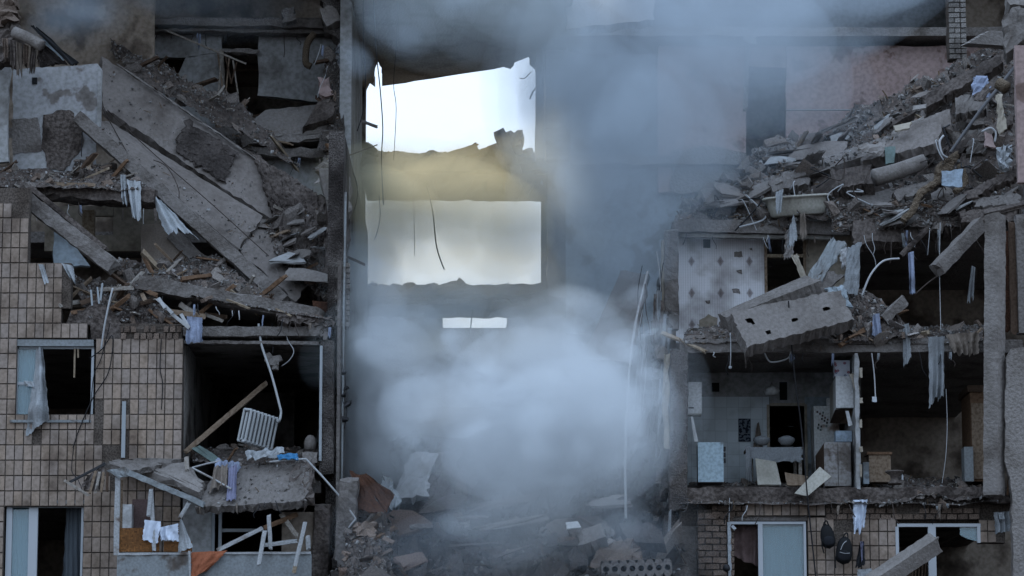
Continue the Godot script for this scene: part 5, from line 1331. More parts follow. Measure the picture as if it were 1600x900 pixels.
	solo("room_wall", pbox(1150, 350, 1300, 540, 8.6, 0.1), M.interior_brown, "papered wall behind the brown framed door opening", "wall")
	solo("room_wall", pbox(1300, 350, 1660, 550, 9.2, 0.1), M.interior_brown, "papered back wall of the upper dark room", "wall")
	# the great tilted slab and the ones on it
	var hs := {}
	for q in [[3, 3], [4, 3], [4, 4], [15, 6], [16, 6], [25, 5], [26, 5], [7, 8]]: hs[Vector2i(q[0], q[1])] = true
	solo("tilted_slab", panel4(P4([[1142, 488, -0.7], [1312, 452, -0.3], [1334, 498, -0.7], [1166, 542, -1.1]]), 0.30, 32, 11, 0.006, 0.028, 41, hs), M.concrete, "big pale tilted slab with worn-through holes", "slab")
	slab4([[1122, 490, 0.1], [1258, 430, 0.2], [1282, 438, -0.1], [1134, 496, -0.2]], 0.28, "concrete", "tilted_slab", "long grey slab lying behind the big tilted one", "slab", 43, 0.008, 0.02, 30, 8)
	# hanging, crushed upper edge between the rooms
	for q in [[[1262, 430, 1.2], [1300, 372, 1.4], [1322, 380, 1.2], [1275, 452, 0.9], "sheet_metal", "corrugated grey sheet folded down over the door opening"], [[1258, 455, 1.0], [1285, 420, 1.1], [1318, 430, 0.9], [1270, 470, 0.8], "concrete", "bent grey sheet under the corrugated one"], [[1325, 388, 0.3], [1346, 378, 0.3], [1340, 460, 0.2], [1318, 455, 0.2], "cloth_grey", "long pale torn board hanging before the dark room"], [[1290, 450, 0.0], [1318, 445, 0.0], [1330, 480, -0.2], [1300, 470, -0.2], "plaster_blue", "pale blue board on the tilted slab"], [[1228, 360, 2.0], [1243, 356, 2.0], [1238, 400, 1.9], [1226, 405, 1.9], "concrete_pale", "pale plaster flap hanging over the door opening"], [[1313, 390, 0.8], [1326, 386, 0.8], [1324, 415, 0.7], [1314, 418, 0.7], "plaster", "white plaster flap beside the hanging board"]]:
		slab4([q[0], q[1], q[2], q[3]], 0.05, q[4], "hanging_sheet", q[5], "sheet", int(q[0][0]), 0.02, 0.03, 8, 8)
	solo("hanging_beam", beam(pt(1461, 424, 0.1), pt(1534, 348, 0.5), 0.26, 0.26, 0.005, 47, 0.06, 0.015, 0.3, 0.1), M.concrete, "short grey beam slanting down beside the tall pillar", "beam")
	solo("prop_beam", beam(pt(1378, 502, 0.0), pt(1417, 466, 0.1), 0.22, 0.2, 0.012, 49, 0.05, 0.03, 0.2, 0.12), M.concrete, "short beam end sticking up from the slab debris", "beam")
	stick([1407, 400, 0.6], [1452, 355, 0.6], 0.10, 0.06, "concrete_brown", "hanging_lath", "broken lath hanging under the slope's edge", "lath", 51)
	wire([[1347, 462, 0.2], [1360, 430, 0.2], [1380, 408, 0.3], [1405, 404, 0.4]], 0.02, "cable_pale", "bent_pipe", "bent pale pipe across the upper dark room", "pipe")
	wire([[1430, 460, 0.2], [1450, 442, 0.2], [1470, 428, 0.3]], 0.014, "rebar", "bent_bar", "thin bar under the slanting short beam", "bar")
	rag([[1419, 395, 0.3], [1428, 392, 0.3], [1431, 462, 0.2], [1421, 465, 0.2]], "cloth_blue", "towel", "grey-blue cloth twisted in the upper dark room", 0.05, 1.5, 0.1, 53)
	rag([[1518, 415, 0.6], [1524, 418, 0.6], [1522, 470, 0.6], [1511, 478, 0.6]], "cloth_grey", "rag", "pale rag hanging deep beside the tall pillar", 0.04, 1.5, 0.2, 55)
	# cloths hanging over the kitchen slab
	rag([[1451, 526, -0.15], [1476, 525, -0.15], [1476, 620, -0.2], [1452, 640, -0.2]], "cloth_grey", "long_curtain", "long grey curtain hanging over the dark room", 0.05, 3.5, 0.12, 57)
	rag([[1478, 524, -0.12], [1530, 518, -0.12], [1528, 562, -0.15], [1490, 555, -0.15]], "cloth_brown", "blanket", "crumpled grey-brown blanket hanging at the pillar", 0.06, 4, 0.25, 59)
	rag([[1410, 508, -0.1], [1420, 505, -0.1], [1424, 560, -0.15], [1412, 578, -0.15]], "cloth_grey", "towel", "pointed grey cloth hanging over the slab edge", 0.03, 1.5, 0.12, 61)
	rag([[1364, 492, -0.15], [1374, 490, -0.15], [1379, 530, -0.18], [1362, 526, -0.18]], "cloth_blue", "towel", "pale blue cloth lying over the slab debris", 0.03, 2, 0.1, 63)
	# --- lower wall under the kitchen
	var runs := []
	for r in 5: runs.append([r, 0, 9])
	tiled_wall("tiled_wall", "beige tiles behind the hanging backpacks", runs, 0.12, 63, [[0, 3], [0, 4], [0, 5]], [0, 2, 4, 6, 6], "", [1262, 808, 13.9, 22.4])
	tiled_wall("tile_row", "single row of pale tiles over the white kitchen-wing window", [[0, 0, 8]], 0.08, 65, [], [2, 4, 6], "", [1167, 782, 13.7, 24.0])
	tiled_wall("tile_row", "last tiles hanging beside the end panel", [[0, 0, 2], [1, 0, 2]], 0.1, 67, [[1, 2]], [1, 3, 0], "", [1530, 812, 13.7, 18.0])
	brick_wall("brick_wall", "bare brick pier left of the white window", 1090, 796, 1140, 920, 0.1, 0.3, 69, "brick", 5, 0.08, 0.27, 0.115)
	brick_wall("brick_course", "bare bricks above the brick pier", 1112, 782, 1167, 808, 0.1, 0.3, 71, "brick", 5, 0.1, 0.22, 0.11)
	brick_wall("brick_course", "bare brick course over the backpacks and the far window", 1290, 784, 1532, 812, 0.1, 0.3, 73, "brick", 5, 0.1, 0.2, 0.11)
	solo("wall_backing", pbox(1062, 784, 1640, 822, 0.3, 0.2), M.mortar, "dark wall core under the kitchen floor", "wall")
	solo("wall_backing", pbox(1062, 815, 1092, 920, 0.3, 0.2), M.concrete, "dark wall end under the kitchen column", "wall")
	var w3 := thing("window", pt(1198, 905, 0.15), "white window with plum and grey curtains under the kitchen", "window")
	put("frame", pbox(1140, 815, 1259, 819, 0.1, 0.1), M.pvc, w3)
	put("frame", pbox(1138, 819, 1143, 920, 0.1, 0.1), M.pvc, w3)
	put("frame", pbox(1256, 819, 1260, 920, 0.1, 0.1), M.pvc, w3)
	put("mullion", pbox(1185, 819, 1192, 920, 0.09, 0.1), M.pvc, w3)
	put("pane", pbox(1192, 819, 1256, 920, 0.16, 0.008), M.glass, w3)
	put("lintel", pbox(1140, 806, 1262, 814, 0.14, 0.2, Vector3i(6, 1, 1), 0.005, 3, 0.01), M.concrete, w3)
	rag([[1143, 820, 0.35], [1186, 820, 0.35], [1186, 890, 0.35], [1144, 870, 0.35]], "cloth_plum", "curtain", "plum curtain gathered in the white window", 0.05, 2.5, 0.1, 75, "curtain")
	solo("curtain", cloth4(P4([[1190, 819, 0.4], [1258, 819, 0.4], [1258, 925, 0.4], [1190, 925, 0.4]]), 26, 10, 0.04, 6, 0.0, 77), M.curtain_net, "grey net curtain behind the white window's pane", "curtain", "", true)
	solo("room_wall", pbox(1040, 770, 1640, 960, 9.0, 0.1), M.interior_brown, "papered wall behind the lower windows of the kitchen wing", "wall")
	var w4 := thing("window", pt(1466, 905, 0.15), "white window frame crossed by the leaning square column", "window")
	put("frame", pbox(1402, 818, 1532, 823, 0.1, 0.1), M.pvc, w4)
	put("frame", pbox(1400, 823, 1405, 920, 0.1, 0.1), M.pvc, w4)
	put("mullion", pbox(1451, 823, 1463, 920, 0.09, 0.1), M.pvc, w4)
	put("frame", pbox(1527, 823, 1532, 848, 0.1, 0.1), M.pvc, w4)
	put("shard", outline([[1500, 824], [1528, 824], [1528, 846], [1512, 842], [1500, 836]], 0.15, 0.008), M.glass, w4)
	for k in 7: stick([1417 + k * 5, 872 + (k % 3) * 3, 0.3], [1414 + k * 5, 925, 0.3], 0.02, 0.02, "wood2", "window_slat", "thin slat standing in the crossed window", "slat", 80 + k, "slats in the crossed window")
	solo("square_column", beam(pt(1360, 915, -0.9), pt(1466, 845, -0.6), 0.31, 0.31, 0.003, 79, 0.06, 0.012, 0.55, 0.1), M.concrete_pale, "square concrete column leaning across the window", "column")
	rag([[1333, 781, -0.05], [1355, 781, -0.05], [1350, 830, -0.1], [1334, 843, -0.1]], "film", "plastic_sheet", "crumpled plastic sheet hanging above the backpacks", 0.05, 2, 0.3, 81)
	rag([[1553, 800, -0.1], [1580, 798, -0.1], [1578, 832, -0.12], [1554, 836, -0.12]], "cloth_grey", "plaid_cloth", "grey cloth bundled beside the end panel", 0.05, 3, 0.1, 83)
	rag([[1560, 801, -0.16], [1568, 800, -0.16], [1570, 811, -0.18], [1562, 812, -0.18]], "cloth_white", "rag", "small white rag on the grey bundled cloth", 0.02, 2, 0.1, 85)
	backpack(pt(1293, 838, -0.08), 0.27, 0.46, "black drawstring bag hanging on the tiles", 3, 0.15)
	backpack(pt(1319, 860, -0.10), 0.31, 0.52, "black backpack with a pale zip hanging beside the drawstring bag", 5, -0.1)
	rag([[1343, 848, -0.1], [1350, 846, -0.1], [1352, 885, -0.15], [1336, 890, -0.15]], "cloth_dark", "jacket", "dark cloth with a white edge beside the backpack", 0.04, 2, 0.1, 87)
	rag([[1344, 846, -0.12], [1349, 846, -0.12], [1350, 876, -0.17], [1346, 878, -0.17]], "cloth_lilac", "sleeve", "pale lilac strip on the dark cloth", 0.02, 1, 0.1, 89)
	rag([[1340, 890, -0.2], [1362, 888, -0.2], [1364, 910, -0.2], [1338, 910, -0.2]], "cloth_white", "rag", "white cloth under the dark cloth", 0.03, 2, 0.1, 91)
	solo("security_lamp", lathe(pt(1135, 888, -0.1), [[0.0, -0.07], [0.06, -0.04], [0.07, 0.0], [0.05, 0.06], [0.0, 0.07]], 12), M.black_metal, "round black unlit lamp beside the white window", "lamp", "", true)
	wire([[1140, 778, -0.05], [1139, 815, -0.05]], 0.007, "cable_pale", "hanging_wire", "thin cord above the white window's corner", "wire")
	stick([1143, 821, 0.05], [1150, 828, 0.0], 0.06, 0.04, "pvc", "frame_end", "broken white frame end at the window's corner", "bar", 93)
	solo("drain", beam(pt(1139, 816, 0.02), pt(1140, 905, 0.02), 0.05, 0.05, 0.008, 95, 0.0, 0.0, 0.0, 0.08), M.cloth_white, "plaster-smeared edge of the white window", "frame")
	build_slope()

func backpack(at: Vector3, w: float, h: float, label: String, s: int, lean: float) -> void:
	var o := thing("backpack", at - Vector3(0, h / 2, 0), label, "backpack")
	var b := Basis(Vector3.BACK, lean)
	var prof := []
	for k in 13:
		var v := float(k) / 12
		prof.append([w / 2 * sqrt(maxf(0.0, 1.0 - pow(absf(v * 2.0 - 0.78) / (0.78 if v < 0.39 else 1.22), 2.6))) * (1.0 - 0.1 * v), (v - 0.5) * h])
	put("body", lathe(at, prof, 18, Vector3(1, 1, 0.5), b), M.cloth_black, o, true)
	var p2 := []
	for k in 9:
		var v := float(k) / 8
		p2.append([w * 0.36 * sqrt(maxf(0.0, 1.0 - pow(absf(v * 2.0 - 1.0), 2.4))), (v - 0.5) * h * 0.42 - h * 0.2])
	var pocket := put("pocket", lathe(at + Vector3(0, 0, 0.07), p2, 16, Vector3(1, 1, 0.35), b), M.cloth_dark, o, true)
	put("strap", tube(curve([at + b * Vector3(-0.05, h * 0.36, 0.02), at + b * Vector3(-0.02, h * 0.55, 0.02), at + b * Vector3(0.03, h * 0.6, 0.02), at + b * Vector3(0.05, h * 0.4, 0.02)], 5), 0.014, 6), M.cloth_black, o, true)
	put("strap", tube(curve([at + b * Vector3(-w * 0.4, -h * 0.1, 0.03), at + b * Vector3(-w * 0.48, -h * 0.35, 0.03), at + b * Vector3(-w * 0.42, -h * 0.65, 0.02)], 5), 0.012, 6), M.cloth_black, o, true)
	if s == 5:
		put("zip", tube(curve([at + b * Vector3(-w * 0.25, -h * 0.02, 0.145), at + b * Vector3(-w * 0.12, h * 0.2, 0.125), at + b * Vector3(0.02, h * 0.32, 0.08)], 5), 0.006, 5), M.cable_pale, pocket, true)
		put("zip", tube(curve([at + b * Vector3(-w * 0.3, -h * 0.1, 0.15), at + b * Vector3(0, -h * 0.13, 0.165), at + b * Vector3(w * 0.3, -h * 0.1, 0.15)], 5), 0.005, 5), M.cable_pale, pocket, true)

# the rubble slope over the wallpapered room: its large pieces
func build_slope() -> void:
	for q in [
		[[1085, 318, 3.2], [1395, 208, 3.6], [1400, 226, 3.2], [1098, 328, 2.9], 0.32, "concrete", "lowest long slab on the slope, hollow edge showing"],
		[[1225, 272, 4.2], [1478, 112, 6.0], [1490, 135, 5.6], [1250, 288, 3.8], 0.30, "concrete_brown", "longest dusty slab running up the rubble slope"],
		[[1380, 175, 5.6], [1482, 108, 6.2], [1484, 120, 6.0], [1400, 178, 5.4], 0.25, "concrete_brown", "upper end slab leaning on the pink wall"],
		[[1355, 232, 3.0], [1470, 188, 3.2], [1468, 222, 2.6], [1345, 252, 2.6], 0.2, "concrete_pink", "dark plate under the crushed middle of the slope"],
		[[1400, 200, 3.6], [1482, 170, 3.6], [1486, 196, 3.2], [1410, 215, 3.2], 0.15, "concrete_pink", "bent reddish plate across the middle of the slope"],
		[[1495, 152, 3.8], [1545, 140, 3.8], [1540, 170, 3.4], [1490, 178, 3.4], 0.2, "concrete", "grey plate high on the slope beside the cables"],
		[[1295, 268, 2.6], [1360, 255, 2.6], [1362, 285, 2.2], [1300, 295, 2.2], 0.3, "concrete_brown", "dark block behind the pale roll"],
		[[1200, 275, 3.0], [1260, 262, 3.0], [1265, 285, 2.7], [1205, 298, 2.7], 0.25, "concrete", "grey block on the lower slope above the bathtub"],
		[[1520, 310, 1.4], [1592, 300, 1.4], [1594, 318, 1.2], [1525, 322, 1.2], 0.4, "concrete", "layered grey slab lying at the slope's foot by the pillar"],
		[[1500, 330, 1.2], [1590, 322, 1.2], [1590, 345, 1.1], [1505, 345, 1.1], 0.4, "concrete_brown", "lower dark layer at the slope's foot by the pillar"],
		[[1330, 345, 1.6], [1440, 340, 1.6], [1440, 372, 1.4], [1335, 382, 1.4], 0.3, "concrete_brown", "dark broken slab edge hanging over the upper dark room"],
		[[1430, 335, 1.6], [1545, 322, 1.6], [1540, 352, 1.4], [1436, 360, 1.4], 0.3, "concrete_brown", "dark slab edge reaching to the tall pillar"],
		[[1268, 292, 2.7], [1462, 205, 3.3], [1468, 216, 3.1], [1276, 304, 2.6], 0.22, "concrete_brown", "second long slab lying under the longest one"],
		[[1130, 300, 3.6], [1268, 243, 4.4], [1274, 252, 4.2], [1140, 310, 3.5], 0.2, "concrete", "narrow slab reaching down to the slope's tip"],
		[[1440, 150, 4.6], [1560, 84, 5.4], [1566, 100, 5.2], [1450, 164, 4.4], 0.22, "concrete_brown", "slab reaching up to the slope's top corner"],
		[[1318, 246, 3.4], [1440, 182, 4.0], [1446, 192, 3.8], [1326, 258, 3.2], 0.16, "concrete_pale", "pale beam lying between the two longest slabs"],
		[[1475, 232, 2.0], [1580, 178, 2.4], [1586, 190, 2.2], [1484, 246, 1.9], 0.18, "concrete_brown", "short beam behind the twisted lagged pipe"],
		[[1395, 300, 1.7], [1500, 262, 1.9], [1506, 272, 1.8], [1402, 312, 1.6], 0.16, "concrete", "grey beam under the pale blue sheet"],
		[[1508, 300, 1.4], [1592, 258, 1.6], [1594, 272, 1.5], [1514, 312, 1.3], 0.18, "concrete_brown", "beam slanting to the pink wall edge"],
		[[1240, 400, 1.6], [1245, 398, 1.6], [1262, 440, 1.4], [1255, 442, 1.4], 0.05, "plaster_cream", "cream strip hanging in the brown framed opening"],
	]:
		slab4([q[0], q[1], q[2], q[3]], q[4], q[5], "slope_slab", q[6], "slab", int(q[0][0]) + 7, 0.015, 0.05, 18, 4)
	# bathtub
	var bt := thing("bathtub", pt(1240, 336, 2.2), "white bathtub half buried at the foot of the rubble slope", "bathtub")
	var prof := []
	prof = [[0.0, -0.30], [0.27, -0.30], [0.325, -0.27], [0.345, -0.15], [0.365, -0.01], [0.41, 0.0], [0.415, 0.02], [0.40, 0.04], [0.345, 0.035], [0.33, -0.1], [0.31, -0.23], [0.25, -0.265], [0.0, -0.27]]
	put("tub", lathe(pt(1244, 311, 2.35), prof, 40, Vector3(1.6, 1.15, 0.9), Basis(Vector3.BACK, 0.07) * Basis(Vector3.RIGHT, 0.10), 0.55), M.cream_board, bt, true)
	solo("pale_roll", tube(P4([[1366, 278, 1.8], [1400, 268, 1.9], [1444, 252, 2.0]]), 0.17, 12, 0.15, 0.08), M.concrete_pale, "pale thick roll lying across the slope", "roll", "", true)
	var lg := thing("lagged_pipe", pt(1460, 300, 1.3), "twisted brown lagged pipe coming down the slope", "pipe")
	put("pipe", tube(curve(P4([[1498, 225, 2.2], [1488, 250, 1.9], [1470, 262, 1.6], [1462, 285, 1.4], [1440, 300, 1.2], [1428, 325, 1.1], [1410, 345, 1.0]]), 7), 0.085, 10, 0.06, 0.28), M.insulation, lg)
	put("wrapping", tube(curve(P4([[1476, 250, 1.6], [1484, 256, 1.6], [1476, 270, 1.5], [1462, 272, 1.45]]), 7), 0.10, 9, 0.07, 0.3), M.insulation, lg)
	put("wrapping", tube(curve(P4([[1500, 258, 1.9], [1508, 285, 1.7], [1492, 300, 1.5]]), 7), 0.07, 9, 0.05, 0.3), M.insulation, lg)
	solo("steel_pipe", tube(P4([[1485, 238, 1.4], [1530, 175, 1.8], [1592, 96, 2.4]]), 0.032, 8), M.iron, "straight steel pipe slanting up the slope", "pipe", "", true)
	solo("steel_pipe", tube(P4([[1200, 270, 4.4], [1282, 220, 5.0]]), 0.07, 8), M.concrete, "grey pipe lying on the slope before the doorway", "pipe", "", true)
	wire([[1474, 212, 1.4], [1468, 222, 1.3], [1472, 240, 1.25], [1480, 246, 1.3]], 0.022, "cable_pale", "bent_pipe", "bent white pipe elbow in the middle of the slope", "pipe")
	wire([[1534, 206, 1.6], [1548, 200, 1.6], [1556, 208, 1.6], [1554, 222, 1.6]], 0.022, "cable_pale", "bent_pipe", "white curved pipe beside the steel pipe", "pipe")
	slab4([[1472, 268, 1.0], [1506, 264, 1.0], [1503, 292, 0.9], [1471, 290, 0.9]], 0.03, "blue_panel", "blue_sheet", "pale blue sheet lying on the slope", "sheet", 3, 0.008, 0.02, 5, 4)
	slab4([[1381, 230, 2.4], [1398, 228, 2.4], [1398, 254, 2.2], [1384, 256, 2.2]], 0.1, "green_panel", "green_box", "small green-grey box among the slope's slabs", "box", 5, 0.008, 0.015, 3, 3)
	slab4([[1338, 225, 2.6], [1386, 222, 2.6], [1378, 242, 2.3], [1340, 232, 2.3]], 0.03, "concrete_pale", "bent_sheet", "curled pale sheet with white scraps on the slope", "sheet", 7, 0.04, 0.03, 8, 4)
	slab4([[1396, 196, 3.0], [1424, 190, 3.0], [1420, 200, 2.8], [1398, 204, 2.8]], 0.04, "plaster_cream", "board_scrap", "small cream board lying on the slope", "board", 9, 0.006, 0.015, 4, 2)
	slab4([[1428, 165, 3.4], [1448, 162, 3.4], [1446, 168, 3.2], [1426, 172, 3.2]], 0.04, "concrete_pale", "board_scrap", "white board scrap in the crushed band of the slope", "board", 11, 0.006, 0.015, 4, 2)
	slab4([[1520, 150, 2.8], [1548, 128, 2.8], [1540, 155, 2.4], [1525, 158, 2.4]], 0.03, "concrete_brown", "bent_sheet", "curled brown sheet beside the steel pipe", "sheet", 13, 0.03, 0.03, 6, 5)
	slab4([[1556, 148, 2.0], [1566, 146, 2.0], [1572, 200, 1.7], [1560, 210, 1.7]], 0.04, "plaster_cream", "wall_scrap", "cream torn wall scrap hanging near the pink edge", "sheet", 15, 0.02, 0.03, 4, 8)
	slab4([[1538, 205, 2.0], [1550, 210, 2.0], [1556, 230, 1.8], [1540, 228, 1.8]], 0.04, "plaster_pink", "wall_scrap", "pink plaster triangle on the slope", "sheet", 17, 0.01, 0.02, 4, 4)
	slab4([[1560, 228, 1.4], [1580, 226, 1.4], [1578, 262, 1.2], [1562, 262, 1.2]], 0.1, "cloth_white", "crumpled_bag", "crumpled white bag low on the slope", "bag", 19, 0.06, 0.05, 6, 6)
	slab4([[1508, 205, 2.2], [1540, 200, 2.2], [1540, 240, 1.9], [1512, 242, 1.9]], 0.1, "leather", "chair_seat", "brown crushed seat below the white curved pipe", "seat", 21, 0.04, 0.04, 6, 6)
	slab4([[1520, 118, 4.0], [1545, 118, 4.0], [1548, 150, 3.6], [1522, 148, 3.6]], 0.06, "cloth_blue", "blue_cloth", "blue cloth high on the slope", "cloth", 23, 0.05, 0.05, 6, 6)
	solo("small_barrel", tube(P4([[1560, 130, 1.6], [1573, 138, 1.5]]), 0.12, 12), M.insulation, "brown ribbed drum beside the steel pipe", "drum", "", true)
	rag([[1232, 358, 2.0], [1240, 335, 2.0], [1248, 380, 1.9], [1228, 405, 1.9]], "cloth_white", "paper_strip", "white torn paper hanging by the bathtub", 0.03, 2, 0.3, 25)
	rag([[1212, 300, 1.9], [1224, 296, 1.9], [1220, 335, 1.8], [1212, 338, 1.8]], "cloth_white", "paper_strip", "white torn paper standing on the slope's foot", 0.03, 2, 0.3, 27)
	rag([[1250, 335, 1.9], [1258, 332, 1.9], [1262, 375, 1.8], [1250, 378, 1.8]], "cloth_brown", "paper_strip", "brown torn cloth hanging by the bathtub", 0.03, 2, 0.3, 29)
	# upper right corner
	brick_wall("brick_pier", "narrow brick pier at the upper corner beyond the haze", 1482, -20, 1506, 92, 7.0, 0.4, 31, "grey_brick", 4, 0.12, 0.25, 0.11)
	solo("upper_wall", pbox(1480, -60, 1660, 160, 12.0, 0.1), M.interior_brown, "papered wall behind the upper corner's hollow slab", "wall")
	hollow_slab("hollow_slab", "hollow-core slab jutting at the upper corner", pt(1506, 70, 4.2), pt(1540, 50, 4.6), 0.26, 2.0, 5, "concrete_pale", Vector3(1.0, 0.12, -0.75))
	slab4([[1567, 24, 2.4], [1590, 8, 2.4], [1640, 30, 2.2], [1570, 84, 2.2]], 0.5, "concrete", "corner_block", "broken concrete block end at the upper corner", "block", 33, 0.04, 0.05, 6, 6)
	slab4([[1575, -20, 2.6], [1640, -20, 2.6], [1640, 12, 2.4], [1576, 6, 2.4]], 0.5, "concrete_pale", "corner_block", "pale block over the concrete block end", "block", 35, 0.02, 0.04, 6, 4)
	for k in 26:
		var u := rng.randf()
		var x := lerpf(1110, 1575, u)
		var y := lerpf(322, 210, u) + rng.randf_range(-60, 80) * u + rng.randf_range(-6, 10)
		var d := lerpf(2.6, 1.6, u)
		wire([[x, y, d], [x + rng.randf_range(-10, 14), y + rng.randf_range(-14, 8), d - 0.1], [x + rng.randf_range(-18, 26), y + rng.randf_range(-6, 24), d - 0.2], [x + rng.randf_range(-22, 34), y + rng.randf_range(10, 46), d - 0.25]], rng.randf_range(0.008, 0.018), ["rebar", "cable_pale", "cable", "rebar"][k % 4], "twisted_bar", "twisted bar sticking out of the rubble slope", "bar", "twisted bars in the rubble slope")
# ------------------------------------------------------------------ rubble: a bed, single pieces, and fine stuff
func bed_point(c: Array, u: float, v: float, amp: float, s: int, bulge: float) -> Vector3:
	var nrm: Vector3 = ((c[3] - c[0]) as Vector3).cross(c[1] - c[0]).normalized()
	if nrm.dot(EYE - (c[0] as Vector3)) < 0: nrm = -nrm
	var p: Vector3 = (c[0] as Vector3).lerp(c[1], u).lerp((c[3] as Vector3).lerp(c[2], u), v)
	var h := amp * (noise.get_noise_3d(p.x * 55.0 + s * 31.0, p.y * 55.0, p.z * 55.0) + 0.6 * noise.get_noise_3d(p.x * 160.0, p.y * 160.0 + s * 13.0, p.z * 160.0))
	return p + nrm * (h + bulge * sin(PI * u) * sin(PI * v))
# heap over four corners [px, py, depth]; big = number of single pieces, small = fine copies; who = words for the labels
func heap(px: Array, who: String, bed: String, amp: float, big: int, small: int, s: int, smin: float, smax: float, bulge := 0.0, shades := [0, 1, 2, 3, 6, 6, 0], woods := 0.12, nu := 44, nv := 26, burnt := 1.0) -> void:
	var c := P4(px)
	var r := RandomNumberGenerator.new()
	r.seed = s
	var t := PackedVector3Array()
	var g := []
	for j in nv + 1:
		var row := []
		for i in nu + 1:
			var p := bed_point(c, float(i) / nu, float(j) / nv, amp, s, bulge)
			row.append(p + hash3(i, j, 2, s) * amp * 0.12)
		g.append(row)
	for j in nv:
		for i in nu:
			quad(t, g[j + 1][i], g[j + 1][i + 1], g[j][i + 1], g[j][i])
	var o := put("rubble_bed", t, M[bed])
	meta(o, "packed dust and rubble " + who, "rubble", "", "stuff")
	for k in big:
		var u := r.randf()
		var v := r.randf()
		var p := bed_point(c, u, v, amp, s, bulge)
		var size := smin + (smax - smin) * pow(r.randf(), 2.2)
		var m := MeshInstance3D.new()
		var kind := r.randf()
		var b := Basis.from_euler(Vector3(r.randf_range(-PI, PI), r.randf_range(-PI, PI), r.randf_range(-PI, PI)))
		if kind < woods:
			m.mesh = plank_meshes[r.randi() % 5]
			var wk := r.randi() % 5
			m.material_override = M["wood%d" % wk]
			b = Basis.from_euler(Vector3(r.randf_range(-0.5, 0.5), r.randf_range(-1, 1), r.randf_range(-0.9, 0.9))) * Basis().scaled(Vector3.ONE * r.randf_range(0.4, 1.1))
			m.name = numbered("broken_board")
			meta(m, ["red-brown", "tan", "dark brown", "grey", "pale tan"][wk] + " splintered board " + who, "board", "boards " + who)
		elif kind < woods + 0.10:
			m.mesh = brick_meshes[r.randi() % 4]
			var bk := r.randi() % 5
			m.material_override = M["brick%d" % bk]
			b = b * Basis().scaled(Vector3.ONE * 0.25)
			m.name = numbered("loose_brick")
			meta(m, ["brown", "dull brown", "light brown", "brown", "dark brown"][bk] + " loose brick " + who, "brick", "bricks " + who)
		elif kind < woods + 0.34:
			m.mesh = flake_meshes[r.randi() % 6]
			var fk: int = [1, 4, 4, 0, 3, 1][r.randi() % 6]
			m.material_override = M["rubble%d" % fk]
			b = Basis.from_euler(Vector3(r.randf_range(-0.9, 0.9), r.randf_range(-PI, PI), r.randf_range(-0.9, 0.9))) * Basis().scaled(Vector3(size * 1.5, size * 0.9, size * 1.2))
			m.name = numbered("plaster_fragment")
			meta(m, ("large " if size > (smin + smax) * 0.5 else "") + {1: "light grey", 4: "whitish", 0: "grey", 3: "brownish"}[fk] + " flat plaster fragment " + who, "fragment", "plaster fragments " + who)
		else:
			m.mesh = chunk_meshes[r.randi() % 14]
			var ck: int = shades[r.randi() % shades.size()]
			m.material_override = M["rubble%d" % ck]
			b = b * Basis().scaled(Vector3(size * r.randf_range(0.8, 1.5), size * r.randf_range(0.5, 0.9), size * r.randf_range(0.7, 1.2)))
			m.name = numbered("concrete_chunk")
			meta(m, ("large " if size > (smin + smax) * 0.5 else ("small " if size < smin * 1.35 else "")) + ["grey", "light grey", "blackened", "brownish", "whitish", "red-brown", "dull grey"][ck] + " concrete chunk " + who, "chunk", "chunks " + who)
		add_child(m)
		m.transform = Transform3D(b, p)
	fine(c, who, small, s + 1, amp, bulge, smin * 0.8, burnt)
# larger flat slab pieces lying on a heap
func plates(px: Array, who: String, n: int, s: int, lo: float, hi: float, amp: float, bulge := 0.0, dark := false) -> void:
	var c := P4(px)
	var r := RandomNumberGenerator.new()
	r.seed = s
	for k in n:
		var p := bed_point(c, r.randf_range(0.04, 0.96), r.randf_range(0.06, 0.94), amp, s, bulge)
		var size := lo + (hi - lo) * pow(r.randf(), 1.6)
		var m := MeshInstance3D.new()
		m.mesh = flake_meshes[r.randi() % 6]
		var pk: String = (["concrete_dark", "concrete_brown", "concrete_dark", "rubble5", "concrete_dark", "concrete"] if dark else ["concrete", "concrete_pale", "concrete_pink", "concrete", "plaster_grey", "concrete_brown"])[r.randi() % 6]
		m.material_override = M[pk]
		m.name = numbered("slab_fragment")
		meta(m, ("big " if size > (lo + hi) * 0.5 else "") + {"concrete": "grey", "concrete_dark": "blackened", "concrete_brown": "brown-grey", "concrete_pale": "pale grey", "concrete_pink": "pinkish", "plaster_grey": "plastered", "rubble5": "red-brown"}[pk] + " flat slab fragment " + who, "slab", "slab fragments " + who)
		add_child(m)
		m.transform = Transform3D(Basis.from_euler(Vector3(r.randf_range(0.1, 1.0), r.randf_range(-0.8, 0.8), r.randf_range(-0.1, 0.75))) * Basis().scaled(Vector3(size * r.randf_range(1.2, 2.2), size * r.randf_range(1.0, 1.6), size)), p + Vector3(0, 0.04, 0.05))
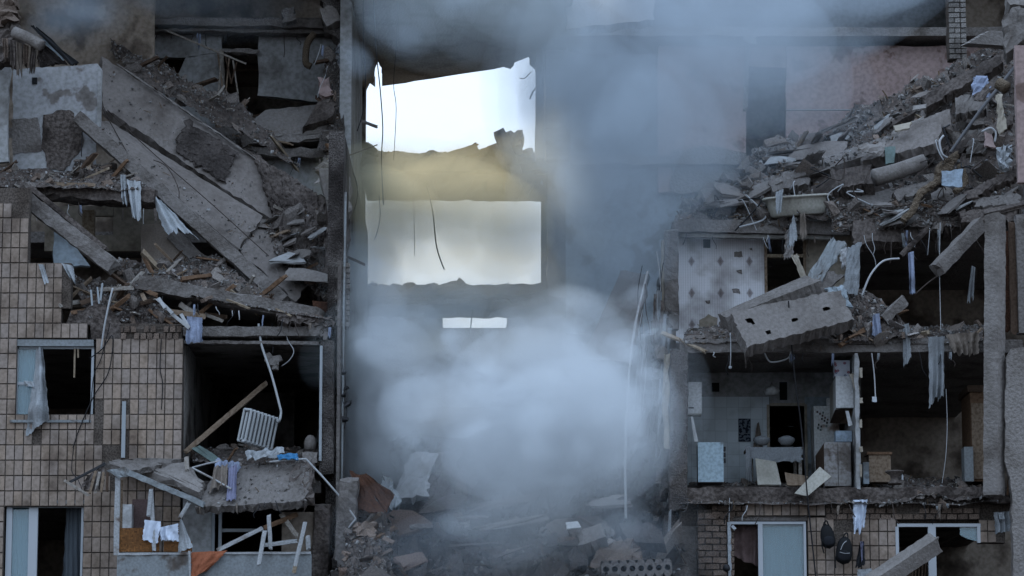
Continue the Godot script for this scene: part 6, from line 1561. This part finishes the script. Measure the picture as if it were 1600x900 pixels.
func fine(c: Array, who: String, small: int, s: int, amp: float, bulge: float, top: float, burnt := 1.0) -> void:
	if small <= 0: return
	var r := RandomNumberGenerator.new()
	r.seed = s
	for part in 3:
		var mm := MultiMesh.new()
		mm.transform_format = MultiMesh.TRANSFORM_3D
		mm.use_colors = true
		mm.mesh = [chunk_meshes[3], flake_meshes[2], plank_meshes[1]][part]
		var n := int(small * [0.62, 0.26, 0.12][part])
		mm.instance_count = n
		for i in n:
			var p := bed_point(c, r.randf(), r.randf(), amp, s - 1, bulge)
			var size := top * (0.18 + 0.82 * pow(r.randf(), 2.5))
			if part == 2: size *= 3.2
			var b := Basis.from_euler(Vector3(r.randf_range(-PI, PI), r.randf_range(-PI, PI), r.randf_range(-PI, PI))) * Basis().scaled(Vector3(size * r.randf_range(0.7, 1.6), size * r.randf_range(0.6, 1.0), size))
			mm.set_instance_transform(i, Transform3D(b, p))
			var sh := r.randf()
			var base := Color(0.27, 0.26, 0.25)
			if sh < 0.25: base = Color(0.40, 0.39, 0.385)
			elif sh < 0.40: base = Color(0.30, 0.24, 0.205)
			elif sh < 0.47: base = Color(0.56, 0.57, 0.58)
			elif sh < 0.62: base = Color(0.15, 0.145, 0.14)
			if part == 2: base = Color(0.26, 0.19, 0.13) if sh < 0.6 else Color(0.42, 0.38, 0.33)
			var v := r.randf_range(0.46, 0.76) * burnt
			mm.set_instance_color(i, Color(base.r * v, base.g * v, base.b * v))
		var o := MultiMeshInstance3D.new()
		o.multimesh = mm
		o.material_override = M.debris
		o.name = numbered(["fine_rubble", "plaster_crumbs", "wood_splinters"][part])
		add_child(o)
		meta(o, ["fine rubble ", "plaster crumbs ", "wood splinters "][part] + who, "rubble", "", "stuff")
func build_debris() -> void:
	# right slope
	heap([[1085, 310, 4.0], [1600, 45, 7.5], [1600, 340, 1.6], [1055, 344, 2.5]], "on the rubble slope over the papered room", "concrete_brown", 0.35, 105, 9500, 501, 0.13, 0.6, 0.15)
	heap([[1300, 320, 1.7], [1592, 312, 1.4], [1592, 352, 1.3], [1300, 362, 1.6]], "along the slope's lower edge", "concrete_brown", 0.22, 20, 1100, 503, 0.10, 0.35)
	plates([[1100, 306, 4.0], [1590, 62, 7.0], [1590, 330, 1.7], [1075, 338, 2.6]], "on the rubble slope", 44, 601, 0.3, 0.75, 0.35, 0.2)
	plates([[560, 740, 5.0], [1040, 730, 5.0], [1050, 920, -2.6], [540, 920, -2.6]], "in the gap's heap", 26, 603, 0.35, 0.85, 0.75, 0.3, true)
	plates([[1300, 325, 1.6], [1585, 318, 1.4], [1585, 350, 1.2], [1300, 360, 1.5]], "along the slope's torn edge", 9, 605, 0.25, 0.5, 0.2)
	plates([[410, 340, 2.9], [520, 345, 2.3], [515, 470, 1.1], [445, 410, 1.6]], "in the crushed masonry by the party wall", 12, 607, 0.22, 0.5, 0.2, 0.1)
	# ledge over the kitchen, kitchen floor edge
	heap([[1075, 512, 2.0], [1536, 512, 2.0], [1536, 534, -0.05], [1066, 536, -0.05]], "on the slab over the kitchen", "concrete_brown", 0.10, 44, 2200, 505, 0.10, 0.36, 0.0, [0, 1, 3, 6], 0.25)
	heap([[1078, 754, 1.6], [1545, 752, 1.6], [1560, 786, -0.12], [1064, 788, -0.12]], "along the kitchen's floor edge", "concrete_brown", 0.07, 34, 2800, 507, 0.09, 0.28, 0.0, [0, 1, 3, 6], 0.1)
	heap([[1360, 748, 2.0], [1545, 742, 2.0], [1545, 784, -0.1], [1360, 782, -0.1]], "on the dark room's floor", "concrete_brown", 0.2, 26, 700, 509, 0.12, 0.42)
	heap([[1262, 470, 0.4], [1350, 455, 0.6], [1440, 525, -0.1], [1300, 535, -0.3]], "behind the big tilted slab", "concrete_brown", 0.2, 30, 700, 511, 0.10, 0.34, 0.0, [0, 1, 4, 6], 0.25)
	# left
	heap([[170, 405, 1.6], [340, 400, 1.4], [430, 478, 0.4], [215, 452, 0.3]], "on the low slab under the leaning slabs", "concrete_brown", 0.2, 40, 1600, 513, 0.10, 0.36, 0.1, [0, 1, 3, 6], 0.3)
	heap([[-20, 262, 1.5], [200, 268, 1.6], [240, 300, 1.0], [-20, 290, 0.6]], "at the foot of the stained white wall", "concrete_brown", 0.14, 26, 1100, 515, 0.08, 0.30, 0.0, [3, 5, 0, 6], 0.15)
	heap([[110, 428, 0.8], [220, 455, 0.6], [290, 506, 0.1], [140, 500, 0.1]], "in the crushed layer above the window", "concrete_brown", 0.22, 24, 1000, 517, 0.08, 0.32, 0.0, [0, 2, 3, 6], 0.35)
	heap([[400, 330, 3.0], [526, 340, 2.4], [520, 480, 1.2], [440, 410, 1.7]], "where the leaning slabs meet the wall", "concrete_brown", 0.3, 30, 900, 519, 0.10, 0.45)
	heap([[345, 170, 8.2], [420, 180, 8.0], [400, 245, 6.4], [340, 235, 6.6]], "before the upper doorway", "concrete", 0.2, 26, 500, 521, 0.10, 0.35, 0.0, [0, 1, 4, 6], 0.25)
	heap([[300, 702, 2.0], [498, 700, 2.0], [490, 726, -0.1], [300, 724, -0.1]], "on the radiator room's floor", "concrete_brown", 0.14, 26, 700, 523, 0.08, 0.3, 0.0, [0, 1, 6], 0.3)
	heap([[290, 470, 0.5], [430, 470, 0.5], [520, 500, -0.1], [300, 462, 0.0]], "along the top of the low slab", "concrete_brown", 0.06, 24, 1000, 525, 0.06, 0.2, 0.0, [0, 1, 3], 0.4, 40, 10)
	heap([[504, 100, 7.0], [536, 60, 6.8], [538, 240, 6.2], [500, 235, 6.3]], "down the broken edge of the upper party wall", "concrete_rough", 0.15, 24, 400, 527, 0.08, 0.34)
	heap([[505, 240, 4.5], [545, 240, 4.5], [540, 300, 3.0], [500, 290, 3.0]], "at the party wall's middle break", "concrete_rough", 0.15, 14, 300, 529, 0.08, 0.3)
	heap([[170, 62, 7.0], [350, 150, 6.6], [470, 262, 4.6], [200, 112, 5.4]], "behind the upper fallen slab", "concrete_brown", 0.22, 30, 1400, 541, 0.10, 0.42, 0.1, [0, 3, 6, 2], 0.25)
	heap([[120, 250, 2.0], [190, 262, 2.0], [230, 300, 1.2], [100, 292, 1.0]], "under the rib of the long slab", "concrete_brown", 0.16, 20, 500, 543, 0.08, 0.3, 0.05, [0, 3, 6, 2], 0.35)
	# gap: on the slabs, and the great heap below
	heap([[566, 236, 13.6], [838, 234, 13.6], [838, 262, 11.0], [560, 264, 11.0]], "on the slab in the upper opening", "concrete", 0.18, 24, 500, 531, 0.10, 0.42, 0.0, [0, 0, 6, 2], 0.05)
	heap([[545, 450, 13.6], [850, 446, 13.6], [850, 470, 11.0], [545, 474, 11.0]], "on the slab in the lower opening", "concrete", 0.18, 26, 400, 533, 0.10, 0.4, 0.0, [0, 2, 6], 0.05)
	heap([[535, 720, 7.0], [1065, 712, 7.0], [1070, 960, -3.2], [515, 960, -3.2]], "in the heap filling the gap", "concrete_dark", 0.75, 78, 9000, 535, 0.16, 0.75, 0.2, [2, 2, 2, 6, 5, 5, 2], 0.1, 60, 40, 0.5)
	heap([[545, 830, -0.6], [600, 800, -0.8], [620, 930, -2.6], [540, 930, -2.6]], "beside the broken stump", "concrete_brown", 0.3, 26, 500, 537, 0.10, 0.4, 0.0, [3, 5, 0, 6], 0.1)
	heap([[1180, 230, 6.4], [1240, 215, 6.6], [1260, 275, 4.6], [1150, 290, 4.6]], "before the dark upper doorway", "concrete", 0.2, 22, 400, 539, 0.10, 0.4)
	# dust and crumbs on the two leaning slabs and the tilted ones
	fine(P4([[165, 100, 4.4], [500, 330, 3.1], [470, 366, 2.6], [165, 160, 3.7]]), "on the upper fallen slab", 260, 701, 0.02, 0.0, 0.05)
	fine(P4([[180, 200, 2.9], [500, 410, 2.1], [455, 462, 1.3], [150, 195, 2.0]]), "on the long fallen slab", 330, 703, 0.02, 0.0, 0.055)
	fine(P4([[345, 728, -0.12], [485, 726, -0.12], [475, 780, -1.0], [312, 790, -1.08]]), "on the tilted balcony slab", 260, 705, 0.01, 0.0, 0.06)
	fine(P4([[1230, 270, 4.1], [1475, 118, 5.9], [1485, 132, 5.6], [1252, 284, 3.8]]), "on the longest slope slab", 400, 707, 0.02, 0.0, 0.09)
	fine(P4([[1090, 318, 3.2], [1393, 210, 3.6], [1398, 222, 3.2], [1100, 326, 2.9]]), "on the lowest slope slab", 400, 709, 0.02, 0.0, 0.09)
# thin bars, laths and shreds hanging off broken edges; from pixel A to pixel B
func dangle(a: Array, b: Array, n: int, lo: float, hi: float, who: String, s: int) -> void:
	var r := RandomNumberGenerator.new()
	r.seed = s
	for k in n:
		var f := r.randf()
		var x := lerpf(a[0], b[0], f)
		var y := lerpf(a[1], b[1], f) + r.randf_range(-3, 3)
		var d: float = lerpf(a[2], b[2], f) - 0.03
		var l := r.randf_range(lo, hi)
		var sx := r.randf_range(-0.5, 0.5) * l
		var kind := r.randi() % 4
		if kind == 3:
			var w := r.randf_range(2.0, 4.5)
			rag([[x, y, d], [x + w, y, d], [x + w + sx * 0.2, y + l * 0.8, d - 0.05], [x + sx * 0.2, y + l * 0.7, d - 0.05]], ["cloth_grey", "cloth_brown", "concrete_brown", "cloth_blue"][r.randi() % 4], "hanging_shred", "narrow shred hanging " + who, 0.02, 1.2, 0.4, s + k, "shred", "shreds " + who)
		else:
			wire([[x, y, d], [x + sx * 0.2, y + l * 0.3, d - 0.04], [x + sx * 0.7 + r.randf_range(-4, 4), y + l * 0.7, d - 0.05], [x + sx, y + l, d - 0.03]], r.randf_range(0.005, 0.011), ["rebar", "cable", "cable_pale"][kind], "broken_wire", "thin broken wire hanging " + who, "wire", "wires " + who)
func build_dangles() -> void:
	dangle([1060, 366, 2.3], [1300, 372, 2.3], 9, 10, 34, "from the slab over the papered room", 801)
	dangle([1310, 372, 1.3], [1535, 350, 1.2], 16, 12, 60, "from the slope's torn edge", 803)
	dangle([1075, 552, -0.08], [1530, 551, -0.08], 16, 8, 42, "from the slab edge over the kitchen", 805)
	dangle([1070, 788, -0.15], [1530, 788, -0.15], 14, 8, 34, "from the kitchen floor's edge", 807)
	dangle([225, 462, -0.1], [515, 512, -0.1], 14, 8, 36, "from the low slab's edge", 809)
	dangle([60, 52, 8.0], [540, 56, 8.0], 14, 10, 40, "from the upper left slab edge", 811)
	dangle([340, 248, 6.4], [545, 250, 6.4], 10, 10, 36, "from the upper floor edge", 813)
	dangle([50, 316, 1.0], [245, 326, 1.0], 10, 8, 30, "from the rubbly brown floor edge", 815)
	dangle([310, 792, -1.1], [480, 782, -1.0], 8, 8, 30, "from the tilted balcony slab", 817)
	dangle([560, 282, 10.7], [850, 282, 10.7], 10, 10, 40, "from the gap's upper floor", 819)
	dangle([500, 60, 6.3], [545, 240, 6.0], 12, 12, 50, "down the upper party wall's edge", 821)
# ------------------------------------------------------------------ smoke: blobs of nested, slightly shifted shells, thin at the rim
func shells(o: Node3D, b: Array, col: Color, r: RandomNumberGenerator, n := 4) -> void:
	# b: [px, py, depth, half width px, half height px, half depth m, optical depth through the middle]
	var k := ppm(b[2])
	var at := pt(b[0], b[1], b[2])
	var rad := Vector3(b[3] / k, b[4] / k, b[5])
	var turn := r.randf_range(-0.5, 0.5)
	var fr: Array = [[1.0, 0.6], [1.0, 0.66, 0.38], [1.0, 0.74, 0.50, 0.30], [], [1.0, 0.86, 0.72, 0.58, 0.44, 0.30]][n - 2]
	var sh: Array = [[0.45, 0.55], [0.25, 0.40, 0.35], [0.16, 0.28, 0.33, 0.23], [], [0.05, 0.10, 0.17, 0.22, 0.24, 0.22]][n - 2]
	for i in n:
		var f: float = fr[i] * r.randf_range(0.93, 1.07)
		var size := rad * f
		var fv := FogVolume.new()
		fv.shape = RenderingServer.FOG_VOLUME_SHAPE_ELLIPSOID
		fv.size = size * 2.0
		var m := FogMaterial.new()
		m.resource_name = "smoke"
		m.density = b[6] * sh[i] / (2.0 * size.z)
		m.albedo = col
		fv.material = m
		fv.name = "puff"
		o.add_child(fv, true)
		var slip: float = (1.0 - fr[i]) * 0.6
		fv.position = at + Vector3(r.randf_range(-1, 1) * rad.x, r.randf_range(-0.6, 1) * rad.y, r.randf_range(-1, 1) * rad.z) * slip - o.position
		fv.rotation = Vector3(r.randf_range(-0.15, 0.15), r.randf_range(-0.15, 0.15), turn + r.randf_range(-0.3, 0.3))
func smoke(called: String, label: String, s: int, col: Color, blobs: Array, n := 4) -> void:
	var o := Node3D.new()
	o.name = numbered(called)
	add_child(o)
	o.position = pt(blobs[0][0], blobs[0][1], blobs[0][2])
	meta(o, label, "smoke", "", "stuff")
	var r := RandomNumberGenerator.new()
	r.seed = s
	for b in blobs: shells(o, b, col, r, n)
# short drawn-out wisps that break up the outline of a cloud; each row: [px, py, depth, spread px, spread py, size px, count, optical depth]
func wisps(called: String, label: String, s: int, col: Color, rows: Array) -> void:
	var r := RandomNumberGenerator.new()
	r.seed = s
	var o := Node3D.new()
	o.name = numbered(called)
	add_child(o)
	o.position = pt(rows[0][0], rows[0][1], rows[0][2])
	meta(o, label, "smoke", "", "stuff")
	for b in rows:
		for i in b[6]:
			var x: float = b[0] + clampf(r.randfn(), -1.6, 1.6) * b[3]
			var y: float = b[1] + r.randfn() * b[4]
			var z: float = b[5] * r.randf_range(0.5, 1.3)
			shells(o, [x, y, b[2] + r.randf_range(-2.0, 2.0), z * r.randf_range(0.9, 1.9), z * r.randf_range(0.5, 1.0), 1.3 * r.randf_range(0.7, 1.3), b[7] * r.randf_range(0.5, 1.4)], col, r, 2)
func build_smoke() -> void:
	var white := Color(0.95, 0.98, 1.0)
	var blue := Color(0.89, 0.95, 1.0)
	var grey := Color(0.92, 0.965, 0.98)
	var yellow := Color(1.0, 0.96, 0.81)  # the yellow light in the opening is put into this smoke colour
	smoke("smoke_cloud", "dense pale smoke billowing out of the rubble in the gap", 3, white, [
		[865, 655, -7.0, 215, 165, 6.0, 3.6], [940, 685, -6.0, 125, 150, 4.6, 2.2], [780, 690, -6.0, 200, 120, 4.6, 1.7]], 6)
	smoke("smoke_cloud", "paler folds of smoke rising over the dense cloud", 5, white, [
		[880, 570, -2.5, 140, 110, 2.4, 1.2], [690, 640, -1.5, 140, 100, 2.4, 1.2], [790, 800, -8.0, 130, 130, 3.0, 0.5]])
	smoke("smoke_cloud", "pale smoke rolling up along the left wing's edge", 7, white, [
		[572, 690, 2.6, 70, 80, 2.0, 2.6], [600, 630, 2.4, 66, 66, 2.0, 2.2], [570, 580, 3.0, 68, 74, 2.0, 2.3], [630, 545, -2.0, 95, 58, 2.2, 1.4], [610, 740, 1.8, 76, 58, 1.9, 1.8], [625, 660, -3.0, 60, 90, 2.0, 1.0], [592, 480, 0.5, 60, 90, 2.2, 1.0]])
	wisps("smoke_wisp", "ragged smoke wisps curling at the rim of the dense cloud", 31, white, [
		[840, 550, -5.0, 110, 40, 30, 18, 0.38], [740, 640, -9.0, 60, 45, 28, 10, 0.4], [955, 590, -7.0, 40, 50, 28, 9, 0.36], [830, 770, -8.0, 90, 40, 36, 9, 0.26], [880, 640, -11.0, 80, 60, 34, 10, 0.3], [600, 600, 2.2, 22, 80, 24, 10, 0.5], [650, 530, -3.0, 50, 25, 30, 6, 0.4], [975, 700, -6.0, 20, 40, 30, 4, 0.4]])
	smoke("smoke_haze", "thin smoke drifting before the lower opening", 11, grey, [
		[640, 510, 0.5, 190, 90, 2.4, 0.8], [800, 510, 1.5, 190, 90, 2.4, 0.6], [585, 440, 2.5, 100, 100, 2.2, 0.9], [860, 440, 3.0, 130, 140, 2.2, 0.45]], 3)
	smoke("smoke_haze", "smoke in the lower opening with the yellow glow put into its colour", 13, yellow, [
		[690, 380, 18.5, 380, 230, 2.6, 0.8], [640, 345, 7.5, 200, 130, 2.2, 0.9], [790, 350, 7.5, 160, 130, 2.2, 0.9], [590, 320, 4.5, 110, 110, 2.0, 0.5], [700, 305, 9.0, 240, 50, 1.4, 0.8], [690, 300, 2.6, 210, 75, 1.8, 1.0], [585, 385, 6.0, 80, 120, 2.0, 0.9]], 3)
	smoke("smoke_haze", "grey smoke under the torn ceiling slab", 17, grey, [
		[670, -10, 2.5, 150, 130, 2.2, 0.5], [800, -10, 2.5, 200, 140, 2.2, 0.7], [870, 110, 4.5, 90, 200, 2.0, 1.0], [700, 180, 18.0, 360, 170, 2.4, 0.15]], 3)
	smoke("smoke_haze", "blue haze drifting over the upper right rooms", 19, blue, [
		[955, 170, 3.0, 200, 230, 2.4, 1.5], [1010, 260, 0.0, 160, 200, 2.2, 0.9], [1080, 20, 1.0, 280, 140, 2.4, 1.4], [1180, 130, 4.0, 230, 170, 2.2, 0.55], [1290, -10, 0.0, 280, 120, 2.2, 0.8], [925, 340, 1.5, 140, 180, 2.2, 0.8], [950, 450, 6.0, 120, 120, 2.0, 0.4]], 3)
	wisps("smoke_wisp", "blue wisps curling before the upper right rooms", 37, blue, [
		[1010, 130, 0.0, 90, 90, 60, 7, 0.26], [1150, 60, 1.0, 120, 40, 60, 6, 0.26], [950, 320, 1.0, 50, 90, 50, 5, 0.28], [700, 40, 1.0, 90, 40, 44, 7, 0.2]])
	wisps("smoke_wisp", "thin blue smoke drifting at the upper corner of the left wing", 41, blue, [
		[105, 15, 0.6, 26, 18, 44, 8, 0.12], [330, 5, 4.5, 120, 14, 70, 4, 0.2]])
	smoke("smoke_haze", "faint smoke lying over the dark heap", 29, blue, [
		[720, 840, -4.0, 200, 100, 2.2, 0.22], [930, 840, -3.0, 200, 100, 2.2, 0.22]], 3)
